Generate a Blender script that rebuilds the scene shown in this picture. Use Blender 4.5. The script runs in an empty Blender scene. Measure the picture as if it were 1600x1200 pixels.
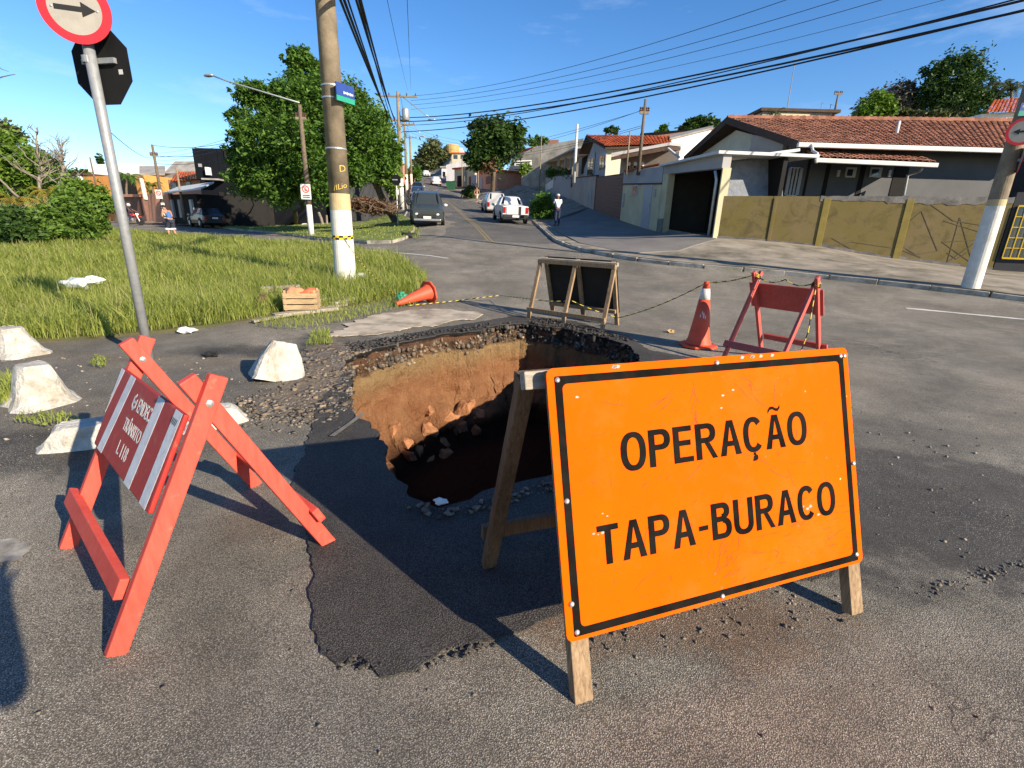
import bpy, bmesh, math, random
import numpy as np
from mathutils import Vector, Matrix, geometry, noise

random.seed(7); rng = np.random.default_rng(11)
SC = bpy.context.scene
COL = SC.collection
rad = math.radians

# ------------------------------------------------------------------ camera
F_PX, CAM_H = 760.0, 1.33                        # focal length in pixels of a 1600 px wide frame, eye height
_d = Vector((-72, 2390, F_PX)).normalized()      # plumb direction seen by the camera (x right, y down, z ahead)
_up = -_d
_fw = (Vector((0, 0, 1)) - _up.z * _up).normalized()
_rt = _fw.cross(_up)
ROT = Matrix((_rt, _fw, _up))                    # camera axes -> world
cam_data = bpy.data.cameras.new('camera'); cam = bpy.data.objects.new('camera', cam_data); COL.objects.link(cam)
cam_data.sensor_fit = 'HORIZONTAL'; cam_data.sensor_width = 36.0; cam_data.lens = F_PX / 1600 * 36
cam_data.clip_start = 0.05; cam_data.clip_end = 3000
_cx, _cy, _cz = ROT @ Vector((1, 0, 0)), ROT @ Vector((0, -1, 0)), ROT @ Vector((0, 0, -1))
cam.matrix_world = Matrix(((_cx.x, _cy.x, _cz.x, 0), (_cx.y, _cy.y, _cz.y, 0), (_cx.z, _cy.z, _cz.z, CAM_H), (0, 0, 0, 1)))
SC.camera = cam

# ------------------------------------------------------------------ sky and sun
SUN_DIR = Vector((0.784, -0.621, 0.0)).normalized() * math.cos(rad(24.6)) + Vector((0, 0, math.sin(rad(24.6))))
world = bpy.data.worlds.new('World'); SC.world = world; world.use_nodes = True
nt = world.node_tree; nt.nodes.clear()
sky = nt.nodes.new('ShaderNodeTexSky'); sky.sky_type = 'NISHITA'; sky.sun_disc = False
sky.sun_elevation = rad(24.6); sky.sun_rotation = math.atan2(SUN_DIR.x, SUN_DIR.y)
sky.altitude = 700; sky.air_density = 1.0; sky.dust_density = 0.15; sky.ozone_density = 3.0
bg = nt.nodes.new('ShaderNodeBackground'); bg.inputs['Strength'].default_value = 0.098
wo = nt.nodes.new('ShaderNodeOutputWorld')
tc = nt.nodes.new('ShaderNodeTexCoord')
mp = nt.nodes.new('ShaderNodeMapping'); mp.inputs['Scale'].default_value = (1.6, 2.2, 7.0)
cn = nt.nodes.new('ShaderNodeTexNoise'); cn.inputs['Scale'].default_value = 1.7; cn.inputs['Detail'].default_value = 8; cn.inputs['Roughness'].default_value = 0.62
cr = nt.nodes.new('ShaderNodeMapRange'); cr.inputs['From Min'].default_value = 0.54; cr.inputs['From Max'].default_value = 0.85; cr.inputs['To Max'].default_value = 0.4
mx = nt.nodes.new('ShaderNodeMix'); mx.data_type = 'RGBA'; mx.inputs['B'].default_value = (5.5, 6.2, 7.0, 1)
hs = nt.nodes.new('ShaderNodeHueSaturation'); hs.inputs['Saturation'].default_value = 1.25; hs.inputs['Hue'].default_value = 0.506
nt.links.new(tc.outputs['Generated'], mp.inputs['Vector']); nt.links.new(mp.outputs['Vector'], cn.inputs['Vector'])
nt.links.new(cn.outputs['Fac'], cr.inputs['Value']); nt.links.new(cr.outputs['Result'], mx.inputs['Factor'])
nt.links.new(sky.outputs['Color'], hs.inputs['Color'])
nt.links.new(hs.outputs['Color'], mx.inputs['A']); nt.links.new(mx.outputs['Result'], bg.inputs['Color']); nt.links.new(bg.outputs['Background'], wo.inputs['Surface'])
sl = bpy.data.lights.new('sun', 'SUN'); sl.energy = 5.0; sl.angle = rad(0.5); sl.color = (1.0, 0.87, 0.69)
sun = bpy.data.objects.new('sun', sl); COL.objects.link(sun); sun.rotation_euler = SUN_DIR.to_track_quat('Z', 'Y').to_euler()
SC.view_settings.view_transform = 'Standard'; SC.view_settings.look = 'None'
SC.view_settings.exposure = 1.0; SC.view_settings.gamma = 1.0; SC.view_settings.use_curve_mapping = False

# ------------------------------------------------------------------ helpers: places
def ray(px, py): return ROT @ Vector((px - 800, py - 600, F_PX)) / F_PX
def P(px, py, Z):
    r = ray(px, py) * Z; return Vector((r.x, r.y, r.z + CAM_H))
XC_Y = [-50, 16, 28, 50, 90, 140, 400]; XC_X = [2.2, -0.6, -2.4, -6.4, -15.4, -28, -95]
S_U = [-60, -40, -20, -16, -8, -2, 2, 5, 8, 11, 15.5, 30, 80]; S_V = [0.012, 0.014, 0.019, 0.018, 0.030, 0.062, 0.060, 0.058, 0.066, 0.078, 0.05, 0.03, 0.02]
def hn(x, y):
    "height of the terrain (numpy)"
    x = np.asarray(x, float); y = np.asarray(y, float)
    u = x - np.interp(y, XC_Y, XC_X); s = np.interp(u, S_U, S_V)
    t = np.clip(y - 6.0, 0, 170); w = 3.0
    r = np.where(t < w, t * t / (2 * w), t - w / 2); r = r + 0.007 * r * r * np.clip((240 - r) / 110, 0, 1)
    k = np.clip((9 - y) / 3, 0, 1) * np.clip((6 - np.abs(x)) / 2, 0, 1)
    return s * r + 0.34 * np.exp(-((x - 7.4) ** 2 + (y - 18.6) ** 2) / 12.0) + k * 0.006 * (np.sin(2.3 * x + 1.1 * y) + np.sin(1.7 * y - 2.9 * x + 1) + 0.6 * np.sin(5.1 * x + 3.3 * y))
def h(x, y): return float(hn(x, y))
def G(px, py, dz=0.0):
    "point of the terrain seen at a place of the frame"
    r = ray(px, py); t = 0.4; step = 0.05
    prev = t
    while t < 400:
        z = CAM_H + r.z * t
        if z <= h(r.x * t, r.y * t) + dz: break
        prev = t; t += max(step, t * 0.01)
    a, b = prev, t
    for _ in range(25):
        m = (a + b) / 2
        if CAM_H + r.z * m <= h(r.x * m, r.y * m) + dz: b = m
        else: a = m
    return Vector((r.x * b, r.y * b, CAM_H + r.z * b))
def at(x, y, dz=0.0): return Vector((x, y, h(x, y) + dz))

# ------------------------------------------------------------------ helpers: materials
def S(r, g, b):
    f = lambda c: (c / 255 / 12.92) if c / 255 <= 0.04045 else ((c / 255 + 0.055) / 1.055) ** 2.4
    return (f(r), f(g), f(b))
class NT:
    def __init__(s, name):
        s.m = bpy.data.materials.new(name); s.m.use_nodes = True; s.t = s.m.node_tree
        s.b = s.t.nodes['Principled BSDF']; s.o = s.t.nodes['Material Output']
        s.co = s.n('ShaderNodeTexCoord').outputs['Object']
        s.geo = None
    def n(s, k, **kw):
        nd = s.t.nodes.new(k)
        for a, v in kw.items(): setattr(nd, a, v)
        return nd
    def l(s, a, b): s.t.links.new(a, b)
    def pos(s):
        if s.geo is None: s.geo = s.n('ShaderNodeNewGeometry')
        return s.geo.outputs['Position']
    def noise(s, scale, detail=4, rough=0.55, vec=None, dist=0.0):
        nd = s.n('ShaderNodeTexNoise'); nd.inputs['Scale'].default_value = scale; nd.inputs['Detail'].default_value = detail
        nd.inputs['Roughness'].default_value = rough; nd.inputs['Distortion'].default_value = dist
        s.l(vec or s.co, nd.inputs['Vector']); return nd.outputs['Fac']
    def vor(s, scale, feature='F1', out='Distance', vec=None):
        nd = s.n('ShaderNodeTexVoronoi', feature=feature); nd.inputs['Scale'].default_value = scale
        s.l(vec or s.co, nd.inputs['Vector']); return nd.outputs[out]
    def rng(s, v, a, b, c=0.0, d=1.0):
        nd = s.n('ShaderNodeMapRange'); s.l(v, nd.inputs['Value'])
        for k, x in zip(('From Min', 'From Max', 'To Min', 'To Max'), (a, b, c, d)): nd.inputs[k].default_value = x
        return nd.outputs['Result']
    def mix(s, fac, a, b, mode='MIX'):
        nd = s.n('ShaderNodeMix', data_type='RGBA', blend_type=mode)
        for k, v in (('Factor', fac), ('A', a), ('B', b)):
            i = nd.inputs[k]
            if k == 'Factor': i = nd.inputs[0]
            elif k == 'A': i = nd.inputs[6]
            else: i = nd.inputs[7]
            if isinstance(v, (int, float)): i.default_value = v
            elif isinstance(v, tuple): i.default_value = (*v[:3], 1)
            else: s.l(v, i)
        return nd.outputs[2]
    def mul(s, a, b, op='MULTIPLY'):
        nd = s.n('ShaderNodeMath', operation=op)
        for i, v in enumerate((a, b)):
            if isinstance(v, (int, float)): nd.inputs[i].default_value = v
            else: s.l(v, nd.inputs[i])
        return nd.outputs[0]
    def base(s, v):
        if isinstance(v, tuple): s.b.inputs['Base Color'].default_value = (*v[:3], 1)
        else: s.l(v, s.b.inputs['Base Color'])
        return s
    def bump(s, v, strength=0.4, dist=0.01):
        nd = s.n('ShaderNodeBump'); nd.inputs['Strength'].default_value = strength; nd.inputs['Distance'].default_value = dist
        s.l(v, nd.inputs['Height']); s.l(nd.outputs['Normal'], s.b.inputs['Normal']); return s
    def set(s, rough=0.8, metal=0.0, spec=0.3):
        s.b.inputs['Roughness'].default_value = rough; s.b.inputs['Metallic'].default_value = metal
        s.b.inputs['Specular IOR Level'].default_value = spec; return s
def mat(name, col, rough=0.75, var=0.25, scale=6.0, bump=0.0, bscale=40.0, dirt=None, dfac=0.5, dscale=2.0, metal=0.0, spec=0.3, bdist=0.01, isl=0.0):
    n = NT(name); n.set(rough, metal, spec)
    c1 = tuple(c * (1 - var) for c in col); c2 = tuple(min(1, c * (1 + var)) for c in col)
    c = n.mix(n.rng(n.noise(scale, 6, 0.6, n.pos()), 0.3, 0.7), c1, c2)
    if isl:
        if n.geo is None: n.pos()
        c = n.mix(1.0, c, n.mix(n.geo.outputs['Random Per Island'], (1 - isl,) * 3, (1 + isl,) * 3), 'MULTIPLY')
    if dirt:
        c = n.mix(n.rng(n.noise(dscale, 8, 0.65, n.pos(), 0.4), 0.48, 0.72, 0, dfac), c, dirt)
    n.base(c)
    if bump: n.bump(n.noise(bscale, 5, 0.6, n.pos()), bump, bdist)
    return n.m
def wood(name, col, dark, axis_scale=(3, 3, 40), rough=0.8):
    n = NT(name); n.set(rough, 0, 0.2)
    m = n.n('ShaderNodeMapping'); m.inputs['Scale'].default_value = axis_scale; n.l(n.co, m.inputs['Vector'])
    g = n.noise(6, 7, 0.65, m.outputs['Vector'], 0.6)
    c = n.mix(n.rng(g, 0.32, 0.68), dark, col)
    c = n.mix(n.rng(n.noise(3, 5), 0.5, 0.75, 0, 0.55), c, tuple(x * 0.55 for x in dark))
    n.base(c); n.bump(g, 0.35, 0.004); return n.m
def leafmat(name, dark, light, trans=0.3):
    n = NT(name); n.set(0.55, 0, 0.25); n.pos()
    r = n.geo.outputs['Random Per Island']
    c = n.mix(r, dark, light)
    c = n.mix(n.rng(n.noise(0.9, 3, 0.5, n.pos()), 0.35, 0.65), c, n.mix(0.5, c, light))
    n.base(c)
    tr = n.n('ShaderNodeBsdfTranslucent'); n.l(n.mix(1.0, c, (1.0, 1.15, 0.55), 'MULTIPLY'), tr.inputs['Color'])
    ms = n.n('ShaderNodeMixShader'); ms.inputs['Fac'].default_value = trans
    n.l(n.b.outputs['BSDF'], ms.inputs[1]); n.l(tr.outputs['BSDF'], ms.inputs[2]); n.l(ms.outputs['Shader'], n.o.inputs['Surface'])
    return n.m

# ------------------------------------------------------------------ helpers: meshes
class MB:
    def __init__(s): s.v = []; s.f = []; s.mi = []
    def add(s, vs, fs, mi=0):
        o = len(s.v); s.v += [tuple(v) for v in vs]; s.f += [tuple(i + o for i in f) for f in fs]; s.mi += [mi] * len(fs) if isinstance(mi, int) else list(mi); return s
    def box(s, c, size, rz=0.0, mi=0, M=None):
        hx, hy, hz = (k / 2 for k in size)
        R = M or Matrix.Rotation(rz, 3, 'Z'); c = Vector(c)
        vs = [c + R @ Vector((x * hx, y * hy, z * hz)) for z in (-1, 1) for x, y in ((-1, -1), (1, -1), (1, 1), (-1, 1))]
        return s.add(vs, [(3, 2, 1, 0), (4, 5, 6, 7), (0, 1, 5, 4), (1, 2, 6, 5), (2, 3, 7, 6), (3, 0, 4, 7)], mi)
    def beam(s, a, b, w, t, side=None, mi=0):
        "rectangular bar from a to b, w along side, t across"
        a, b = Vector(a), Vector(b); d = (b - a).normalized()
        sd = Vector(side) if side else (Vector((0, 0, 1)) if abs(d.z) < 0.9 else Vector((1, 0, 0)))
        sd = (sd - sd.dot(d) * d).normalized(); n = d.cross(sd)
        vs = [p + sd * (x * w / 2) + n * (y * t / 2) for p in (a, b) for x, y in ((-1, -1), (1, -1), (1, 1), (-1, 1))]
        return s.add(vs, [(3, 2, 1, 0), (4, 5, 6, 7), (0, 1, 5, 4), (1, 2, 6, 5), (2, 3, 7, 6), (3, 0, 4, 7)], mi)
    def tube(s, pts, r, n=8, mi=0, mifun=None, cap=True):
        pts = [Vector(p) for p in pts]; rs = r if isinstance(r, (list, tuple)) else [r] * len(pts)
        o = len(s.v); prev = None
        for i, p in enumerate(pts):
            d = (pts[min(i + 1, len(pts) - 1)] - pts[max(i - 1, 0)]).normalized()
            if prev is None:
                a = d.orthogonal().normalized()
            else:
                a = (prev - prev.dot(d) * d); a = a.normalized() if a.length > 1e-6 else d.orthogonal().normalized()
            prev = a; b = d.cross(a)
            s.v += [tuple(p + (a * math.cos(k * 2 * math.pi / n) + b * math.sin(k * 2 * math.pi / n)) * rs[i]) for k in range(n)]
        for i in range(len(pts) - 1):
            for k in range(n):
                s.f.append((o + i * n + k, o + i * n + (k + 1) % n, o + (i + 1) * n + (k + 1) % n, o + (i + 1) * n + k))
                s.mi.append(mifun(i, k) if mifun else mi)
        if cap:
            s.f.append(tuple(o + k for k in reversed(range(n)))); s.mi.append(mi)
            e = o + (len(pts) - 1) * n; s.f.append(tuple(e + k for k in range(n))); s.mi.append(mi)
        return s
    def prism(s, poly, vec, mi=0):
        n = len(poly); poly = [Vector(p) for p in poly]; vec = Vector(vec)
        vs = poly + [p + vec for p in poly]
        fs = [tuple(range(n)), tuple(range(2 * n - 1, n - 1, -1))] + [(i, i + n, (i + 1) % n + n, (i + 1) % n) for i in range(n)]
        return s.add(vs, fs, mi)
    def lathe(s, prof, c=(0, 0, 0), n=16, mi=0, M=None):
        c = Vector(c); o = len(s.v)
        for r, z in prof:
            for k in range(n):
                p = Vector((r * math.cos(2 * math.pi * k / n), r * math.sin(2 * math.pi * k / n), z)); s.v.append(tuple(c + (M @ p if M else p)))
        for i in range(len(prof) - 1):
            for k in range(n):
                s.f.append((o + i * n + k, o + i * n + (k + 1) % n, o + (i + 1) * n + (k + 1) % n, o + (i + 1) * n + k)); s.mi.append(mi)
        s.f.append(tuple(o + k for k in reversed(range(n)))); s.mi.append(mi)
        e = o + (len(prof) - 1) * n; s.f.append(tuple(e + k for k in range(n))); s.mi.append(mi)
        return s
    def ico(s, c, r, sub=1, amp=0.25, mi=0, M=None, seed=0.0, freq=1.5):
        bm = bmesh.new(); bmesh.ops.create_icosphere(bm, subdivisions=sub, radius=1.0)
        c = Vector(c); r = Vector(r) if not isinstance(r, (int, float)) else Vector((r, r, r)); vs = []
        for v in bm.verts:
            k = 1 + amp * noise.noise(v.co * freq + Vector((seed, seed * 1.7, -seed)))
            p = Vector((v.co.x * r.x, v.co.y * r.y, v.co.z * r.z)) * k; vs.append(c + (M @ p if M else p))
        fs = [tuple(v.index for v in f.verts) for f in bm.faces]; bm.free(); return s.add(vs, fs, mi)
    def build(s, name, mats, parent=None, smooth=False, bevel=0.0, recalc=True, off=None):
        me = bpy.data.meshes.new(name)
        vs = s.v if off is None else [tuple(Vector(v) - off) for v in s.v]
        me.from_pydata(vs, [], s.f)
        for m in (mats if isinstance(mats, (list, tuple)) else [mats]): me.materials.append(m)
        me.polygons.foreach_set('material_index', s.mi)
        if recalc:
            bm = bmesh.new(); bm.from_mesh(me); bmesh.ops.recalc_face_normals(bm, faces=bm.faces); bm.to_mesh(me); bm.free()
        if smooth: me.polygons.foreach_set('use_smooth', [True] * len(me.polygons))
        me.update()
        o = bpy.data.objects.new(name, me); COL.objects.link(o)
        if parent: o.parent = parent
        if bevel:
            b = o.modifiers.new('bevel', 'BEVEL'); b.width = bevel; b.segments = 2; b.limit_method = 'ANGLE'
        return o
def bigmesh(name, verts, faces, mats, parent=None, smooth=False):
    "verts (n,3), faces (m,k) as numpy arrays, built fast"
    me = bpy.data.meshes.new(name); n, (m, k) = len(verts), faces.shape
    me.vertices.add(n); me.vertices.foreach_set('co', np.ascontiguousarray(verts, dtype=np.float32).ravel())
    me.loops.add(m * k); me.loops.foreach_set('vertex_index', np.ascontiguousarray(faces, dtype=np.int32).ravel())
    me.polygons.add(m); me.polygons.foreach_set('loop_start', np.arange(0, m * k, k, dtype=np.int32))
    me.materials.append(mats); me.update(calc_edges=True)
    if smooth: me.polygons.foreach_set('use_smooth', [True] * m)
    o = bpy.data.objects.new(name, me); COL.objects.link(o)
    if parent: o.parent = parent
    return o
def thing(name, label, cat, loc=(0, 0, 0), rz=0.0, group=None):
    o = bpy.data.objects.new(name, None); COL.objects.link(o); o.location = loc; o.rotation_euler = (0, 0, rz); o.empty_display_size = 0.2
    o['label'] = label; o['category'] = cat
    if group: o['group'] = group
    return o
def tag(o, label, cat, group=None):
    o['label'] = label; o['category'] = cat
    if group: o['group'] = group
    return o
def struct(o, label=None):
    o['kind'] = 'structure'
    if label: o['label'] = label
    return o
def stuff(o, label=None, cat=None):
    o['kind'] = 'stuff'
    if label: o['label'] = label
    if cat: o['category'] = cat
    return o
def dup(root, loc, rz, label, group=None):
    r = root.copy(); COL.objects.link(r); r.location = loc; r.rotation_euler = (0, 0, rz); r['label'] = label
    if group: r['group'] = group
    for ch in list(root.children):
        c = ch.copy(); COL.objects.link(c); c.parent = r
        for g in list(ch.children):
            e = g.copy(); COL.objects.link(e); e.parent = c
    return r
def inpoly(x, y, poly):
    x = np.asarray(x); y = np.asarray(y); ins = np.zeros(x.shape, bool); n = len(poly)
    for i in range(n):
        x1, y1 = poly[i][0], poly[i][1]; x2, y2 = poly[(i + 1) % n][0], poly[(i + 1) % n][1]
        c = ((y1 > y) != (y2 > y)) & (x < (x2 - x1) * (y - y1) / (y2 - y1 + 1e-12) + x1); ins ^= c
    return ins
def rough_poly(poly, step, amp, seed=0.0, freq=2.0):
    out = []
    n = len(poly)
    for i in range(n):
        a = Vector(poly[i][:2]); b = Vector(poly[(i + 1) % n][:2]); k = max(1, int((b - a).length / step))
        nn = Vector((-(b - a).y, (b - a).x)).normalized()
        for j in range(k):
            p = a.lerp(b, j / k); q = Vector((p.x * freq, p.y * freq, seed))
            out.append(tuple(p + nn * amp * (noise.noise(q) + 0.6 * noise.noise(q * 3.1) + 0.35 * noise.noise(q * 7.7))))
    return out
def sheet(name, outer, dz, step, m, thick=0.0, hole=None, grids=None, parent=None, smooth=True, hfun=None):
    "a sheet lying on the terrain: outer polygon, optional hole, triangulated on a jittered grid"
    hf = hfun or hn
    ov = [tuple(p[:2]) for p in outer]; vs = list(ov); es = [(i, (i + 1) % len(ov)) for i in range(len(ov))]
    if hole:
        o = len(vs); vs += [tuple(p[:2]) for p in hole]; es += [(o + i, o + (i + 1) % len(hole)) for i in range(len(hole))]
    xs = [p[0] for p in ov]; ys = [p[1] for p in ov]
    def addgrid(x0, x1, y0, y1, st, skip=None):
        gx, gy = np.meshgrid(np.arange(x0, x1, st), np.arange(y0, y1, st)); gx = gx.ravel(); gy = gy.ravel()
        gx = gx + rng.uniform(-.25, .25, gx.size) * st; gy = gy + rng.uniform(-.25, .25, gy.size) * st
        k = inpoly(gx, gy, ov)
        if hole: k &= ~inpoly(gx, gy, hole)
        if skip: k &= ~((gx > skip[0]) & (gx < skip[1]) & (gy > skip[2]) & (gy < skip[3]))
        return list(zip(gx[k], gy[k]))
    if grids:
        for g in grids: vs += addgrid(*g)
    else: vs += addgrid(min(xs), max(xs), min(ys), max(ys), step)
    r = geometry.delaunay_2d_cdt([Vector(v) for v in vs], es, [], 1, 1e-5)
    co = np.array([tuple(v) for v in r[0]]); fa = [tuple(f) for f in r[2]]
    if hole:
        cen = np.array([co[list(f)].mean(0) for f in fa]); k = ~inpoly(cen[:, 0], cen[:, 1], hole); fa = [f for f, q in zip(fa, k) if q]
    z = hf(co[:, 0], co[:, 1]) + dz
    b = MB(); b.v = [(x, y, zz) for (x, y), zz in zip(co.tolist(), z.tolist())]; b.f = []
    for f in fa:
        a, c, e = (b.v[i] for i in f[:3])
        ar = (c[0] - a[0]) * (e[1] - a[1]) - (c[1] - a[1]) * (e[0] - a[0]); b.f.append(f if ar > 0 else f[::-1])
    if thick:
        cnt = {}
        for f in b.f:
            for i in range(len(f)):
                cnt[(f[i], f[(i + 1) % len(f)])] = 1
        bd = [e for e in cnt if (e[1], e[0]) not in cnt]; low = {}
        for i, j in bd:
            for q in (i, j):
                if q not in low:
                    low[q] = len(b.v); x, y, zz = b.v[q]; b.v.append((x, y, zz - thick))
            b.f.append((j, i, low[i], low[j]))
    b.mi = [0] * len(b.f)
    return b.build(name, m, parent, smooth=False, recalc=False)
def text_geo(s, size, weight=0.0, sx=1.0, depth=0.002, align='LEFT'):
    "vertices and faces of solid lettering in the xy plane"
    cu = bpy.data.curves.new('lettering', 'FONT'); cu.body = s; cu.size = size; cu.offset = weight; cu.extrude = depth / 2; cu.align_x = align; cu.resolution_u = 3
    ob = bpy.data.objects.new('lettering', cu); COL.objects.link(ob)
    dg = bpy.context.evaluated_depsgraph_get(); me = bpy.data.meshes.new_from_object(ob.evaluated_get(dg))
    vs = [Vector((v.co.x * sx, v.co.y, v.co.z)) for v in me.vertices]; fs = [tuple(p.vertices) for p in me.polygons]
    bpy.data.objects.remove(ob); bpy.data.curves.remove(cu); bpy.data.meshes.remove(me)
    return vs, fs
def lettering(name, s, height, M, m, parent, width=None, weight=0.0, depth=0.002, sx=1.0):
    vs, fs = text_geo(s, 1.0, weight, 1.0, 0.0)
    x0 = min(v.x for v in vs); x1 = max(v.x for v in vs)
    cap = 0.729
    k = height / cap; kx = (width / (x1 - x0)) if width else k * sx
    b = MB(); out = []
    for v in vs: out.append(M @ Vector(((v.x - x0) * kx, v.y * k, 0.0)))
    b.add(out, fs); o = b.build(name, m, parent, recalc=False)
    so = o.modifiers.new('thickness', 'SOLIDIFY'); so.thickness = depth; so.offset = 1
    return o
# ------------------------------------------------------------------ materials
def asphalt(name, lo, hi, stone, dust, stone_amt=0.5, scale=95, bump=0.5, cracks=True, dustf=0.55, zones=None):
    n = NT(name); n.set(0.82, 0, 0.35); p = n.pos()
    c = n.mix(n.rng(n.noise(1.1, 8, 0.65, p), 0.3, 0.72), lo, hi)
    c = n.mix(n.rng(n.noise(0.45, 6, 0.6, p, 0.5), 0.47, 0.7, 0, dustf), c, dust)
    if zones: c = zones(n, c, p)
    cell = n.vor(scale, 'F1', 'Color', p); sep = n.n('ShaderNodeSeparateColor'); n.l(cell, sep.inputs[0])
    d = n.vor(scale, 'F1', 'Distance', p)
    worn = n.rng(n.noise(0.75, 6, 0.62, p), 0.36, 0.64, 0.12, 1.0)
    st = n.mul(n.mul(n.rng(sep.outputs[0], 0.5, 0.75, 0, stone_amt), n.rng(d, 0.22, 0.42, 1, 0)), worn)
    c = n.mix(st, c, n.mix(sep.outputs[1], stone, tuple(x * 0.5 for x in stone)))
    c = n.mix(n.rng(d, 0.36, 0.62, 0, 0.75), c, tuple(x * 0.3 for x in lo))
    cell2 = n.vor(scale * 2.3, 'F1', 'Color', p); sep2 = n.n('ShaderNodeSeparateColor'); n.l(cell2, sep2.inputs[0])
    c = n.mix(1.0, c, n.mix(n.rng(sep2.outputs[0], 0.0, 1.0), (0.5,) * 3, (1.5,) * 3), 'MULTIPLY')
    c = n.mix(1.0, c, n.mix(n.rng(n.noise(0.55, 7, 0.62, p, 0.8), 0.36, 0.64), (0.76,) * 3, (1.2,) * 3), 'MULTIPLY')
    blot = n.noise(4.5, 7, 0.7, p)
    c = n.mix(1.0, c, n.mix(n.rng(blot, 0.3, 0.7), (0.78,) * 3, (1.2,) * 3), 'MULTIPLY')
    hgt = n.mul(n.mul(n.rng(d, 0.1, 0.7, 1, 0), n.rng(n.noise(11, 5, 0.65, p), 0.3, 0.7, 0.2, 1.2)), n.mul(sep2.outputs[1], 0.35), 'ADD')
    if cracks:
        wv = n.n('ShaderNodeVectorMath', operation='ADD'); w2 = n.n('ShaderNodeTexNoise'); w2.inputs['Scale'].default_value = 2.5; w2.inputs['Detail'].default_value = 6
        n.l(p, w2.inputs['Vector']); n.l(p, wv.inputs[0]); n.l(w2.outputs['Color'], wv.inputs[1])
        e = n.vor(0.55, 'DISTANCE_TO_EDGE', 'Distance', wv.outputs[0])
        ck = n.mul(n.rng(e, 0.002, 0.008, 0.6, 0), n.rng(n.noise(0.7, 3, 0.5, p), 0.5, 0.68))
        c = n.mix(ck, c, (0.012, 0.011, 0.01)); hgt = n.mul(hgt, n.mul(ck, -2.0), 'ADD')
    n.base(c); n.bump(hgt, bump, 0.006); return n.m
def near_zone(n, c, p):
    "dust and spilt soil lie where the work went on, dark oil stains on the old verge"
    sp = n.n('ShaderNodeSeparateXYZ'); n.l(p, sp.inputs[0])
    def blob(x, y, rx, ry, soft=0.6):
        a = n.mul(n.mul(sp.outputs[0], -x, 'ADD'), 1 / rx); b = n.mul(n.mul(sp.outputs[1], -y, 'ADD'), 1 / ry)
        q = n.mul(n.mul(a, a), n.mul(b, b), 'ADD'); q = n.mul(q, n.rng(n.noise(3, 6, 0.65, p), 0.3, 0.7, -0.7, 0.7), 'ADD')
        return n.rng(q, 1 - soft, 1 + soft, 1, 0)
    soil = (0.20, 0.105, 0.052)
    c = n.mix(n.mul(blob(0.64, 1.46, 0.62, 0.2), 0.75), c, soil)
    c = n.mix(n.mul(blob(-0.25, 1.6, 0.5, 0.5), 0.18), c, soil)
    c = n.mix(n.mul(blob(0.1, 0.75, 1.3, 0.45), 0.15), c, (0.20, 0.13, 0.085))
    c = n.mix(n.mul(blob(2.15, 2.3, 1.5, 0.68, 0.3), 0.95), c, n.mix(n.noise(60, 4, .7, p), (0.045, 0.041, 0.037), (0.085, 0.077, 0.069)))
    c = n.mix(n.mul(blob(2.0, 3.4, 1.2, .5, .9), 0.5), c, (0.06, 0.054, 0.047))
    c = n.mix(n.mul(blob(-0.55, 0.95, 0.3, 0.6, .9), 0.35), c, (0.26, 0.24, 0.205))
    c = n.mix(n.mul(blob(-0.95, 2.05, 0.35, 0.3), 0.3), c, soil)
    c = n.mix(n.mul(blob(-4.6, 3.9, 2.6, 1.6, 0.9), 0.35), c, (0.052, 0.05, 0.045))
    c = n.mix(n.mul(blob(-3.6, 4.6, 1.6, 0.22, 0.9), 0.5), c, (0.25, 0.19, 0.125))
    c = n.mix(n.mul(blob(-2.2, 4.75, 0.7, 0.2, 0.9), 0.6), c, (0.27, 0.21, 0.14))
    c = n.mix(n.mul(blob(-2.4, 3.4, 1.5, 0.6, 0.9), 0.4), c, (0.15, 0.12, 0.085))
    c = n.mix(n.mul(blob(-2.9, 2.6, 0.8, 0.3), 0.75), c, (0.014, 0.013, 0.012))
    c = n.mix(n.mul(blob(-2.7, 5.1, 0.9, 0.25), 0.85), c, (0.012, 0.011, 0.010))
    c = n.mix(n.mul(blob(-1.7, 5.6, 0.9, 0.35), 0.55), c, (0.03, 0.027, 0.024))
    c = n.mix(n.mul(blob(-2.0, 4.9, 0.5, 0.2), 0.5), c, (0.26, 0.24, 0.21))
    return c
M_ASPH = asphalt('old_asphalt', (0.182, 0.163, 0.128), (0.295, 0.264, 0.207), (0.74, 0.68, 0.56), (0.29, 0.24, 0.172), 0.9, 215, 0.42, zones=near_zone)
M_PATCH = asphalt('fresh_asphalt', (0.056, 0.050, 0.045), (0.092, 0.083, 0.073), (0.24, 0.215, 0.18), (0.11, 0.085, 0.06), 0.4, 170, 0.6, cracks=False, dustf=0.5)
M_ROAD2 = asphalt('street_asphalt', (0.13, 0.122, 0.105), (0.19, 0.175, 0.15), (0.2, 0.19, 0.17), (0.12, 0.105, 0.085), 0.3, 80, 0.4)
M_CEM = mat('worn_concrete', (0.42, 0.355, 0.27), 0.9, 0.3, 3.5, 0.5, 60, (0.12, 0.10, 0.078), 0.9, 2.6)
M_PAVE = mat('pavement_concrete', (0.25, 0.215, 0.165), 0.9, 0.35, 1.4, 0.4, 30, (0.065, 0.058, 0.032), 0.95, 1.0)
M_FORE = mat('smooth_cement', (0.18, 0.165, 0.145), 0.8, 0.18, 0.8, 0.15, 40, (0.10, 0.10, 0.095), 0.5, 0.6)
M_KERB = mat('painted_kerb', (0.38, 0.345, 0.285), 0.85, 0.35, 3, 0.3, 40, (0.07, 0.06, 0.045), 0.95, 2.2)
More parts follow.
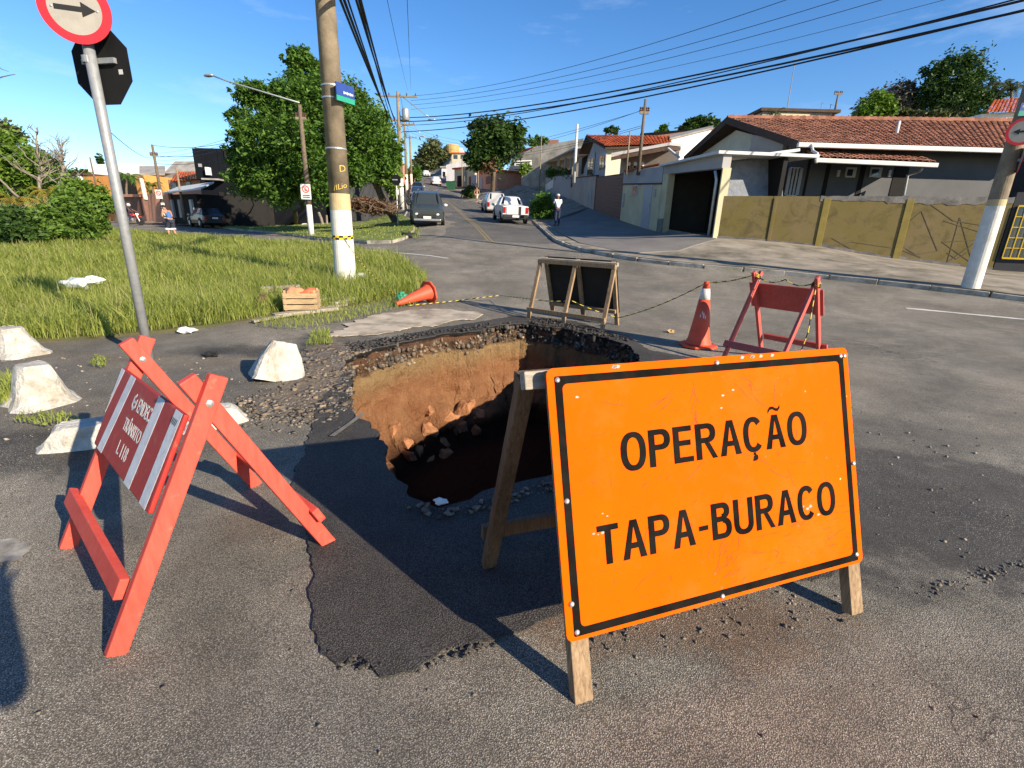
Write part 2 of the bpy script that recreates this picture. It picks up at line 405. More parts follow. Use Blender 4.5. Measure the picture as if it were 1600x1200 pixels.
M_SOIL = mat('verge_soil', (0.075, 0.066, 0.03), 0.95, 0.4, 3, 0.6, 30, (0.05, 0.065, 0.018), 0.8, 1.5)
M_LAWN = mat('lawn_turf', (0.15, 0.185, 0.045), 0.95, 0.35, 1.5, 0.6, 30, (0.15, 0.12, 0.05), 0.6, 0.6)
M_WPAINT = mat('white_road_paint', (0.62, 0.6, 0.54), 0.8, 0.2, 8, 0.2, 60, (0.12, 0.11, 0.1), 0.8, 4)
M_YPAINT = mat('yellow_road_paint', (0.27, 0.20, 0.07), 0.8, 0.2, 8, 0.2, 60, (0.12, 0.11, 0.09), 0.85, 3)

# ------------------------------------------------------------------ the pit and the ground
pit_px = [(546, 566), (556, 552), (585, 545), (620, 537), (655, 530), (700, 522), (745, 517), (790, 507), (820, 506), (860, 511), (905, 518), (950, 530), (985, 541),
          (1000, 556), (985, 592), (955, 640), (925, 690), (900, 718), (880, 735), (850, 744), (800, 752), (760, 772), (735, 785), (690, 792), (652, 774), (628, 748), (611, 733), (606, 700), (592, 672), (568, 655), (551, 640), (547, 605)]
pit_raw = [tuple(G(*p)[:2]) for p in pit_px]
PIT = rough_poly(pit_raw, 0.05, 0.075, 3.3, 2.6)
def grow(poly, amt):
    out = []; n = len(poly)
    for i in range(n):
        a = Vector(poly[i - 1]); b = Vector(poly[(i + 1) % n]); d = (b - a); nn = Vector((d.y, -d.x)).normalized(); out.append(Vector(poly[i]) + nn * amt)
    return out
_ar = sum(PIT[i - 1][0] * PIT[i][1] - PIT[i][0] * PIT[i - 1][1] for i in range(len(PIT)))
if _ar < 0: PIT = PIT[::-1]

outer = [(-420, -14), (420, -14), (420, 420), (-420, 420)]
ground = struct(sheet('ground', outer, 0, 1, M_ASPH, hole=PIT,
    grids=[(-5, 5, -0.5, 8.5, 0.13), (-14, 22, -6, 32, 0.7, (-5, 5, -0.5, 8.5)), (-60, 60, -14, 170, 3.0, (-14, 22, -6, 32)), (-420, 420, -14, 420, 24.0, (-60, 60, -14, 170))]))
ground['label'] = 'old grey asphalt roadway with worn aggregate'

n = NT('pit_strata_and_shade'); n.set(0.95, 0, 0.1); p = n.pos(); sp = n.n('ShaderNodeSeparateXYZ'); n.l(p, sp.inputs[0])
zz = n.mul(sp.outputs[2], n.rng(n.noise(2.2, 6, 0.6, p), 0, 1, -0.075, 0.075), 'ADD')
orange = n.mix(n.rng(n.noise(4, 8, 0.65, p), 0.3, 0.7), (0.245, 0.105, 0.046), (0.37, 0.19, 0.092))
orange = n.mix(n.rng(zz, -1.0, -1.22), orange, (0.05, 0.02, 0.01))  # soil blackened towards the floor: the hole's shade is put into the colour
tan = n.mix(n.rng(n.noise(7, 7, 0.65, p), 0.3, 0.7), (0.25, 0.155, 0.068), (0.38, 0.255, 0.125))
rubb = n.mix(n.rng(n.noise(14, 6, 0.7, p), 0.4, 0.65), (0.06, 0.042, 0.03), (0.24, 0.135, 0.07))
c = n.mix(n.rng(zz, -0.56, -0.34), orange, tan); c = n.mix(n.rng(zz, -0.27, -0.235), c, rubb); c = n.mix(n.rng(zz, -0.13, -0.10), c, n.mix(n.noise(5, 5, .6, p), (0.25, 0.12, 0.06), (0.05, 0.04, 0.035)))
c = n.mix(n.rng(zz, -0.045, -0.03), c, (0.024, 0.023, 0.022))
st = n.mul(n.noise(2.0, 6, 0.6, p), 1.0); n.base(c)
mm = n.n('ShaderNodeMapping'); mm.inputs['Scale'].default_value = (9, 9, 2.2); n.l(p, mm.inputs['Vector'])
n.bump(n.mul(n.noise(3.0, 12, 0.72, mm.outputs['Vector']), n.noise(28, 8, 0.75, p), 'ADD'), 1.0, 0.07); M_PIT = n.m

cenx = sum(p[0] for p in PIT) / len(PIT); ceny = sum(p[1] for p in PIT) / len(PIT)
b = MB(); N = len(PIT); levels = [0, -0.02, -0.035, -0.05, -0.10, -0.17, -0.22, -0.27, -0.32, -0.38, -0.44, -0.5, -0.56, -0.62, -0.68, -0.74, -0.8, -0.86, -0.92, -0.98, -1.05, -1.12, -1.25, -1.42]
ringout = grow(PIT, 1.0)
for li, z in enumerate(levels):
    for i, q in enumerate(PIT):
        nrm = (ringout[i] - Vector(q)); zt = h(*q)
        far = 1.0 if q[1] > 3.2 and q[0] < 0.1 else (0.45 if q[1] > 4.5 else 0.0)      # the bank that slumped
        off = 0.0
        if z <= -0.05: off = 0.035                                                   # undercut below the asphalt
        if z < -0.3: off = 0.03 - 0.05 * (-z - 0.3)
        slump = max(0.0, -z - 0.66) * far; off -= slump * 0.55
        if far == 0.0 and z < -0.1: off += 0.10 * min(1, (-z) * 3)
        pv = Vector((q[0] * 2.3, q[1] * 2.3, z * 3.0))
        amp = 0.0 if li == 0 else (0.012 if li < 3 else 0.055 + 0.14 * min(1, slump * 2.5))
        off += amp * (noise.noise(pv) + 0.5 * noise.noise(pv * 2.7) + 0.3 * noise.noise(pv * 6.3))
        pos = Vector(q) + nrm * off
        b.v.append((pos.x, pos.y, zt + z))
for li in range(len(levels) - 1):
    for i in range(N):
        j = (i + 1) % N; b.f.append((li * N + i, li * N + j, (li + 1) * N + j, (li + 1) * N + i))
base = (len(levels) - 1) * N
last = [Vector(v) for v in b.v[base:]]
for k in (0.66, 0.33):
    o = len(b.v)
    for v in last:
        p0 = Vector((cenx, ceny - 0.3, -1.46)).lerp(v, k); b.v.append((p0.x, p0.y, p0.z + 0.07 * noise.noise(p0 * 3)))
    for i in range(N):
        j = (i + 1) % N; b.f.append((base + i, base + j, o + j, o + i))
    base = o
o = len(b.v); b.v.append((cenx, ceny - 0.3, -1.5))
for i in range(N): b.f.append((base + i, base + (i + 1) % N, o))
b.mi = [0] * len(b.f)
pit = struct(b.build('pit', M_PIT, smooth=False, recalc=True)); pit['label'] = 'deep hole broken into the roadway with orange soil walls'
for pl in pit.data.polygons: pass
# clods of soil slumped against the sunny wall
M_CLOD = mat('orange_clod', (0.30, 0.135, 0.060), 0.95, 0.35, 9, 0.8, 30, bdist=0.03)
clods = [(632, 690, 3.75, .16), (668, 672, 4.1, .17), (700, 655, 4.45, .17), (728, 640, 4.75, .18), (655, 700, 3.65, .13), (690, 690, 3.95, .15), (722, 668, 4.25, .14), (640, 712, 3.4, .12), (668, 716, 3.4, .13), (752, 648, 4.6, .12), (700, 712, 3.6, .13), (615, 668, 4.0, .12), (672, 640, 4.75, .13), (745, 672, 4.2, .12), (770, 625, 4.9, .12)]
bv = pit.data.vertices
import mathutils
bvh = mathutils.bvhtree.BVHTree.FromPolygons([v.co for v in bv], [tuple(f.vertices) for f in pit.data.polygons])
for i, (px, py, Z, r) in enumerate(clods):
    hit = bvh.ray_cast(Vector((0, 0, CAM_H)), ray(px, py).normalized())
    if hit[0] is None: continue
    c = hit[0]
    m = MB(); hb = bmesh.new(); q_ = r * random.uniform(1.0, 1.5)
    for _ in range(22):
        d_ = Vector((random.gauss(0, 1), random.gauss(0, 1), random.gauss(0, 1))).normalized() * random.uniform(.75, 1.05); hb.verts.new((d_.x * q_, d_.y * q_ * .75, d_.z * q_ * .62))
    bmesh.ops.convex_hull(hb, input=hb.verts); bmesh.ops.delete(hb, geom=[v for v in hb.verts if not v.link_faces], context='VERTS'); bmesh.ops.subdivide_edges(hb, edges=hb.edges, cuts=2, use_grid_fill=True); hb.verts.index_update()
    m.add([v.co + v.co.normalized() * .16 * q_ * noise.noise(v.co * 9 / q_ * .25 + Vector((i, 0, 0))) for v in hb.verts], [tuple(v.index for v in f.verts) for f in hb.faces]); hb.free()
    o = m.build('soil_clod', M_CLOD); o.location = c + Vector((-.03, 0.05, -0.03)); o.rotation_euler = (random.uniform(-.5, .5), random.uniform(-.5, .5), random.uniform(0, 6))
    tag(o, 'orange lump of soil slumped against the sunlit wall of the hole', 'soil lump', 'soil lumps inside the hole')

# ------------------------------------------------------------------ patches and marks laid on the road
def gp(lst): return [tuple(G(*q)[:2]) for q in lst]
patch_px = [(488, 868), (487, 905), (492, 985), (506, 1020), (525, 1038), (560, 1024), (600, 1042), (645, 1046), (700, 1020), (780, 1000), (900, 950), (1100, 915), (1290, 900), (1330, 850), (1335, 760), (1320, 680), (1290, 630), (1200, 585), (1080, 560),
            (1015, 548), (985, 528), (940, 515), (900, 503), (850, 497), (800, 494), (740, 505), (690, 512), (640, 522), (590, 536)]
patch_w = gp(patch_px) + [(-1.55, 3.55), (-1.35, 3.1), (-1.25, 2.65), (-1.12, 2.2)]
struct(sheet('asphalt_patch', rough_poly(patch_w, 0.02, 0.035, 9.0, 4.0), 0.009, 0.25, M_PATCH, thick=0.008, hole=PIT), 'dark fresh asphalt patch with ragged edges around the hole')
slab = gp([(512, 528), (545, 505), (600, 491), (650, 485), (700, 484), (748, 489), (735, 500), (690, 507), (640, 516), (580, 526)])
struct(sheet('concrete_slab', rough_poly(slab, 0.03, 0.13, 1.0, 2.6), 0.020, 0.15, M_CEM, thick=0.008, hole=PIT), 'pale worn concrete strip at the far edge of the hole')
def stripe(a, b_, w, name, m, label, dz=0.024):
    a, b_ = G(*a), G(*b_); d = (b_ - a); nn = Vector((-d.y, d.x, 0)).normalized() * w / 2
    poly = [tuple((a + nn)[:2]), tuple((a - nn)[:2]), tuple((b_ - nn)[:2]), tuple((b_ + nn)[:2])]
    o = struct(sheet(name, rough_poly(poly, 0.2, 0.012, random.random() * 9, 3), dz, 0.35, m)); o['label'] = label; return o
stripe((519, 686), (568, 651), 0.03, 'worn_line', mat('worn_grey_line', (.16, .15, .13), .9, .35, 9), 'short worn white line beside the hole')
stripe((1416, 482), (1680, 507), 0.11, 'lane_line', M_WPAINT, 'thin white lane line on the road at right', 0.008)
stripe((560, 390), (700, 404), 0.10, 'stop_line', M_WPAINT, 'faded white line across the junction', 0.008)
def strip_along(pts, w, name, m, label, dz=0.008, step=0.6, seg=3.0):
    "a painted line that follows a list of ground points"
    pts = [Vector(p) for p in pts]; L = []; R = []
    dense = []
    for a, c in zip(pts[:-1], pts[1:]):
        k = max(1, int((c - a).length / seg)); dense += [a.lerp(c, j / k) for j in range(k)]
    dense.append(pts[-1]); b = MB()
    for i, p in enumerate(dense):
        d = (dense[min(i + 1, len(dense) - 1)] - dense[max(i - 1, 0)]); nn = Vector((-d.y, d.x)).normalized() * w / 2
        for s_ in (1, -1):
            q = Vector(p[:2]) + nn * s_; b.v.append((q.x, q.y, h(q.x, q.y) + dz))
    for i in range(len(dense) - 1): b.f.append((2 * i, 2 * i + 1, 2 * i + 3, 2 * i + 2))
    b.mi = [0] * len(b.f); o = struct(b.build(name, m, recalc=False)); o['label'] = label; return o
def xc(y): return float(np.interp(y, XC_Y, XC_X))
# the street climbing away, slightly paler asphalt than the junction
def street_pts(off, y0, y1, st=2.0): return [(xc(y) + off(y) if callable(off) else xc(y) + off, y) for y in np.arange(y0, y1, st)]
lw = lambda y: -4.3 + 0.0 * y
rw = lambda y: 4.0
sp_l = [(x, y) for x, y in street_pts(-4.2, 20, 175)]; sp_r = [(x, y) for x, y in street_pts(3.9, 20, 175)]
struct(sheet('uphill_street', sp_l + sp_r[::-1], 0.004, 1.5, M_ROAD2), 'grey asphalt street climbing away between houses')
for dx in (-0.08, 0.08):
    strip_along([Vector((xc(y) + dx + 0.2, y)) for y in np.arange(19.5, 60, 1.5)], 0.07, 'centre_line', M_YPAINT, 'one of two thin worn yellow centre lines up the street', 0.009)

# verge with long grass at the left
VERGE_PX = [(-160, 560), (0, 537), (90, 534), (180, 528), (250, 520), (330, 511), (400, 500), (450, 490), (520, 486), (585, 474), (640, 462), (665, 448), (668, 436), (640, 420), (600, 404), (560, 394), (500, 388), (430, 382), (350, 376), (280, 372), (215, 364), (150, 356), (60, 352), (-200, 350), (-520, 352), (-700, 420), (-500, 560)]
VERGE = gp(VERGE_PX)
struct(sheet('verge', rough_poly(VERGE, 0.3, 0.08, 2.0, 1.2), 0.035, 0.6, M_SOIL, thick=0.05), 'soil of the grassy verge')
# island lawn under the big tree
ISL_PX = [(255, 349), (330, 354), (400, 362), (470, 371), (530, 378), (575, 381), (612, 380), (634, 374), (646, 362), (646, 350), (630, 338), (600, 332), (540, 330), (460, 332), (380, 338), (300, 342)]
ISLAND = gp(ISL_PX)
struct(sheet('island_lawn', ISLAND, 0.13, 0.8, M_LAWN, thick=0.2), 'short mown lawn of the corner island')

# kerbs: single stones laid end to end
def kerb(name, pts, label, w=0.10, hh=0.11, ln=1.0, m=None, wander=0.014):
    t = thing(name, label, 'kerb', (0, 0, 0)); t['kind'] = 'structure'; del t['category']
    pts = [Vector(p[:2]) for p in pts]; i = 0; pos = 0.0
    segs = [(a, c, (c - a).length) for a, c in zip(pts[:-1], pts[1:])]; tot = sum(s_[2] for s_ in segs)
    def pt(sv):
        for a, c, L in segs:
            if sv <= L: return a.lerp(c, sv / L)
            sv -= L
        return segs[-1][1]
    n_ = int(tot / ln)
    for k in range(n_):
        a = pt(k * ln + 0.012); c = pt((k + 1) * ln - 0.012); dz = random.uniform(-.012, .012)
        za, zc = h(a.x, a.y) + hh / 2 - 0.02 + dz, h(c.x, c.y) + hh / 2 - 0.02 + dz + random.uniform(-.008, .008)
        s_ = Vector((random.uniform(-wander, wander), random.uniform(-wander, wander), 0))
        MB().beam(Vector((a.x, a.y, za)) + s_, Vector((c.x, c.y, zc)) + s_, hh + 0.04, w, (0, 0, 1)).build('kerb_stone', m or M_KERB, t, bevel=0.015)
    return t
KR_PX = [(833, 346), (850, 362), (870, 379), (900, 390), (940, 399), (1000, 409), (1080, 418), (1160, 424), (1250, 432), (1340, 441), (1430, 451), (1520, 461), (1600, 471), (1700, 484), (1800, 498)]
KR = gp(KR_PX); K0 = Vector(KR[0])
far_kerb = [(xc(y) + 3.9, y) for y in np.arange(60, K0.y + 2.5, -2.0)]
kerb('kerb', far_kerb + KR, 'whitewashed kerb of the right hand pavement')
kerb('kerb', ISLAND[:11], 'pale kerb round the island lawn')
kerb('kerb', [(xc(y) - 4.2, y) for y in np.arange(27, 80, 2.0)], 'kerb along the left side of the climbing street')
kerb('kerb', gp([(520, 482), (550, 474), (580, 468)]), 'broken piece of white kerb at the grass corner', 0.13, 0.1, 0.55)
kerb('kerb', gp([(-200, 330), (100, 336), (240, 342), (300, 347)]), 'far kerb of the side road at left')

struct(sheet('worn_paint', rough_poly(gp([(-40, 850), (10, 842), (38, 858), (42, 876), (10, 884), (-40, 880)]), .02, .03, 6, 9), 0.006, .08, mat('flaking_paint', (.30, .28, .24), .9, .4, 14, .3, 40, (.12, .105, .085), .95, 9)), 'flaking patch of white paint at the left frame edge')
# ------------------------------------------------------------------ building materials
M_YWALL = NT('yellow_wall_paint'); _n = M_YWALL; _n.set(0.9, 0, 0.15); _p = _n.pos()
_c = _n.mix(_n.rng(_n.noise(0.8, 7, 0.65, _p), 0.35, 0.7), (0.155, 0.122, 0.040), (0.185, 0.138, 0.072))
_c = _n.mix(_n.rng(_n.noise(2.2, 8, 0.7, _p, 0.6), 0.5, 0.7, 0, 0.75), _c, (0.075, 0.062, 0.028))
_s = _n.n('ShaderNodeSeparateXYZ'); _n.l(_p, _s.inputs[0])
_n.base(_c).bump(_n.noise(25, 6, 0.6, _p), 0.3, 0.01); M_YWALL = _n.m
M_YPIL = mat('yellow_pilaster', (0.21, 0.160, 0.040), 0.85, 0.2, 3, 0.2, 40, (0.2, 0.16, 0.05), 0.7, 2)
M_RAWC = mat('raw_grey_render', (0.17, 0.16, 0.145), 0.9, 0.35, 3, 0.6, 18, (0.06, 0.055, 0.05), 0.8, 2)
M_GREYW = mat('grey_wall_paint', (0.105, 0.107, 0.112), 0.85, 0.1, 1.2, 0.1, 40, (0.07, 0.07, 0.07), 0.5, 0.8)
M_GREYT = mat('grey_textured_render', (0.20, 0.215, 0.24), 0.9, 0.2, 5, 0.9, 16, bdist=0.03)
M_DARKW = mat('dark_grey_paint', (0.035, 0.035, 0.038), 0.8, 0.2, 2, 0.1)
M_CREAM = mat('cream_wall_paint', (0.50, 0.44, 0.28), 0.85, 0.12, 1.2, 0.15, 30, (0.3, 0.27, 0.2), 0.45, 1.0)
M_CREAM2 = mat('pale_cream_paint', (0.66, 0.58, 0.43), 0.85, 0.1, 1.0, 0.1, 30, (0.4, 0.35, 0.28), 0.4, 0.7)
M_BEIGE = mat('beige_wall_paint', (0.36, 0.30, 0.25), 0.85, 0.12, 0.9, 0.15, 30, (0.18, 0.15, 0.13), 0.5, 0.7)
M_LILAC = mat('pale_lilac_grey_paint', (0.35, 0.335, 0.33), 0.85, 0.08, 1.0, 0.1, 30, (0.25, 0.24, 0.24), 0.4, 0.7)
M_BROWN = mat('brown_gate_paint', (0.17, 0.085, 0.055), 0.7, 0.2, 6, 0.2, 40)
M_WHITEP = mat('white_paint', (0.52, 0.52, 0.50), 0.6, 0.06, 4, 0.05, 40, (0.4, 0.38, 0.34), 0.4, 2)
M_WHITEW = mat('white_plaster', (0.72, 0.70, 0.66), 0.85, 0.1, 1.0, 0.1, 30, (0.4, 0.38, 0.33), 0.5, 0.8)
M_DIRTYW = mat('dirty_plaster', (0.34, 0.31, 0.25), 0.9, 0.3, 0.8, 0.3, 14, (0.09, 0.08, 0.06), 0.85, 0.5)
M_GREENW = mat('grey_green_plaster', (0.25, 0.27, 0.20), 0.9, 0.25, 1.2, 0.3, 14, (0.08, 0.08, 0.06), 0.8, 0.7)
M_METALG = mat('grey_metal_door', (0.27, 0.28, 0.30), 0.5, 0.1, 4, 0.0, spec=0.5)
M_SALMON = mat('salmon_paint', (0.60, 0.29, 0.18), 0.85, 0.15, 1.5, 0.15, 20, (0.4, 0.22, 0.15), 0.6, 1)
M_ORANGEW = mat('orange_wall_paint', (0.60, 0.26, 0.07), 0.85, 0.12, 1.2, 0.1, 20, (0.35, 0.17, 0.07), 0.5, 0.8)
M_BLACKW = mat('black_cladding', (0.005, 0.006, 0.009), 0.7, 0.2, 1.2, 0.05, 20, spec=0.15)
M_DWOOD = mat('dark_eaves_wood', (0.06, 0.035, 0.022), 0.8, 0.25, 5)
M_FIBRE = mat('fibre_cement_roof', (0.30, 0.28, 0.25), 0.9, 0.25, 1.5, 0.3, 20, (0.12, 0.11, 0.09), 0.7, 0.8)
M_GLASS = mat('window_glass', (0.03, 0.04, 0.05), 0.08, 0.2, 2, spec=0.8)
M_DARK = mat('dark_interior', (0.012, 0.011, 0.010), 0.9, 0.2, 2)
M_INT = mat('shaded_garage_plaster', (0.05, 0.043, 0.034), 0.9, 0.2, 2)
M_YELM = mat('yellow_metal', (0.60, 0.38, 0.02), 0.5, 0.1, 5)
M_STEEL = mat('galvanised_steel', (0.40, 0.42, 0.43), 0.42, 0.12, 14, 0.05, 80, (0.25, 0.25, 0.25), 0.5, 8, metal=0.55, spec=0.5)
M_WALLY = mat('yellow_ochre_plaster', (0.42, 0.28, 0.10), 0.85, 0.12, 1.0)
def tilemat(name, a, bb):
    n = NT(name); n.set(0.9, 0, 0.15); p = n.pos()
    n.geo = n.geo; ri = n.geo.outputs['Random Per Island']
    c = n.mix(n.rng(n.noise(2.5, 5, 0.7, p), 0.3, 0.7), a, bb)
    c = n.mix(1.0, c, n.mix(ri, (0.62,) * 3, (1.3,) * 3), 'MULTIPLY')
    c = n.mix(n.rng(n.noise(0.9, 7, 0.65, p), 0.5, 0.72, 0, 0.6), c, (0.09, 0.055, 0.04)); n.base(c); n.bump(n.noise(20, 4, .6, p), 0.2, 0.01); return n.m
M_TILE = tilemat('weathered_clay_tile', (0.23, 0.095, 0.06), (0.36, 0.17, 0.11))
M_TILER = tilemat('red_clay_tile', (0.36, 0.075, 0.03), (0.48, 0.12, 0.05))

def roof_field(name, eL, eR, rR, rL, m, parent, tile_w=0.22, course=0.36, amp=0.045):
    "clay tiles laid in courses: every tile its own curved, slightly uneven shell, all joined in one part"
    eL, eR, rR, rL = map(Vector, (eL, eR, rR, rL))
    nrm = (eR - eL).cross(rL - eL).normalized()
    if nrm.z < 0: nrm = -nrm
    nc = max(2, int(((eR - eL).length + (rR - rL).length) / 2 / tile_w)); nr = max(2, int(((rL - eL).length + (rR - eR).length) / 2 / course))
    V = []; Fc = []
    prof = [(-0.5, -0.5), (-0.28, 0.7), (0.0, 1.0), (0.28, 0.7), (0.5, -0.5)]
    for r in range(nr):
        for q in range(nc):
            o = len(V); jz = random.uniform(-.010, .010); js = random.uniform(-.012, .012)
            for k, vv in enumerate((r / nr, (r + 1.12) / nr)):
                for (pu, pz) in prof:
                    u = (q + 0.5 + pu * 1.0) / nc; vv2 = min(vv, 1.0)
                    p0 = eL.lerp(eR, u); p1 = rL.lerp(rR, u)
                    V.append(p0.lerp(p1, vv2) + nrm * (pz * amp + (0.035 if k == 0 else 0.0) + jz + 0.02) + (eR - eL).normalized() * js)
            for k in range(4): Fc.append((o + k, o + k + 1, o + 6 + k, o + 5 + k))
            Fc.append((o, o + 4, o + 3, o + 1)) if False else None
    o = bigmesh(name, np.array([tuple(v) for v in V]), np.array([f for f in Fc if f]), m, parent); o['kind'] = 'stuff'
    so = o.modifiers.new('thickness', 'SOLIDIFY'); so.thickness = 0.018
    return o
def quad_solid(name, pts, vec, m, parent, bevel=0.0): return MB().prism(pts, vec).build(name, m, parent, bevel=bevel)

# ---- frontage plane of the right hand houses
FA = P(1112, 374, 17.6); FD = Vector((-0.0725, 1.0, 0)).normalized(); FN = Vector((FD.y, -FD.x, 0))   # FN points into the plots
def Wp(px, py):
    r = ray(px, py); t = (FN.dot(Vector((FA.x, FA.y, 0)))) / FN.dot(Vector((r.x, r.y, 0))); return Vector((r.x * t, r.y * t, CAM_H + r.z * t))
def wu(px, py=330): return (Wp(px, py) - FA).dot(FD)
def wz(px, py): return Wp(px, py).z
def wat(u, z, inn=0.0): q = Vector((FA.x, FA.y, 0)) + FD * u + FN * inn; return Vector((q.x, q.y, z))
def wrect(u0, u1, z0, z1, inn=0.0, z0b=None, z1b=None): return [wat(u0, z0, inn), wat(u1, z0 if z0b is None else z0b, inn), wat(u1, z1 if z1b is None else z1b, inn), wat(u0, z1, inn)]
def gz(u): q = wat(u, 0); return h(q.x, q.y)
uA, uG, uC, uP, uB = 0.0, wu(1030), wu(970), wu(927), wu(888)     # corner, garage end, cream end, gate end, beige end
# pavement
YB = P(1548, 428, 15.2); YD = (Vector((YB.x, YB.y, 0)) - Vector((FA.x, FA.y, 0))).normalized(); YN = Vector((-YD.y, YD.x, 0)); YL = (Vector((YB.x - FA.x, YB.y - FA.y, 0))).length
def yat(u, z, inn=0.0): q = Vector((FA.x, FA.y, 0)) + YD * u + YN * inn; return Vector((q.x, q.y, z))
def yu(px, py=340):
    r = ray(px, py); t = YN.dot(Vector((FA.x, FA.y, 0))) / YN.dot(Vector((r.x, r.y, 0))); q = Vector((r.x * t, r.y * t, 0)); return (q - Vector((FA.x, FA.y, 0))).dot(YD)
def yz(px, py):
    r = ray(px, py); t = YN.dot(Vector((FA.x, FA.y, 0))) / YN.dot(Vector((r.x, r.y, 0))); return CAM_H + r.z * t
back = [tuple(wat(u, 0, 0.3)[:2]) for u in (0, 10, 20, 30, 45, 60)]
KRI = [(x + 0.05, y + 0.05) for x, y in KR]
fk = [(x + 0.05, y) for x, y in far_kerb]
pav_poly = KRI[::-1] + fk[::-1][:0] + [tuple(fk[k]) for k in range(len(fk) - 1, -1, -1)] + back[::-1] + [tuple(yat(u, 0, 0.3)[:2]) for u in (2, YL, YL + 14)]
struct(sheet('pavement', pav_poly, 0.12, 0.6, M_PAVE, thick=0.2), 'stained concrete pavement in front of the yellow wall')
fore = gp([(848, 352), (905, 385), (980, 402), (1060, 398), (1118, 380)]) + [tuple(wat(u, 0, 0.25)[:2]) for u in (0.3, 6, 12, 22)]
struct(sheet('forecourt', fore, 0.14, 0.6, M_FORE, thick=0.05), 'smooth grey cement forecourt by the garage')

# ---- yellow wall: four panels, pilasters, broken coping, graffiti
zt = yz(1300, 307)
w = thing('yellow_wall', 'low yellow painted wall with graffiti and crumbling grey top', 'wall', (FA.x, FA.y, 0))
OFF = Vector((FA.x, FA.y, 0))
br = [0.0, yu(1203), yu(1284), yu(1412), YL]
for i in range(4):
    u0, u1 = br[i] + 0.006, br[i + 1] - 0.006; zl, zr = zt + (0.0 if i < 2 else -0.05), zt + (0.0 if i < 2 else -0.06)
    q0, q1 = yat(u0, 0), yat(u1, 0)
    pts = [yat(u0, h(q0.x, q0.y) - 0.2, 0.0), yat(u1, h(q1.x, q1.y) - 0.2, 0.0), yat(u1, zr), yat(u0, zl)]
    MB().prism(pts, YN * (0.18 + 0.004 * i)).build('wall_panel', M_YWALL, w, off=OFF, bevel=0.01)
for px in (1207, 1287, 1416):
    u = yu(px); wd = 0.20 if px != 1207 else 0.1; q = yat(u, 0); MB().prism([yat(u - wd / 2, h(q.x, q.y) - .2, -0.03), yat(u + wd / 2, h(q.x, q.y) - .2, -0.03), yat(u + wd / 2, zt - .06, -0.03), yat(u - wd / 2, zt - .06, -0.03)], YN * 0.029).build('pilaster', M_YPIL if px != 1207 else M_YWALL, w, off=OFF, bevel=0.008)
b = MB(); us = np.linspace(yu(1276), YL, 46); lo = []; hi = []
for k, u in enumerate(us):
    lo.append(yat(u, zt - 0.10 - 0.16 * abs(noise.noise(Vector((u * 1.7, 0, 0)))) - 0.03 * random.random() - (0.06 if u > yu(1380) else 0), -0.012)); hi.append(yat(u, zt + 0.015 + 0.03 * noise.noise(Vector((u * 4, 2, 0))), -0.012))
b.prism(lo + hi[::-1], YN * 0.215).build('coping', M_RAWC, w, off=OFF)
b = MB(); us = np.linspace(0, YL, 50); lo = [yat(u, h(*yat(u, 0)[:2]) + .05, -0.009) for u in us]; hi = [yat(u, h(*yat(u, 0)[:2]) + .16 + .1 * abs(noise.noise(Vector((u * 1.3, 7, 0)))) + .08 * abs(noise.noise(Vector((u * 5, 1, 0)))), -0.009) for u in us]
b.prism(lo + hi[::-1], YN * 0.008).build('damp_plinth', M_RAWC, w, off=OFF)
M_GRAF = mat('faded_spray_paint', (0.125, 0.10, 0.065), 0.9, 0.3, 8)
def yv(px, py, inn=-0.034):
    r = ray(px, py); o = OFF + YN * inn; t = YN.dot(Vector((o.x, o.y, 0))) / YN.dot(Vector((r.x, r.y, 0))); return Vector((r.x * t, r.y * t, CAM_H + r.z * t))
b = MB()
for ln in ([(1472, 378), (1530, 375), (1480, 410), (1500, 340), (1520, 412), (1472, 378)], [(1455, 320), (1490, 345), (1535, 352)], [(1475, 345), (1530, 362)], [(1405, 360), (1440, 330), (1465, 392), (1430, 398)],
           [(1290, 385), (1330, 378), (1400, 388), (1450, 380)], [(1300, 372), (1340, 395)], [(1412, 392), (1438, 402), (1415, 388)], [(1480, 395), (1495, 405), (1515, 392)]):
    for a, c in zip(ln[:-1], ln[1:]): b.beam(yv(*a, -0.006), yv(*c, -0.006), 0.016, 0.005, (0, 0, 1))
b.build('graffiti', M_GRAF, w, off=OFF)

# ---- dark wall with a yellow window grille right of the pole
dw = thing('dark_wall', 'dark grey house front with yellow window grille behind the right pole', 'building', tuple(yat(YL + .03, 0)))
o_ = Vector(dw.location); q = yat(YL, 0); gz0 = h(q.x, q.y) - 0.4
MB().prism([yat(YL + .03, gz0, .02), yat(YL + 9, gz0, .02), yat(YL + 9, yz(1540, 300), .02), yat(YL + .03, yz(1540, 300), .02)], YN * .2).build('wall', M_DARKW, dw, off=o_)
MB().prism([yat(YL + 1.6, yz(1580, 300), .15), yat(YL + 9, yz(1580, 300), .15), yat(YL + 9, yz(1580, 226), .15), yat(YL + 1.6, yz(1580, 226), .15)], YN * 4).build('upper_wall', M_DARKW, dw, off=o_)
u0 = yu(1578, 360); z0, z1 = yz(1590, 404), yz(1590, 322)
MB().prism([yat(u0, z0, -.015), yat(u0 + 1.5, z0, -.015), yat(u0 + 1.5, z1, -.015), yat(u0, z1, -.015)], YN * .03).build('window', M_GLASS, dw, off=o_)
gr = MB()
for z in (z0, z1): gr.beam(yat(u0, z, -.05), yat(u0 + 1.5, z, -.05), .05, .03, (0, 0, 1))
gr.build('grille_frame', M_YELM, dw, off=o_)
for k in range(9): MB().beam(yat(u0 + k * .187, z0, -.055), yat(u0 + k * .187, z1, -.055), .022, .02, YD).build('grille_bar', M_YELM, dw, off=o_)
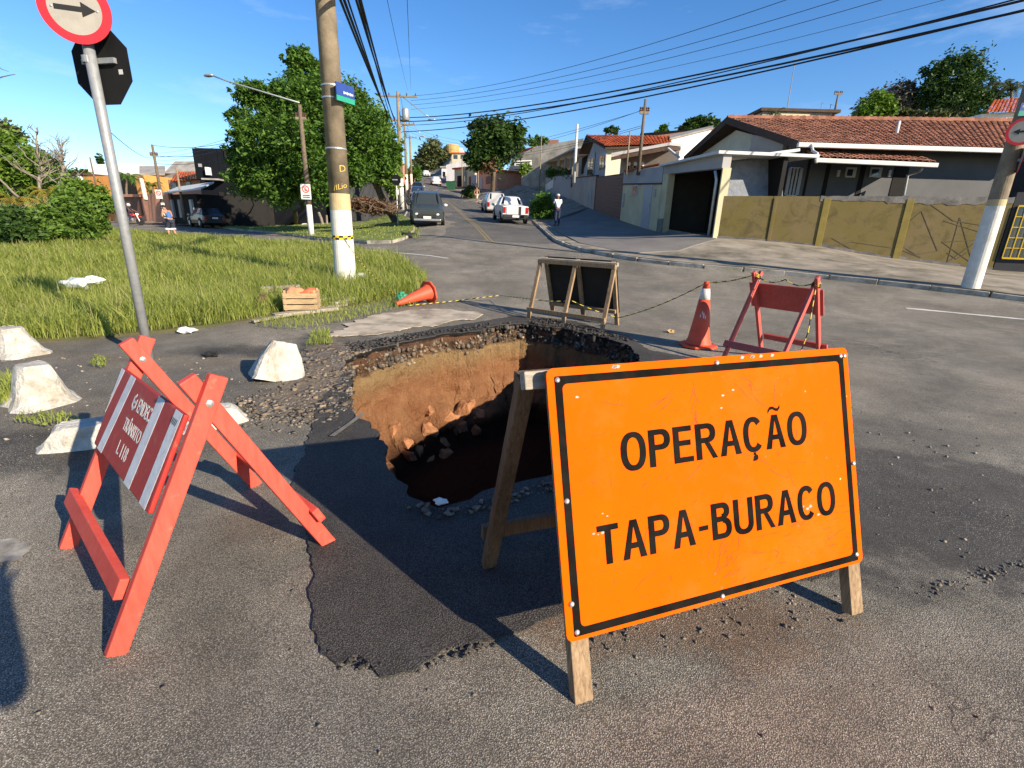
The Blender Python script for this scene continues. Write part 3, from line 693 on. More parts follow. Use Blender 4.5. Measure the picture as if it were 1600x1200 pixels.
for k in range(1, 5): MB().beam(yat(u0, z0 + (z1 - z0) * k / 5, -.05), yat(u0 + 1.5, z0 + (z1 - z0) * k / 5, -.05), .022, .012, (0, 0, 1)).build('grille_bar', M_YELM, dw, off=o_)

# ---- grey house with the big clay roof
hh = thing('tiled_house', 'grey single storey house with large weathered clay tile roof', 'house', tuple(P(1247, 300, 18.6)))
o_ = Vector(hh.location)
eL, eR = P(1247, 224, 18), P(1660, 236, 18); rL, rR = P(1136, 186, 23.1), P(1660, 192, 23.1); bL, bR = P(1069, 247, 27.9), P(1600, 262, 27.9)
rf = roof_field('roof', eL, eR, rR, rL, M_TILE, hh, 0.23, 0.38)
for v in rf.data.vertices: v.co -= o_
MB().prism([eL - Vector((0, 0, .05)), eR - Vector((0, 0, .05)), rR - Vector((0, 0, .05)), rL - Vector((0, 0, .05))], (0, 0, -.1)).build('roof_deck', M_DWOOD, hh, off=o_)
MB().prism([bL, bR, rR - Vector((0, 0, .04)), rL - Vector((0, 0, .04))], (0, 0, -.16)).build('rear_roof', M_DWOOD, hh, off=o_)
b = MB()
n_ = 52
for k in range(n_):
    a, c = rL.lerp(rR, k / n_), rL.lerp(rR, (k + .96) / n_); b.tube([a + Vector((0, 0, .05)), c + Vector((0, 0, .07))], [.11, .13], 7)
b.build('ridge_tiles', M_TILE, hh, off=o_)['kind'] = 'stuff'
MB().beam(rL + Vector((0, 0, -.05)), eL + Vector((0, 0, -.05)), .28, .06, (0, 0, 1)).build('bargeboard', M_DWOOD, hh, off=o_)
MB().beam(rL + Vector((0, 0, -.06)), bL + Vector((0, 0, -.06)), .3, .06, (0, 0, 1)).build('bargeboard', M_DWOOD, hh, off=o_)
MB().beam(eL + Vector((-.05, -.08, -.06)), eR + Vector((0, -.08, -.06)), .16, .14, (0, 0, 1)).build('gutter', M_WHITEP, hh, off=o_, bevel=.02)
# walls below
yw = 19.6
def HP(px, py, Z): return P(px, py, Z)
wl0 = eL + Vector((.35, 1.0, 0)); wr0 = eR + Vector((0, 1.0, 0))
MB().prism([Vector((wl0.x, wl0.y, .6)), Vector((wr0.x, wr0.y, .6)), Vector((wr0.x, wr0.y, eR.z + .28)), Vector((wl0.x, wl0.y, eL.z + .28))], (0, .2, 0)).build('front_wall', M_GREYW, hh, off=o_)
# gable end, cream, set back under the overhang
gx = Vector((0.55, 0.1, 0)); ga, gb, gc = eL + gx + Vector((0, 1.1, .1)), rL + gx + Vector((0, 0, -.45)), bL + gx + Vector((0, -1.2, .05))
MB().prism([Vector((ga.x, ga.y, 1)), ga, gb, gc, Vector((gc.x, gc.y, 1))], (.2, .02, 0)).build('gable_wall', M_CREAM2, hh, off=o_)
gm = ga.lerp(gb, .45)
MB().prism([Vector((gm.x, gm.y, 2)) + Vector((-.62, 0, 0)), gm + Vector((-.62, 0, .12)), ga + Vector((-.35, .3, .25)), Vector((ga.x - .35, ga.y + .3, 2))], (.2, .05, 0)).build('gable_recess', M_BEIGE, hh, off=o_)
def hwin(px0, px1, py0, py1, m, nm, dep=.03, frame=None, par=None):
    "an element set against the front wall plane"
    yy = wl0.y - .001
    def pl(px, py): r = ray(px, py); t = yy / r.y; return Vector((r.x * t, yy, CAM_H + r.z * t))
    a, c = pl(px0, py1), pl(px1, py0)
    return MB().prism([Vector((a.x, yy, a.z)), Vector((c.x, yy, a.z)), Vector((c.x, yy, c.z)), Vector((a.x, yy, c.z))], (0, -dep, 0)).build(nm, m, par or hh, off=o_)
hwin(1226, 1252, 262, 306, M_WHITEP, 'door', .05)
for k in range(1, 5): hwin(1226 + k * 5.2 - .5, 1226 + k * 5.2 + .5, 263, 305, M_METALG, 'door_rib', .065)
hwin(1253, 1270, 238, 306, M_DARK, 'doorway', .02); hwin(1282, 1300, 250, 306, M_DARK, 'doorway', .02); hwin(1343, 1348, 250, 306, M_DARK, 'doorway', .02); hwin(1388, 1424, 250, 306, M_DARK, 'doorway', .02)
for a_, c_ in ((1319, 1338), (1357, 1378)):
    f = hwin(a_, c_, 262, 277, M_WHITEP, 'window', .06); hwin(a_ + 2, c_ - 6, 265, 275, M_GLASS, 'pane', .07, par=f)
for a_ in (1306, 1386): hwin(a_, a_ + 6, 266, 276, M_WHITEP, 'meter_box', .07)
# porch roof
pe0, pe1 = P(1277, 247, 17.3), P(1462, 255, 17.3); pr0, pr1 = P(1258, 236, 18.8), P(1432, 246, 18.8)
pf = roof_field('porch_roof', pe0, pe1, pr1, pr0, M_TILE, hh, .23, .36)
for v in pf.data.vertices: v.co -= o_
MB().prism([p_ - Vector((0, 0, .04)) for p_ in (pe0, pe1, pr1, pr0)], (0, 0, -.08)).build('porch_deck', M_DWOOD, hh, off=o_)
MB().beam(pe0 + Vector((-.05, -.07, -.08)), pe1 + Vector((.02, -.07, -.08)), .15, .13, (0, 0, 1)).build('porch_gutter', M_WHITEP, hh, off=o_, bevel=.02)
d0 = P(1268, 226, 17.9); MB().tube([d0, P(1270, 236, 17.7), P(1277, 240, 17.3), P(1275, 254, 17.2)], .05, 8).build('downpipe', M_WHITEP, hh, True, off=o_)
d1 = P(1445, 258, 17.3); MB().tube([d1, P(1436, 268, 18), P(1418, 274, 18.5), P(1412, 305, 18.6)], .05, 8).build('downpipe', M_WHITEP, hh, True, off=o_)
v0 = P(1400, 212, 20.0); MB().tube([v0 - Vector((0, 0, .1)), v0 + Vector((.03, .05, .55))], .06, 8).build('vent_pipe', M_WHITEP, hh, True, off=o_)
# grey textured side block with sloped white flashing
sd = thing('grey_side_wall', 'grey rough rendered side wall with sloping white flashing on top', 'wall', tuple(P(1135, 300, 17.9)))
o_ = Vector(sd.location)
MB().prism([P(1134, 318, 17.9), P(1223, 324, 17.9), P(1223, 242, 17.9), P(1134, 254, 17.9)], (.02, .25, 0)).build('wall', M_GREYT, sd, off=o_)
MB().beam(P(1131, 250.5, 17.8), P(1246, 235, 17.8), .1, .34, (0, 0, 1)).build('flashing', M_WHITEP, sd, off=o_, bevel=.01)
MB().tube([P(1136, 252, 17.75), P(1134, 304, 17.75)], .035, 8).build('downpipe', M_WHITEP, sd, True, off=o_)
MB().prism([P(1223, 243, 17.95), P(1223, 322, 17.95), P(1219, 322, 17.95), P(1219, 243, 17.95)], (0, 1.5, 0)).build('return_wall', M_DARKW, sd, off=o_)

# ---- garage
ga_ = thing('open_garage', 'open dark garage with pale beam roof between cream wall and yellow wall', 'garage', tuple(wat(.15, gz(.15))))
o_ = Vector(ga_.location)
ug0, ug1 = wu(1120), wu(1038); zb0, zb1 = gz(ug0), gz(ug1); zo0, zo1 = wz(1121, 265), wz(1038, 273)
MB().prism(wrect(0.0, ug0, zb0 - .3, zo0 + .02, .0), FN * .3).build('pillar', M_CREAM, ga_, off=o_)
MB().prism(wrect(ug1, uG, zb1 - .3, zo1 + .02), FN * .3).build('pillar', M_CREAM, ga_, off=o_)
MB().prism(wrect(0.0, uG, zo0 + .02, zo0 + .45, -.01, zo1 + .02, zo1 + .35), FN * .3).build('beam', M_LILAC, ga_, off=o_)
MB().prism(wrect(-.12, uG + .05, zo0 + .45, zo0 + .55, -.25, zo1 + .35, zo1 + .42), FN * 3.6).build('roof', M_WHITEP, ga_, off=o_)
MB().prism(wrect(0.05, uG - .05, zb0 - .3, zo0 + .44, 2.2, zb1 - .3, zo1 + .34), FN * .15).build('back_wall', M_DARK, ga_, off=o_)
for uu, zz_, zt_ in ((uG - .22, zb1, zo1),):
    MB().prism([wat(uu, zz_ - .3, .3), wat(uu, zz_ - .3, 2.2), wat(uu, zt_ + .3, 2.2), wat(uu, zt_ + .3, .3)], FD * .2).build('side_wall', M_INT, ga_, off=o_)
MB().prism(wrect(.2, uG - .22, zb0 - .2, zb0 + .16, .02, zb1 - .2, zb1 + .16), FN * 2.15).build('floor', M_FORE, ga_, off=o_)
MB().prism(wrect(ug1 - .02, uG + .02, zb1 - .1, zb1 + .75, -.03), FN * .03).build('plinth', M_RAWC, ga_, off=o_)
MB().tube([wat(.25, zo0 - .05, -.12), wat(.2, zo0 - .35, -.05), wat(.2, zb0 + .2, -.05)], .05, 8).build('downpipe', M_STEEL, ga_, True, off=o_)

# ---- cream wall with grey door
cw = thing('cream_wall', 'cream street wall with grey metal door and small square window', 'wall', tuple(wat(uG + .05, gz(uG))))
o_ = Vector(cw.location); zc0, zc1 = wz(1029, 263), wz(970, 269)
MB().prism(wrect(uG + .06, uC, gz(uG) - .4, zc0 - .75, 0, gz(uC) - .4, zc1 - .75), FN * .2).build('wall', M_CREAM, cw, off=o_)
MB().prism(wrect(uG + .06, uC, zc0 - .70, zc0, -.02, zc1 - .70, zc1), FN * .24).build('top_band', M_LILAC, cw, off=o_)
MB().prism(wrect(uG + .06, uC, zc0 - .76, zc0 - .69, -.05, zc1 - .76, zc1 - .69), FN * .06).build('string_course', M_DWOOD, cw, off=o_)
ud0, ud1 = wu(1016), wu(1003.5); zd = gz((ud0 + ud1) / 2) + .1
MB().prism(wrect(ud0, ud1, zd, zd + 2.15, -.02), FN * .02).build('door', M_METALG, cw, off=o_)
MB().prism(wrect(ud0 + .12, ud0 + .2, zd + 1.0, zd + 1.15, -.06), FN * .04).build('door_handle', M_STEEL, cw, off=o_)
f = MB().prism(wrect(wu(993.5), wu(983.5), wz(990, 306), wz(990, 290), -.03), FN * .03).build('window', M_METALG, cw, off=o_)
MB().prism(wrect(wu(992), wu(986), wz(990, 304), wz(990, 292), -.04), FN * .01).build('pane', M_GLASS, f, off=o_)
for px, z in ((1021, 1.65), (973, 1.3), (973, .9)): MB().prism(wrect(wu(px + 1.2), wu(px - 1.2), gz(wu(px)) + z, gz(wu(px)) + z + .35, -.05), FN * .05).build('meter_box', M_LILAC, cw, off=o_)
# ---- brown gate
bg_ = thing('brown_gate', 'brown slatted driveway gate between cream and beige walls', 'gate', tuple(wat(uC + .05, gz(uC))))
o_ = Vector(bg_.location); zg0, zg1 = wz(966, 272), wz(928, 277)
for uu in (uC + .12, uP - .12): MB().prism(wrect(uu - .1, uu + .1, gz(uC) - .3, (zg0 if uu < uC + 1 else zg1)), FN * .14).build('gate_post', M_BROWN, bg_, off=o_)
ns = 13
for k in range(ns):
    a0 = gz(uC) + .08 + (zg0 - gz(uC) - .2) * k / ns; a1 = gz(uP) + .08 + (zg1 - gz(uP) - .2) * k / ns; hs_ = (zg0 - gz(uC) - .2) / ns * .9
    MB().prism(wrect(uC + .24, uP - .24, a0, a0 + hs_, .03 + .01 * (k % 2), a1, a1 + hs_), FN * .03).build('slat', M_BROWN, bg_, off=o_)
MB().prism(wrect(uC + .24, uP - .24, gz(uC) - .3, zg0 - .05, .09, gz(uP) - .3, zg1 - .05), FN * .03).build('backing_sheet', M_DWOOD, bg_, off=o_)
# ---- beige wall
be = thing('beige_wall', 'plain beige wall between brown gate and shrub', 'wall', tuple(wat(uP + .02, gz(uP))))
o_ = Vector(be.location); zb_0, zb_1 = wz(927, 277), wz(888, 281)
MB().prism(wrect(uP + .02, uB, gz(uP) - .5, zb_0, 0, gz(uB) - .5, zb_1), FN * .2).build('wall', M_BEIGE, be, off=o_)
MB().prism(wrect(uP + .02, uB, zb_0, zb_0 + .08, -.03, zb_1, zb_1 + .08), FN * .26).build('coping', M_DWOOD, be, off=o_)
MB().prism(wrect(wu(922.5), wu(920.5), gz(uP) + .5, gz(uP) + 1.6, -.04), FN * .04).build('meter_box', M_LILAC, be, off=o_)
MB().prism(wrect(wu(892), wu(890), gz(uB) + 1.0, gz(uB) + 1.9, -.04), FN * .04).build('meter_box', M_DWOOD, be, off=o_)
# ------------------------------------------------------------------ houses further up on the right
def simple_house(name, label, A, B, C_, zb, ztop, wallm, roof=None, cat='house'):
    pass
# two storey house with red roof and front facing gable to the street
g = thing('gabled_house', 'two storey house with red tile roof and bright cream side wall', 'house', tuple(P(949, 280, 34)))
o_ = Vector(g.location); c0 = P(949, 228, 34); l0 = P(911, 236, 43); r0 = P(1004, 232, 34)
c0z, l0z = c0.z, c0.z
MB().prism([Vector((c0.x, c0.y, 1)), c0, Vector((r0.x, r0.y, c0.z)), Vector((r0.x, r0.y, 1))], (0, .25, 0)).build('sunny_wall', M_CREAM2, g, off=o_)
ap = P(925, 214, 38.5)
MB().prism([Vector((c0.x, c0.y + .26, 1)), Vector((c0.x, c0.y + .26, c0.z)), ap + Vector((0.2, 0, -.3)), Vector((l0.x + .2, l0.y, c0.z - .4)), Vector((l0.x + .2, l0.y, 1))], (.25, .02, 0)).build('street_wall', M_LILAC, g, off=o_)
e0, e1 = P(946, 229, 33.6), P(1050, 225.5, 33.6); ri1 = P(1048, 213, 38.5)
ap2 = ap + Vector((-.5, 0, .1))
rf = roof_field('roof', e0, e1, ri1, ap2, M_TILER, g, .24, .4)
for v in rf.data.vertices: v.co -= o_
MB().prism([p_ - Vector((0, 0, .05)) for p_ in (e0, e1, ri1, ap2)], (0, 0, -.12)).build('roof_deck', M_DWOOD, g, off=o_)
bk = P(905, 238, 43.8); MB().prism([ap2 + Vector((0, 0, -.02)), bk, bk + Vector((9, 0, 0)), ri1 + Vector((0, 0, -.02))], (0, 0, -.15)).build('rear_roof', M_DWOOD, g, off=o_)
def onwall(px0, px1, py0, py1, m, nm, par, A=c0, B=l0, off=o_, dep=.06):
    "an element on the vertical plane through A and B"
    d = Vector((B.x - A.x, B.y - A.y, 0)).normalized(); n = Vector((d.y, -d.x, 0))
    if n.dot(Vector((A.x, A.y, 0))) > 0: n = -n
    def pl(px, py): r = ray(px, py); t = n.dot(Vector((A.x, A.y, 0)) + n * .02) / n.dot(Vector((r.x, r.y, 0))); return Vector((r.x * t, r.y * t, CAM_H + r.z * t))
    a, c = pl(px0, (py0 + py1) / 2), pl(px1, (py0 + py1) / 2); z0, z1 = pl(px0, py1).z, pl(px0, py0).z
    return MB().prism([Vector((a.x, a.y, z0)), Vector((c.x, c.y, z0)), Vector((c.x, c.y, z1)), Vector((a.x, a.y, z1))], n * dep).build(nm, m, par, off=off)
A2 = Vector((c0.x, c0.y + .26, 0)); B2 = Vector((l0.x + .2, l0.y, 0))
for a_, c_, t_, b_ in ((918, 929, 248, 277), (937, 947, 244, 265)):
    f = onwall(a_, c_, t_, b_, M_METALG, 'window', g, A2, B2); onwall(a_ + 1.5, (a_ + c_) / 2 - .4, t_ + 2, b_ - 1, M_GLASS, 'pane', f, A2, B2, dep=.09); onwall((a_ + c_) / 2 + .4, c_ - 1.5, t_ + 2, b_ - 1, M_GLASS, 'pane', f, A2, B2, dep=.09)

# low house with brown wall, arches and thin eave
g = thing('arched_house', 'low brown house with small arched windows and a deep pale eave', 'house', tuple(P(1000, 280, 29)))
o_ = Vector(g.location)
w0, w1 = P(972, 240, 29.5), P(1062, 236, 28)
MB().prism([Vector((w0.x, w0.y, 1.5)), Vector((w1.x, w1.y, 1.5)), w1, w0], (0, .25, 0)).build('wall', M_BEIGE, g, off=o_)
MB().prism([P(955, 244, 27.5), P(1047, 227, 27.5), P(1066, 229, 31), P(985, 238, 33)], (0, 0, .16)).build('eave_slab', M_LILAC, g, off=o_)
MB().prism([P(955, 245, 27.55), P(1047, 228, 27.55), P(1064, 230, 30.8), P(985, 239, 32.5)], (0, 0, -.2)).build('soffit', M_DWOOD, g, off=o_)
for px in (982, 992, 1003):
    A2, B2 = w0, w1
    f = onwall(px - 2.6, px + 2.6, 256, 268, M_WHITEW, 'window', g, A2, B2, o_); q = f
    onwall(px - 1.7, px + 1.7, 258, 268, M_DARK, 'pane', q, A2, B2, o_, .09)
    cpt = P(px, 256.5, 29); MB().lathe([(.1, -.03), (.11, .03)], cpt - Vector((0, .12, 0)), 14, M=Matrix.Rotation(rad(90), 3, 'X')).build('arch', M_WHITEW, g, off=o_)
MB().beam(P(1044, 232, 27.4), P(1061, 246, 26), .1, .1).build('downpipe', M_WHITEP, g, off=o_)
MB().prism([P(975, 268, 26.8), P(1030, 257.5, 25), P(1030, 259, 28), P(975, 269, 29)], (0, 0, .08)).build('tile_ledge', M_TILER, g, off=o_)
# white sloping roof house behind it
g = thing('white_gable_house', 'white house end with a long sloping roofline behind the low brown house', 'house', tuple(P(1080, 250, 36)))
o_ = Vector(g.location)
MB().prism([P(1047, 262, 36), P(1072, 262, 36), P(1112, 203, 36), P(1047, 219, 36)], (0, .4, 0)).build('gable_wall', M_WHITEW, g, off=o_)
MB().prism([P(1046, 218.5, 35.9), P(1114, 201.5, 35.9), P(1114, 198.5, 38), P(1046, 214, 38)], (0, 0, .12)).build('roof', M_FIBRE, g, off=o_)
MB().prism([P(1010, 214, 39), P(1118, 199, 39), P(1118, 240, 39), P(1010, 240, 39)], (0, 3, 0)).build('rear_wall', M_BROWN, g, off=o_)

# veranda house: grey base wall, dark veranda above
g = thing('veranda_house', 'grey house with dark sloping veranda roof above a street wall', 'house', tuple(P(865, 320, 48)))
o_ = Vector(g.location)
u0, u1 = uB + .05, wu(841)
MB().prism(wrect(u0, u1, gz(u0) - .5, wz(888, 275), 0.02, gz(u1) - .5, wz(845, 277)), FN * .25).build('street_wall', M_LILAC, g, off=o_)
MB().prism(wrect(wu(862), wu(846), wz(855, 298), wz(855, 287), -.02), FN * .04).build('garage_door', M_WHITEW, g, off=o_)
MB().prism(wrect(u0, u0 + 9, gz(u0) + 2, wz(890, 240), 2.5, gz(u0) + 2, wz(868, 245)), FN * .25).build('upper_wall', M_LILAC, g, off=o_)
for a_, c_ in ((884, 892), (870, 877)): MB().prism(wrect(wu(c_) + 0.6, wu(a_) + .6, wz(a_, 273), wz(a_, 250), 2.42), FN * .08).build('window', M_DARK, g, off=o_)
MB().prism([wat(u0 - 2, wz(905, 240) + .6, -.1), wat(u1 - 2, wz(836, 270) + .1, -.1), wat(u1 - 2, wz(836, 262) + .3, 5), wat(u0 - 2, wz(905, 230) + .9, 5)], (0, 0, .14)).build('roof', M_FIBRE, g, off=o_)
for px in (862, 872, 880, 893): u = wu(px); MB().prism(wrect(u - .12, u + .12, gz(u) + 2, wz(px, 250), .4), FN * .22).build('post', M_LILAC, g, off=o_)
MB().prism(wrect(u0, u1, wz(888, 275), wz(888, 275) + .5, .05, wz(845, 277), wz(845, 277) + .4), FN * .06).build('railing', M_DWOOD, g, off=o_)

# big blank wall with a sign
g = thing('blank_wall_building', 'big blank stained beige wall with rising top edge', 'building', tuple(P(870, 290, 64)))
o_ = Vector(g.location)
MB().prism([P(815, 300, 64), P(912, 300, 60), P(912, 216, 60), P(838, 229, 63), P(815, 240, 64)], (0, 9, 0)).build('wall', M_DIRTYW, g, off=o_)
sg = thing('wall_signboard', 'white signboard with dark lettering high on the blank beige wall', 'sign', tuple(P(818, 255, 61)))
q_ = Vector(sg.location); MB().prism([P(804, 259, 61), P(831, 258, 61), P(831, 250, 61), P(804, 251, 61)], (0, .15, 0)).build('board', M_WHITEP, sg, off=q_)
M_BLACK = mat('black_paint', (0.015, 0.015, 0.015), 0.6, 0.2)
MB().prism([P(806, 254.3, 60.9), P(829, 253.3, 60.9), P(829, 251.8, 60.9), P(806, 252.8, 60.9)], (0, .05, 0)).build('lettering', M_BLACK, sg, off=q_)
MB().prism([P(807, 257.6, 60.9), P(828, 256.6, 60.9), P(828, 255.1, 60.9), P(807, 256.1, 60.9)], (0, .05, 0)).build('lettering', M_BLACK, sg, off=q_)
# grey green wall row
g = thing('old_street_wall', 'old stained grey green street wall with doorways beyond the parked pickup', 'wall', tuple(P(815, 300, 60)))
o_ = Vector(g.location)
u0, u1, u2 = wu(841) + .05, wu(812), wu(790)
MB().prism(wrect(u0, u1, gz(u0) - .5, wz(841, 272), 0, gz(u1) - .5, wz(812, 272)), FN * .3).build('wall', M_DIRTYW, g, off=o_)
MB().prism(wrect(u1 + .02, u2, gz(u1) - .5, wz(812, 250), .2, gz(u2) - .5, wz(790, 255)), FN * 5).build('taller_wall', M_GREENW, g, off=o_)
for px, t_ in ((829, 300), (806, 303), (822, 284)): MB().prism(wrect(wu(px + 1.6), wu(px - 1.6), gz(wu(px)), wz(px, t_), -.03 if px > 812 else .15), FN * .05).build('doorway', M_DARK if px != 822 else M_WHITEW, g, off=o_)
MB().prism(wrect(wu(798), wu(789), wz(795, 262), wz(795, 254), .15), FN * .06).build('window', M_GLASS, g, off=o_)
MB().prism(wrect(u1 + .02, u2, wz(812, 249), wz(812, 247), -.1, wz(790, 254), wz(790, 252)), FN * 6).build('roof', M_TILER, g, off=o_)
# far row where the street bends
def facebox(name, label, cat, px0, px1, pt0, pt1, pb, Z0, Z1, depth, m, roofm=None, base=None):
    a, c = P(px0, pt0, Z0), P(px1, pt1, Z1); t = thing(name, label, cat, (a.x, a.y, h(a.x, a.y))); off = Vector(t.location)
    zb = P((px0 + px1) / 2, pb, (Z0 + Z1) / 2).z if pb else None
    za = zb if zb is not None else min(h(a.x, a.y), h(c.x, c.y)) - .3
    d = Vector((c.x - a.x, c.y - a.y, 0)).normalized(); n = Vector((-d.y, d.x, 0))
    MB().prism([Vector((a.x, a.y, za)), Vector((c.x, c.y, za)), c, a], n * depth).build('wall', m, t, off=off)
    if roofm: MB().prism([a + n * -.3 - d * .3, c + n * -.3 + d * .3, c + n * (depth + .3) + d * .3, a + n * (depth + .3) - d * .3], (0, 0, .25)).build('roof', roofm, t, off=off)
    t['pl'] = 0; del t['pl']
    def el(x0, x1, y0, y1, mm, nm, par=None, dep=.08, inn=0.0):
        def pl(px, py): r = ray(px, py); k = n.dot(Vector((a.x, a.y, 0)) + n * inn) / n.dot(Vector((r.x, r.y, 0))); return Vector((r.x * k, r.y * k, CAM_H + r.z * k))
        A, C = pl(x0, (y0 + y1) / 2), pl(x1, (y0 + y1) / 2); z0, z1 = pl(x0, y1).z, pl(x0, y0).z
        return MB().prism([Vector((A.x, A.y, z0)), Vector((C.x, C.y, z0)), Vector((C.x, C.y, z1)), Vector((A.x, A.y, z1))], n * -dep).build(nm, mm, par or t, off=off)
    return t, el
t, el = facebox('cream_corner_house', 'low cream corner house with arched gate by the bend of the street', 'house', 710, 742, 265, 262, 292, 84, 80, 10, M_CREAM, M_TILER)
el(715, 721, 275, 292, M_DARK, 'gate'); el(726, 729, 262, 291, M_DIRTYW, 'pillar', dep=.4); el(737, 745, 274, 292, M_METALG, 'garage_door'); el(733, 736, 276, 292, M_BROWN, 'door')
t, el = facebox('red_brown_house', 'small red brown house half hidden behind the street tree', 'house', 745, 776, 270, 268, 300, 74, 68, 8, M_SALMON, M_TILER)
el(749, 754, 278, 296, M_METALG, 'door'); el(760, 768, 276, 288, M_BROWN, 'window')
t, el = facebox('white_far_house', 'white sunlit house wall at the far end of the street', 'house', 697, 734, 258, 246, 284, 98, 96, 9, M_WHITEW)
t, el = facebox('yellow_far_house', 'pale yellow far house with red roof and two windows', 'house', 706, 732, 240, 240, 270, 112, 112, 10, M_CREAM, M_TILER)
el(709, 715, 242, 248, M_GLASS, 'window'); el(720, 727, 242, 248, M_GLASS, 'window')
t, el = facebox('orange_far_building', 'orange and yellow far building with a round water tank', 'building', 692, 703, 230, 229, 262, 135, 135, 10, M_WALLY)
q_ = P(707, 245, 136); MB().lathe([(2.0, -6), (2.0, 2.6), (1.7, 3.0)], q_ - Vector(t.location), 16).build('water_tank', M_WALLY, t)
t, el = facebox('far_white_block', 'white block far up the street beside the round tank', 'building', 708, 722, 232, 231, 262, 140, 140, 8, M_WHITEW)
t, el = facebox('stepped_far_house', 'small pale far house stepping down beside the dark tree', 'house', 690, 700, 262, 262, 285, 104, 104, 7, M_WHITEW, M_FIBRE)
el(692, 696, 268, 276, M_DARK, 'door')
t, el = facebox('red_roof_far_house', 'red roofed house showing above the street tree at right', 'house', 802, 834, 240, 233, 262, 76, 72, 8, M_DIRTYW, M_TILER)
t, el = facebox('brick_tower_house', 'small brick block on the skyline above the blank wall', 'house', 856, 873, 219, 218, 240, 90, 90, 5, M_BROWN)
# houses on the skyline behind the big tile roof
t, el = facebox('skyline_house', 'flat dark skyline house with yellow lit side behind the tile roof', 'house', 1192, 1305, 174, 177, 200, 44, 44, 8, M_FIBRE, M_DWOOD)
el(1205, 1262, 178, 190, M_CREAM, 'side_wall', dep=.3)
t, el = facebox('right_red_roof_house', 'white house with red roof at the right edge behind the trees', 'house', 1535, 1680, 178, 168, 230, 34, 34, 8, M_WHITEW)
rr = roof_field('roof', P(1540, 177, 33.6), P(1690, 172, 33.6), P(1690, 145, 37), P(1552, 157, 37), M_TILER, t, .26, .4)
for v in rr.data.vertices: v.co -= Vector(t.location)
t, el = facebox('dark_skyline_roof', 'dark low roof on the skyline left of the tile roof', 'house', 1005, 1110, 212, 204, 226, 62, 56, 6, M_FIBRE, M_DWOOD)

# ------------------------------------------------------------------ left side of the street
t, el = facebox('white_street_building', 'white plastered building along the left side of the street', 'building', 604, 628, 238, 250, 302, 46, 74, 8, M_WHITEW)
el(607, 609, 255, 298, M_LILAC, 'door'); el(613, 617, 262, 285, M_LILAC, 'window'); el(620, 624, 268, 292, M_GREENW, 'shutter')
t, el = facebox('pink_shop_building', 'narrow pinkish shop front up the left side of the street', 'building', 629, 640, 252, 266, 296, 76, 110, 8, M_SALMON)
t, el = facebox('dark_yard_wall', 'dark grey yard wall behind the leaning tree trunk', 'wall', 520, 606, 262, 268, 345, 44, 46, 1.0, M_DARKW)
el(548, 574, 254, 266, M_WHITEW, 'gable_top', dep=.2)
# black corner building
t, el = facebox('black_building', 'black clad two storey corner building behind the big tree', 'building', 304, 500, 231, 236, 360, 43, 44, 12, M_BLACKW)
for k in range(7): el(304 + k * 19, 304 + k * 19 + 18.6, 232, 280, M_BLACKW, 'cladding_panel', dep=.05 + .03 * (k % 2))
M_ACW = mat('white_plastic', (0.6, 0.6, 0.58), 0.5, 0.05)
ac = el(325, 331, 262, 274, M_ACW, 'air_conditioner', dep=.5); ac2 = el(371, 378, 257, 265, M_ACW, 'air_conditioner', dep=.5); el(311, 316, 256, 261, M_METALG, 'vent', dep=.15)
el(325, 352, 280, 282.5, M_FIBRE, 'canopy', dep=1.2); el(352, 362, 234, 250, M_DARK, 'window', dep=.2); el(345, 352, 300, 338, M_DARK, 'glass_door', dep=.1); el(356, 366, 302, 336, M_DARK, 'glass_door', dep=.1); el(370, 386, 300, 330, M_DARK, 'window', dep=.1)
# workshop with awning
t, el = facebox('awning_workshop', 'dark open workshop under a long pale awning', 'building', 257, 306, 304, 303, 350, 42, 38, 6, M_DARK)
a, c = P(255, 303, 40.5), P(314, 296, 35); MB().prism([a, c, c + Vector((-1, 3.5, .7)), a + Vector((-1, 3.5, .7))], (0, 0, .1)).build('awning', M_WHITEP, t, off=Vector(t.location))
for px in (262, 270, 282, 300): el(px, px + 3.5, 312, 340, M_LILAC if px % 4 else M_WHITEP, 'panel', dep=.15)
t, el = facebox('salmon_house', 'salmon house with orange tiled roof above the workshop', 'house', 262, 314, 281, 279, 308, 47, 45, 8, M_SALMON)
rr = roof_field('roof', P(266, 284, 46), P(316, 281, 44.5), P(312, 268, 50), P(277, 269, 50), M_TILER, t, .3, .4)
for v in rr.data.vertices: v.co -= Vector(t.location)
el(270, 277, 286, 296, M_GLASS, 'window'); el(292, 299, 284, 294, M_GLASS, 'window')
t, el = facebox('grey_roof_house', 'grey gabled fibre cement roof house on the left skyline', 'house', 215, 316, 272, 269, 310, 58, 54, 9, M_FIBRE)
a = Vector(t.location); MB().prism([P(255, 271, 56), P(273, 252, 57), P(318, 252, 56), P(318, 271, 55)], (0, 5, .4)).build('roof', M_FIBRE, t, off=a); MB().prism([P(218, 274, 56), P(218, 262, 60), P(258, 262, 60), P(258, 274, 56)], (0, 0, .2)).build('lean_to_roof', M_FIBRE, t, off=a)
el(225, 236, 276, 290, M_DARK, 'window'); el(240, 250, 274, 288, M_DARK, 'window')
t, el = facebox('salmon_street_wall', 'peeling salmon pink garden wall along the side road', 'wall', 188, 262, 304, 302, 346, 44, 41, .4, M_SALMON)
el(191, 222, 308, 336, M_BROWN, 'gate', dep=.12); el(190, 224, 304, 308, M_SALMON, 'lintel', dep=.3)
a = Vector(t.location); MB().tube([P(228, 312, 40.5), P(221, 281, 41), P(219, 279, 41.5)], .16, 8).build('pipe', M_CREAM2, t, True, off=a)
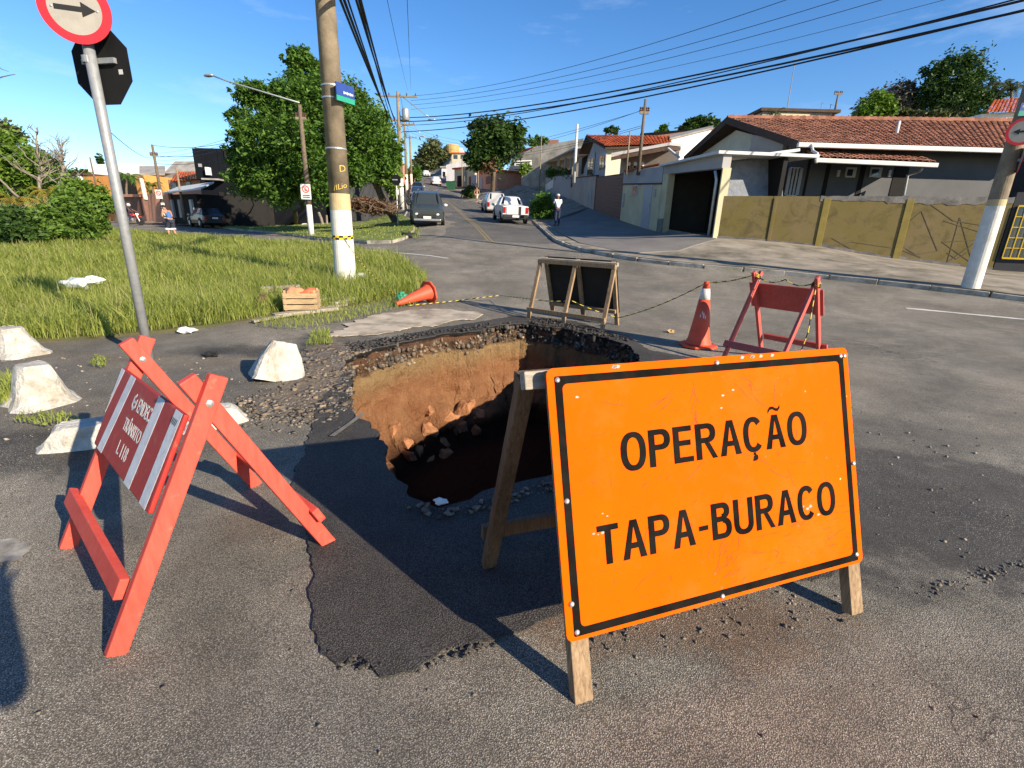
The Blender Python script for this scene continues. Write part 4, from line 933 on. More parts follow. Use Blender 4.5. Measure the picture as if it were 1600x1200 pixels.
t, el = facebox('orange_house', 'orange painted house behind the green bushes', 'house', 129, 224, 276, 273, 350, 52, 50, 8, M_ORANGEW)
el(187, 213, 275, 305, M_DARK, 'open_porch', dep=.02); el(150, 160, 300, 316, M_GLASS, 'window')
t, el = facebox('white_roof_building', 'long white flat roofed building on the left skyline', 'building', 136, 212, 257, 256, 290, 66, 66, 10, M_WHITEW)
t, el = facebox('black_roof_house', 'dark roofed house partly hidden by bare trees', 'house', 78, 132, 276, 274, 320, 60, 58, 8, M_FIBRE, M_DWOOD)
el(84, 92, 280, 290, M_WHITEW, 'window'); el(127, 131, 272, 292, M_WHITEW, 'pillar', dep=.3)
t, el = facebox('far_left_house', 'plain far house behind the thicket at the left edge', 'house', -160, 70, 284, 282, 330, 70, 66, 8, M_DIRTYW, M_TILER)
# ------------------------------------------------------------------ vegetation
M_BARK = mat('grey_brown_bark', (0.13, 0.10, 0.07), 0.95, 0.35, 8, 0.8, 25, bdist=0.03)
M_BARKP = mat('pale_dead_bark', (0.20, 0.17, 0.135), 0.95, 0.3, 8, 0.5, 25)
L_DARK = leafmat('dark_leaves', (0.018, 0.042, 0.010), (0.055, 0.105, 0.020), 0.22)
L_MID = leafmat('mid_green_leaves', (0.035, 0.085, 0.012), (0.10, 0.19, 0.028), 0.3)
L_BRIGHT = leafmat('bright_leaves', (0.07, 0.14, 0.018), (0.17, 0.27, 0.04), 0.35)
L_BMID = leafmat('fresh_green_leaves', (0.05, 0.11, 0.016), (0.15, 0.24, 0.04), 0.35)
L_OLIVE = leafmat('olive_leaves', (0.05, 0.06, 0.02), (0.11, 0.125, 0.045), 0.2)
L_GREY = leafmat('grey_twig_leaves', (0.07, 0.065, 0.05), (0.15, 0.13, 0.10), 0.1)
L_YEL = leafmat('yellowing_leaves', (0.16, 0.13, 0.02), (0.30, 0.24, 0.04), 0.35)
def leaf_arrays(blobs, size, aspect=0.45, droop=0.25, clump=0.28, hollow=0.55, per=26, sprays=6):
    "leaf sized faces gathered in clumps through each blob: (centre, radii, count)"
    V = []
    ex = []
    for c, r, n in blobs:
        if n < 250: continue
        r3 = np.array(r if hasattr(r, '__len__') else (r, r, r))
        for _ in range(sprays):
            dd = rng.normal(size=3); dd /= np.linalg.norm(dd); dd[2] = abs(dd[2]) * .8 - .2; k_ = rng.uniform(.2, .36); ex.append((tuple(np.array(c) + dd * r3 * rng.uniform(.95, 1.2)), tuple(r3 * k_), int(n * k_ * k_ * .7)))
    blobs = [(c, tuple(np.array(r if hasattr(r, '__len__') else (r, r, r)) * (.86 if sprays and n >= 250 else 1)), n) for c, r, n in blobs] + ex
    for c, r, n in blobs:
        c = np.array(c); r = np.array(r if hasattr(r, '__len__') else (r, r, r)); k = max(3, n // per)
        d = rng.normal(size=(k, 3)); d /= np.linalg.norm(d, axis=1)[:, None]
        cen = d * (hollow + (1 - hollow) * rng.random((k, 1)) ** 0.6) * (0.85 + 0.3 * rng.random((k, 1)))
        idx = rng.integers(0, k, n); q = cen[idx] + rng.normal(size=(n, 3)) * clump * (0.5 + 0.9 * rng.random((k, 1)))[idx]
        pos = c + q * r
        ax = rng.normal(size=(n, 3)); ax[:, 2] = ax[:, 2] * 0.5 - droop; ax += d[idx] * 0.5; ax /= np.linalg.norm(ax, axis=1)[:, None]
        nn = rng.normal(size=(n, 3)) * 0.7 + np.array([0, 0, 0.9]); sd = np.cross(ax, nn); sd /= np.linalg.norm(sd, axis=1)[:, None] + 1e-9
        L = size * (0.6 + 0.8 * rng.random((n, 1))); W = L * aspect
        V.append(np.stack([pos - ax * L * .5, pos + sd * W * .5 - ax * L * .05, pos + ax * L * .5, pos - sd * W * .5 - ax * L * .05], 1))
    V = np.concatenate(V); n = len(V); return V.reshape(-1, 3), np.arange(n * 4).reshape(n, 4)
def crown(name, blobs, size, m, parent, off, **kw):
    v, f = leaf_arrays(blobs, size, **kw); return bigmesh(name, v - np.array(off), f, m, parent)
def limb(b, a, c, r0, r1, wob=0.15, seg=6, n=7):
    a, c = Vector(a), Vector(c); L = (c - a).length; pts = []
    for k in range(seg + 1):
        t = k / seg; p = a.lerp(c, t); w = L * wob * math.sin(t * math.pi)
        pts.append(p + Vector((noise.noise(p * 1.3), noise.noise(p * 1.3 + Vector((9, 0, 0))), 0.5 * noise.noise(p * 1.1 + Vector((0, 5, 0))))) * w)
    b.tube(pts, [r0 + (r1 - r0) * k / seg for k in range(seg + 1)], n); return pts
def tree(name, label, foot, blobs, leaf, size, trunk_r=0.2, fork=None, bark=None, limbs=None, cat='tree', group=None, **kw):
    foot = Vector(foot); t = thing(name, label, cat, foot, 0, group); b = MB()
    fork = Vector(fork) if fork else foot.lerp(Vector(blobs[0][0]), 0.5)
    if trunk_r:
        limb(b, foot - Vector((0, 0, .2)), fork, trunk_r, trunk_r * .7, 0.06, 6, 9)
        for c, r, n in (limbs or blobs):
            limb(b, fork, Vector(c), trunk_r * .55, trunk_r * .12, 0.2)
            if n > 600:
                for _ in range(3):
                    rr = r if hasattr(r, '__len__') else (r, r, r)
                    limb(b, fork.lerp(Vector(c), .6), Vector(c) + Vector((random.uniform(-.7, .7) * rr[0], random.uniform(-.7, .7) * rr[1], random.uniform(-.2, .8) * rr[2])), trunk_r * .22, trunk_r * .05, 0.2, 4, 5)
        b.build('trunk', bark or M_BARK, t, smooth=True, off=foot)
    crown('crown', blobs, size, leaf, t, foot, **kw); return t
def blob(px, py, Z, rpx, n, squash=1.0, deep=1.0):
    r = rpx * Z / F_PX; return (tuple(P(px, py, Z)), (r, r * deep, r * squash), n)

# big tree on the island
Zt = 28
bl = [blob(466, 92, Zt, 20, 1300), blob(478, 120, Zt, 30, 2400), blob(448, 165, Zt, 36, 2600), blob(396, 148, Zt - .5, 28, 2000, .75), blob(490, 170, Zt - 1, 48, 4600), blob(545, 160, Zt + 1, 32, 2200), blob(580, 200, Zt + 1, 30, 1800),
      blob(420, 225, Zt - 1, 50, 4200), blob(470, 235, Zt - 2, 50, 4200), blob(560, 215, Zt - 1, 52, 4600), blob(595, 240, Zt, 32, 2200), blob(400, 275, Zt, 38, 2400), blob(440, 285, Zt - 1, 38, 2400), blob(500, 275, Zt - 1.5, 45, 3000), blob(555, 265, Zt - .5, 36, 2000, .7), blob(380, 190, Zt, 22, 900), blob(378, 245, Zt, 26, 1000)]
ft = G(455, 352); tree('street_tree', 'big bushy green tree on the corner lawn behind the utility pole', ft, [(c_, r_, int(n_ * 1.7)) for c_, r_, n_ in bl], L_MID, 0.23, 0.22, fork=P(470, 290, Zt), aspect=0.42, clump=0.17, hollow=0.5, per=34)
b_ = [blob(366, 208, 29, 10, 170), blob(358, 222, 29, 8, 110), blob(352, 236, 29, 7, 90), blob(372, 228, 29, 10, 150)]
tree('small_tree', 'thin sparse dark twig tree at the left of the big tree', G(395, 350), b_, L_DARK, 0.22, 0.05, fork=P(385, 270, 29))
# leaning tree at the street corner
ft = G(622, 350); tree('leaning_tree', 'leaning trunk with light green crown at the street corner', ft, [blob(590, 225, 29, 32, 1700), blob(600, 265, 29, 26, 1300), blob(580, 190, 30, 28, 1300), blob(610, 290, 29, 14, 400)], L_BRIGHT, 0.3, 0.24, fork=P(572, 262, 28.5), aspect=.4)
# stump posts and dead branches
st = thing('tree_stump', 'short cut tree stump beside the sign pole on the lawn', 'stump', G(505, 353)); b = MB(); o_ = Vector(st.location)
b.tube([(0, 0, -.1), (-.12, 0, .6), (-.3, 0, 1.1)], [.13, .12, .11], 8); b.build('trunk', M_BARKP, st); MB().tube([(.3, .1, -.1), (.33, .1, .9)], [.1, .08], 8).build('second_trunk', M_BARKP, st)
M_DEADL = leafmat('dead_leaves', (0.09, 0.045, 0.025), (0.20, 0.11, 0.06), 0.1)
v, f = leaf_arrays([blob(570, 322, 27, 26, 900, .45), blob(600, 325, 27, 20, 600, .45)], 0.35, .2)
bp = MB()
for k in range(40):
    a = P(random.uniform(545, 620), random.uniform(322, 336), 27 + random.uniform(-1, 1)); bp.tube([a, a + Vector((random.uniform(-1.2, 1.2), random.uniform(-.5, .5), random.uniform(.1, .9)))], [.03, .012], 4)
ds = thing('brush_pile', 'heap of dry brown cut branches on the lawn', 'branch pile', G(580, 340)); o_ = Vector(ds.location); bp.build('branches', M_BARK, ds, off=o_); bigmesh('dry_leaves', v - np.array(o_), f, M_DEADL, ds)

# street tree on the right
ft = G(768, 312); tree('round_tree', 'dense dark round street tree leaning over the climbing street', ft, [blob(775, 215, 56, 26, 2600), blob(752, 225, 56, 20, 1500), blob(800, 215, 57, 22, 1700), blob(745, 245, 56, 18, 1300), blob(770, 245, 56, 22, 1500), blob(795, 230, 56, 20, 1200), blob(752, 205, 56, 18, 1000)], L_DARK, 0.5, 0.3, fork=P(772, 268, 56), aspect=.5)
v, f = leaf_arrays([blob(765, 258, 55.5, 12, 260)], .45); bigmesh('dry_crown_patch', v - np.array(ft), f, M_DEADL, [o for o in bpy.data.objects if o.name == 'round_tree'][0])['kind'] = 'stuff'
tree('far_tree', 'large dark tree standing over the top of the street', P(676, 272, 135), [blob(676, 245, 135, 20, 2000), blob(665, 255, 135, 16, 1200), blob(690, 256, 135, 18, 1400), blob(676, 263, 135, 22, 1500, .5), blob(676, 232, 135, 12, 900)], L_OLIVE, 1.0, .5, fork=P(676, 262, 135), aspect=.5)
tree('roadside_tree', 'small green tree along the left side of the far street', G(648, 292), [blob(648, 268, 85, 9, 500), blob(644, 278, 85, 9, 400), blob(653, 275, 85, 7, 300)], L_MID, .6, .15)
tree('ball_shrub', 'dark clipped shrub beside the far walker', G(737, 308), [blob(737, 300, 62, 12, 900, .9), blob(728, 303, 62, 8, 300)], L_DARK, .3, .08, cat='shrub')
tree('flowering_shrub', 'broad shrub with pale leaf tips on the pavement by the pickup', G(848, 346), [blob(848, 318, 33, 15, 1300), blob(838, 326, 33, 12, 700), blob(860, 325, 33, 12, 800), blob(850, 336, 33, 15, 700, .7)], L_MID, .2, .06, cat='shrub')
tree('hanging_shrub', 'small bright shrub below the wall signboard', P(822, 270, 59), [blob(822, 263, 58, 8, 300), blob(816, 268, 58, 5, 120)], L_BRIGHT, .35, 0, cat='shrub')
tree('veranda_plant', 'green plants along the veranda of the grey house', P(862, 276, 47), [blob(862, 270, 46.5, 11, 320, .6), blob(878, 268, 46, 9, 220, .7)], L_MID, .25, 0, cat='plant')
# right skyline trees
tree('skyline_tree', 'tall dark tree behind the tiled roof at right', P(1490, 190, 42), [blob(1490, 120, 42, 36, 2600), blob(1470, 145, 42, 36, 2200), blob(1515, 145, 42, 36, 2400), blob(1495, 165, 42, 42, 2600, .8), blob(1530, 165, 42, 24, 1100), blob(1478, 105, 42, 16, 700)], L_DARK, .3, .3, fork=P(1492, 178, 42), clump=.2)
tree('twiggy_tree', 'greyish thin leaved tree left of the tall dark skyline tree', P(1400, 195, 44), [blob(1400, 158, 44, 26, 1500), blob(1375, 165, 44, 24, 1200), blob(1425, 155, 44, 22, 1200), blob(1352, 172, 44, 16, 500)], L_GREY, .35, .14)
tree('bright_shrub', 'bright green bush just above the tile roof ridge', P(1370, 185, 32), [blob(1372, 162, 32, 15, 900), blob(1360, 172, 32, 16, 700), blob(1385, 172, 32, 14, 600), blob(1345, 180, 32, 12, 300, .5)], L_BRIGHT, .3, .08, cat='shrub')
tree('hedge_plants', 'low mixed plants along the ridge in front of the skyline trees', P(1450, 184, 33), [blob(1415, 178, 33, 13, 400, .6), blob(1445, 180, 33, 12, 320, .6), blob(1470, 178, 33, 11, 300, .7)], L_OLIVE, .3, 0, cat='plant')
tree('ridge_tree', 'dark tree crown above the white gable house', P(1092, 208, 70), [blob(1085, 196, 70, 15, 900, .7), blob(1105, 194, 70, 16, 900, .7), blob(1070, 202, 70, 10, 300, .6)], L_DARK, .6, .2)
tree('ridge_tree', 'small green tree on the skyline above the red roofs', P(1035, 214, 72), [blob(1035, 206, 72, 9, 400), blob(1026, 209, 72, 6, 150)], L_MID, .6, .15)
tree('ridge_tree', 'small dark tree above the left end of the red roof', P(955, 212, 80), [blob(955, 204, 80, 8, 400, .7), blob(963, 206, 80, 6, 200, .6)], L_DARK, .6, .15)
tree('ridge_tree', 'low green tree above the blank beige wall', P(843, 226, 90), [blob(843, 220, 90, 10, 400, .7), blob(835, 224, 90, 8, 260, .6)], L_MID, .8, .15)
def palm(name, label, foot, top, nf, ln, m, r=.12, droop=.9, group=None):
    foot, top = Vector(foot), Vector(top); t = thing(name, label, 'palm', foot, 0, group); b = MB()
    limb(b, foot, top, r, r * .7, .04); b.build('trunk', M_BARK, t, smooth=True, off=foot)
    for k in range(nf):
        a = k * 2.399 + random.uniform(-.2, .2); e = random.uniform(.3, 1.1); b = MB(); pts = []
        for j in range(8):
            q = j / 7; rr = ln * q * (1 - .25 * q); pts.append(top + Vector((math.cos(a) * rr, math.sin(a) * rr, ln * (q * e - droop * q * q))))
        b.tube(pts, [.02 - .015 * j / 7 for j in range(8)], 4)
        for j in range(1, 8):
            for s_ in (-1, 1):
                for w_ in (0, .5):
                    p = pts[j - 1].lerp(pts[j], w_); d = (pts[j] - pts[j - 1]).normalized(); sd = Vector((-d.y, d.x, 0)).normalized() * s_
                    tip = p + sd * ln * .25 * (1 - .4 * j / 7) + d * ln * .12 - Vector((0, 0, ln * .10)); b.add([p - d * ln * .02, p + d * ln * .03, tip], [(0, 1, 2)])
        b.build('frond', m, t, off=foot, recalc=False)
    return t
palm('palm_tree', 'feathery palm crown at the right edge behind the tiled roof', P(1578, 190, 38), P(1580, 140, 38), 13, 2.0, L_OLIVE)
palm('palm_tree', 'small palm behind the skyline house left of the antenna', P(1212, 190, 42), P(1212, 176, 42), 10, 1.1, L_OLIVE)
palm('palm_tree', 'tall green palm in front of the orange house', P(198, 318, 47), P(198, 278, 47), 14, 1.9, L_MID)
palm('palm_tree', 'shorter palm right of the orange house porch', P(240, 304, 50), P(238, 290, 50), 12, 1.4, L_MID)
# left thicket
def shrub_at(label, px, py, Z, bls, m, size, cat='shrub', name='bush', **kw): return tree(name, label, P(px, py, Z), bls, m, size, 0.06, cat=cat, **kw)
shrub_at('broad glossy green bush at the edge of the long grass', 110, 372, 18, [blob(115, 340, 18, 30, 1700), blob(75, 350, 18, 30, 1500), blob(145, 330, 18.5, 20, 800), blob(60, 365, 17.5, 24, 800), blob(110, 316, 19, 20, 800), blob(146, 350, 18, 18, 700), blob(95, 365, 17.5, 30, 1100, .7)], L_BMID, .17)
shrub_at('leafy bright bush behind the broad glossy bush', 140, 345, 21, [blob(140, 305, 21, 24, 1100), blob(120, 298, 21, 18, 700), blob(158, 320, 21, 18, 700)], L_BRIGHT, .2)
shrub_at('dark low bush at the far left edge of the grass', 20, 375, 17, [blob(20, 352, 17, 30, 1500, .8), blob(-15, 345, 17, 34, 1400), blob(40, 365, 16.5, 22, 800, .7)], L_DARK, .18)
tree('broadleaf_tree', 'bright green tree crown at the left edge', P(25, 370, 24), [blob(20, 245, 24, 34, 2000), blob(45, 265, 24, 28, 1500), blob(5, 280, 24, 34, 1600), blob(60, 290, 24, 22, 900), blob(-25, 260, 24, 36, 1500)], L_BRIGHT, .26, .15)
tree('dark_far_tree', 'dark tree top at the left edge above the bright tree', P(0, 260, 40), [blob(0, 205, 40, 20, 900, .7), blob(18, 212, 40, 14, 500, .7), blob(-20, 210, 40, 20, 600, .8)], L_OLIVE, .35, .2)
tree('dark_far_tree', 'dark spreading tree behind the bare trees', P(65, 300, 42), [blob(58, 250, 42, 24, 1200, .7), blob(78, 262, 42, 18, 800, .7), blob(40, 242, 42, 16, 600, .7)], L_DARK, .35, .2)
tree('dark_far_tree', 'low dark tree line left of the white flat roofed building', P(118, 300, 75), [blob(118, 272, 75, 12, 700, .6), blob(100, 276, 75, 12, 500, .6), blob(135, 270, 75, 9, 300, .6)], L_DARK, .6, .2)
tree('cypress_tree', 'narrow dark cypress on the left skyline', P(156, 262, 80), [blob(156, 252, 80, 5, 300, 2.2)], L_DARK, .5, .1)
palm('yellow_plant', 'yellowing arching leafy plant at the left edge of the grass', P(25, 350, 19), P(22, 315, 19), 16, 1.3, L_YEL, .06, 1.0)
palm('yellow_plant', 'yellow leaved plant between the bare trees', P(75, 345, 21), P(72, 300, 21), 14, 1.0, L_YEL, .05, 1.1)
def bare(label, foot, top, spread, Z, n=26):
    f0 = P(*foot, Z); t0 = P(*top, Z); t = thing('bare_tree', label, 'tree', f0); b = MB(); limb(b, f0, t0, .09, .02, .08, 10)
    L = (t0 - f0).length
    for k in range(n):
        q = random.uniform(.42, .97); p = f0.lerp(t0, q); d = Vector((random.uniform(-1, 1), random.uniform(-.6, .6), random.uniform(.2, .9))).normalized(); e = p + d * L * spread * (1.15 - q) * random.uniform(.5, 1)
        pts = limb(b, p, e, .03, .008, .25, 5, 5)
        for _ in range(3):
            s_ = pts[random.randint(2, 5)]; limb(b, s_, s_ + Vector((random.uniform(-1, 1), random.uniform(-.6, .6), random.uniform(0, .9))) * L * .09, .012, .004, .2, 3, 4)
    b.build('trunk', M_BARKP, t, smooth=True, off=f0); return t
bare('tall leafless pale tree nearest the left edge', (68, 360), (58, 198), .55, 22)
bare('leafless pale tree with wide branches right of the first bare tree', (105, 350), (97, 222), .75, 22)
b = MB(); f0 = P(75, 350, 20); t = thing('fallen_branch', 'long pale leaning dead branch in the thicket at left', 'branch', f0); limb(b, f0, P(-10, 272, 20), .07, .03, .06, 8); limb(b, P(52, 330, 20), P(48, 350, 20), .05, .03); b.build('trunk', M_BARKP, t, smooth=True, off=f0)
b = MB(); f0 = P(-30, 130, 14); t = thing('dead_twig', 'bare dark twig reaching in at the left edge of the sky', 'branch', f0); limb(b, P(-60, 200, 14), f0, .06, .04); limb(b, f0, P(24, 116, 14), .03, .008, .1); limb(b, P(0, 106, 14), P(14, 112, 14), .012, .005); limb(b, f0, P(-5, 100, 14), .02, .01); b.build('twig', M_BARK, t, off=f0)

# ---- long grass of the verge
def blades(name, poly, n, hmin, hmax, w, m, label, near=7.0, dens=None, power=1.3, box=None, lean=0.7, lift=0.03):
    P2 = np.array([q[:2] for q in poly]); x0, y0 = P2.min(0); x1, y1 = P2.max(0)
    if box: x0, x1, y0, y1 = max(x0, box[0]), min(x1, box[1]), max(y0, box[2]), min(y1, box[3])
    X = []; Y = []; got = 0
    for _ in range(200):
        k = 60000; x = rng.uniform(x0, x1, k); y = rng.uniform(y0, y1, k); dd = np.hypot(x, y)
        keep = rng.random(k) < np.clip((near / dd) ** power, 0, 1); x, y = x[keep], y[keep]
        keep = inpoly(x, y, poly); x, y = x[keep], y[keep]
        if dens is not None: q = dens(x, y); keep = rng.random(len(x)) < q; x, y = x[keep], y[keep]
        X.append(x); Y.append(y); got += len(x)
        if got >= n: break
    x = np.concatenate(X)[:n]; y = np.concatenate(Y)[:n]; n = len(x)
    z = hn(x, y) + lift; dd = np.hypot(x, y)
    cl = 0.5 + 0.5 * np.sin(1.3 * x + 0.7 * y) * np.sin(1.1 * y - 0.6 * x + 1.0); cl = 0.55 + 0.45 * cl + 0.12 * np.sin(5 * x) * np.sin(4.3 * y)
    H = (hmin + (hmax - hmin) * rng.random(n) ** 1.6) * cl; W = w * (0.6 + 0.8 * rng.random(n)) * np.clip(dd / 9, 1, 2.4)
    a = rng.uniform(0, 2 * np.pi, n); ln = lean * (0.25 + rng.random(n)) * H; dx = np.cos(a); dy = np.sin(a)
    wx = -dy + rng.normal(0, .3, n); wy = dx + rng.normal(0, .3, n)
    vs = []
    for t, ww in ((0, .8), (.45, 1.0), (.8, .6)):
        cx = x + dx * ln * t * t; cy = y + dy * ln * t * t; cz = z + H * (t - .25 * t * t * lean)
        vs.append(np.stack([cx - wx * W * ww / 2, cy - wy * W * ww / 2, cz], 1)); vs.append(np.stack([cx + wx * W * ww / 2, cy + wy * W * ww / 2, cz], 1))
    tip = np.stack([x + dx * ln, y + dy * ln, z + H * (1 - .25 * lean)], 1)
    vs.append(tip); vs.append(tip + np.stack([wx * .001, wy * .001, 0 * x], 1))
    V = np.stack(vs, 1).reshape(-1, 3); o = (np.arange(n) * 8)[:, None]
    Fc = np.concatenate([o + np.array([[0, 1, 3, 2]]), o + np.array([[2, 3, 5, 4]]), o + np.array([[4, 5, 7, 6]])], 1).reshape(-1, 4)
    return stuff(bigmesh(name, V, Fc, m), label)
M_GRASS = leafmat('long_grass_blades', (0.14, 0.185, 0.032), (0.40, 0.43, 0.105), 0.48)
M_GRASS2 = leafmat('mown_grass_blades', (0.14, 0.19, 0.03), (0.29, 0.33, 0.07), 0.35)
M_STRAW = leafmat('dry_grass_stems', (0.20, 0.19, 0.07), (0.34, 0.31, 0.14), 0.3)
blades('long_grass', VERGE, 230000, .16, .50, .0072, M_GRASS, 'long uncut grass covering the verge', box=(-40, 2, 4, 30))
blades('dry_grass', VERGE, 9000, .25, .62, .005, M_STRAW, 'dry straw coloured stems among the long grass', box=(-30, 2, 4, 22), lean=.4)
blades('lawn_grass', ISLAND, 26000, .05, .14, .014, M_GRASS2, 'short grass of the corner lawn', near=30, lift=.12)
for name, px, sz, n, lab in (('grass_tuft', [(0, 640), (12, 600), (28, 606), (32, 630)], .25, 500, 'grass tuft growing at the left edge beside the white blocks'), ('grass_tuft', [(478, 545), (490, 525), (515, 520), (520, 540)], .12, 420, 'grass tuft by the white block near the rubble'),
                             ('grass_tuft', [(20, 665), (40, 650), (110, 655), (130, 665), (70, 672)], .07, 220, 'thin weeds behind the left barricade'), ('grass_tuft', [(140, 575), (150, 562), (172, 566), (165, 580)], .1, 130, 'thin weeds at the foot of the sign pole'),
                             ('grass_tuft', [(395, 512), (420, 500), (540, 486), (600, 472), (640, 466), (655, 478), (560, 500), (470, 520)], .16, 1900, 'patchy grass along the broken verge edge'),
                             ('grass_tuft', [(1120, 423), (1250, 430), (1340, 440), (1330, 437), (1200, 424)], .1, 260, 'weeds growing along the right hand kerb'), ('grass_tuft', [(640, 352), (660, 362), (652, 376), (636, 370)], .3, 260, 'weeds at the corner of the island lawn'), ('grass_tuft', [(1560, 462), (1640, 470), (1640, 455), (1570, 452)], .12, 260, 'weeds beside the right pole')):
    blades(name, gp(px), n, sz * .4, sz, .006, M_GRASS, lab, near=50)
# ------------------------------------------------------------------ poles, signs, wires
M_POLE = mat('weathered_concrete_pole', (0.22, 0.175, 0.12), 0.9, 0.25, 5, 0.5, 30, (0.11, 0.09, 0.065), 0.7, 2)
M_LIME = mat('whitewash', (0.60, 0.58, 0.53), 0.9, 0.08, 8, 0.3, 50, (0.4, 0.36, 0.28), 0.6, 5)
M_OCH = mat('ochre_paint', (0.45, 0.35, 0.19), 0.85, 0.12, 6)
M_BLACK2 = mat('black_rubber', (0.018, 0.018, 0.02), 0.6, 0.2)
M_REDS = mat('red_sign_paint', (0.58, 0.016, 0.022), 0.4, 0.1, 6, spec=0.5)
M_WSIGN = mat('weathered_white_sign', (0.31, 0.285, 0.245), 0.5, 0.1, 5, 0, 40, (0.25, 0.22, 0.19), 0.6, 9)
M_SBACK = mat('dark_sign_back', (0.013, 0.013, 0.013), 0.8, 0.3, 3, spec=0.1)
M_BLUE = mat('blue_enamel', (0.02, 0.05, 0.22), 0.4, 0.1, spec=0.5)
M_GREEN = mat('green_enamel', (0.02, 0.26, 0.17), 0.4, 0.1, spec=0.5)
M_CHALK = mat('yellow_chalk_paint', (0.50, 0.36, 0.09), 0.9, 0.25, 12)
M_GALV = mat('galvanised_pipe', (0.25, 0.26, 0.265), 0.5, 0.15, 20, 0.05, 60, (0.3, 0.28, 0.25), 0.5, 10, metal=0.25, spec=0.5)
M_TAPEY = mat('yellow_plastic_tape', (0.75, 0.48, 0.02), 0.5, 0.1)
M_CERAM = mat('brown_ceramic', (0.10, 0.05, 0.035), 0.3, 0.1, spec=0.6)
def prot(M, loc):
    T = M.to_4x4(); T.translation = Vector(loc); return T
def face_dir(d):
    "matrix whose x, y span a sign facing direction d"
    d = Vector(d).normalized(); x = Vector((0, 0, 1)).cross(d).normalized(); y = d.cross(x); return Matrix((x, y, d)).transposed()

# near utility pole
pf = G(541, 447); pf.z -= 0.02
def pr(z): return 0.205 - 0.0078 * z
up_ = thing('utility_pole', 'tall concrete utility pole with white painted foot and yellow tape', 'utility pole', pf)
def shell(z0, z1, extra, m, nm, n=28): 
    return MB().lathe([(pr(z0) + extra, z0), (pr((z0 + z1) / 2) + extra, (z0 + z1) / 2), (pr(z1) + extra, z1)], n=n).build(nm, m, up_, smooth=False)
def pz(py): return (P(541, py, (pf - Vector((0, 0, CAM_H))).length).z) - pf.z
def zpole(px, py, base):
    r = ray(px, py); t = (r.x * base.x + r.y * base.y) / (r.x ** 2 + r.y ** 2); return CAM_H + r.z * t - base.z
z_w, z_o = zpole(537, 329, pf), zpole(536, 303, pf)
sh = shell(z_o, 10.5, 0, M_POLE, 'shaft'); shell(-.1, z_w, .002, M_LIME, 'white_band'); shell(z_w + .002, z_o - .002, .001, M_OCH, 'ochre_band')
for p_ in list(sh.data.polygons): p_.use_smooth = True
# tape wound round the foot, black and yellow
zt_ = zpole(538, 370, pf); b = MB(); n_ = 32
for k in range(n_):
    a0, a1 = 2 * math.pi * k / n_, 2 * math.pi * (k + 1) / n_; r_ = pr(zt_) + .006
    for j in range(2):
        z0, z1 = zt_ - .035 + j * .04, zt_ - .035 + (j + 1) * .038
        b.add([(r_ * math.cos(a), r_ * math.sin(a), z + .02 * math.sin(a)) for a, z in ((a0, z0), (a1, z0), (a1, z1), (a0, z1))], [(0, 1, 2, 3)], (k // 2 + j) % 2)
b.build('tape', [M_TAPEY, M_BLACK2], up_)
for py in (136, 155, 233): 
    zz_ = zpole(525, py, pf); shell(zz_ - .012, zz_ + .012, .006, M_STEEL, 'steel_strap')
def on_pole(txt, px, py, hgt, m, tilt=0.0):
    vs, fs = text_geo(txt, 1.0, 0.0, 1.0, 0.0); k = hgt / .73; zz0 = zpole(px, py, pf); base_a = math.atan2(-pf.y, -pf.x)
    r_ = pr(zz0) + .004; d = Vector((px - 541, 0)).x; x0 = (px - 529) / 33 * .40
    b = MB(); out = []
    for v in vs:
        x = x0 + v.x * k; a = base_a + math.asin(max(-.99, min(.99, x / r_))); out.append((r_ * math.cos(a), r_ * math.sin(a), zz0 + v.y * k + tilt * v.x * k))
    b.add(out, fs); b.build('chalk_writing', m, up_, recalc=False)
on_pole('D', 531, 270, .12, M_CHALK, .1); on_pole('/ILio', 521, 299, .10, M_CHALK, .3); on_pole('71', 527, 345, .1, M_GALV)
# blue street plate on the pole, seen edge on from the left
zb_ = zpole(530, 149, pf); bl_ = thing('street_name_plate', 'blue and green street name plate strapped to the near utility pole', 'sign', pf + Vector((0, 0, zb_)))
M_ = face_dir((0.88, -0.47, 0)); cen = Vector((.27, -.10, 0)); b = MB()
def plate(w, hh, d, x=0, y=0, z=0): 
    return [M_ @ Vector((x + sx * w / 2, y + sy * hh / 2, z + sz * d / 2)) + cen for sz in (-1, 1) for sx, sy in ((-1, -1), (1, -1), (1, 1), (-1, 1))]
BOXF = [(3, 2, 1, 0), (4, 5, 6, 7), (0, 1, 5, 4), (1, 2, 6, 5), (2, 3, 7, 6), (3, 0, 4, 7)]
MB().add(plate(.42, .20, .02, 0, .045), BOXF).build('plate', M_BLUE, bl_); MB().add(plate(.42, .085, .02, 0, -.1), BOXF).build('green_band', M_GREEN, bl_)
MB().add(plate(.3, .16, .05, -.04, 0, -.04), BOXF).build('bracket', M_BLACK2, bl_)
b = MB()
for k in range(9): b.add([M_ @ Vector((-.04 + k * .026 + sx * .009, .005 + sy * (.016 if k % 3 else .024), .011 + z)) + cen for z in (0, .002) for sx, sy in ((-1, -1), (1, -1), (1, 1), (-1, 1))], BOXF)
b.build('lettering', M_WHITEP, bl_)

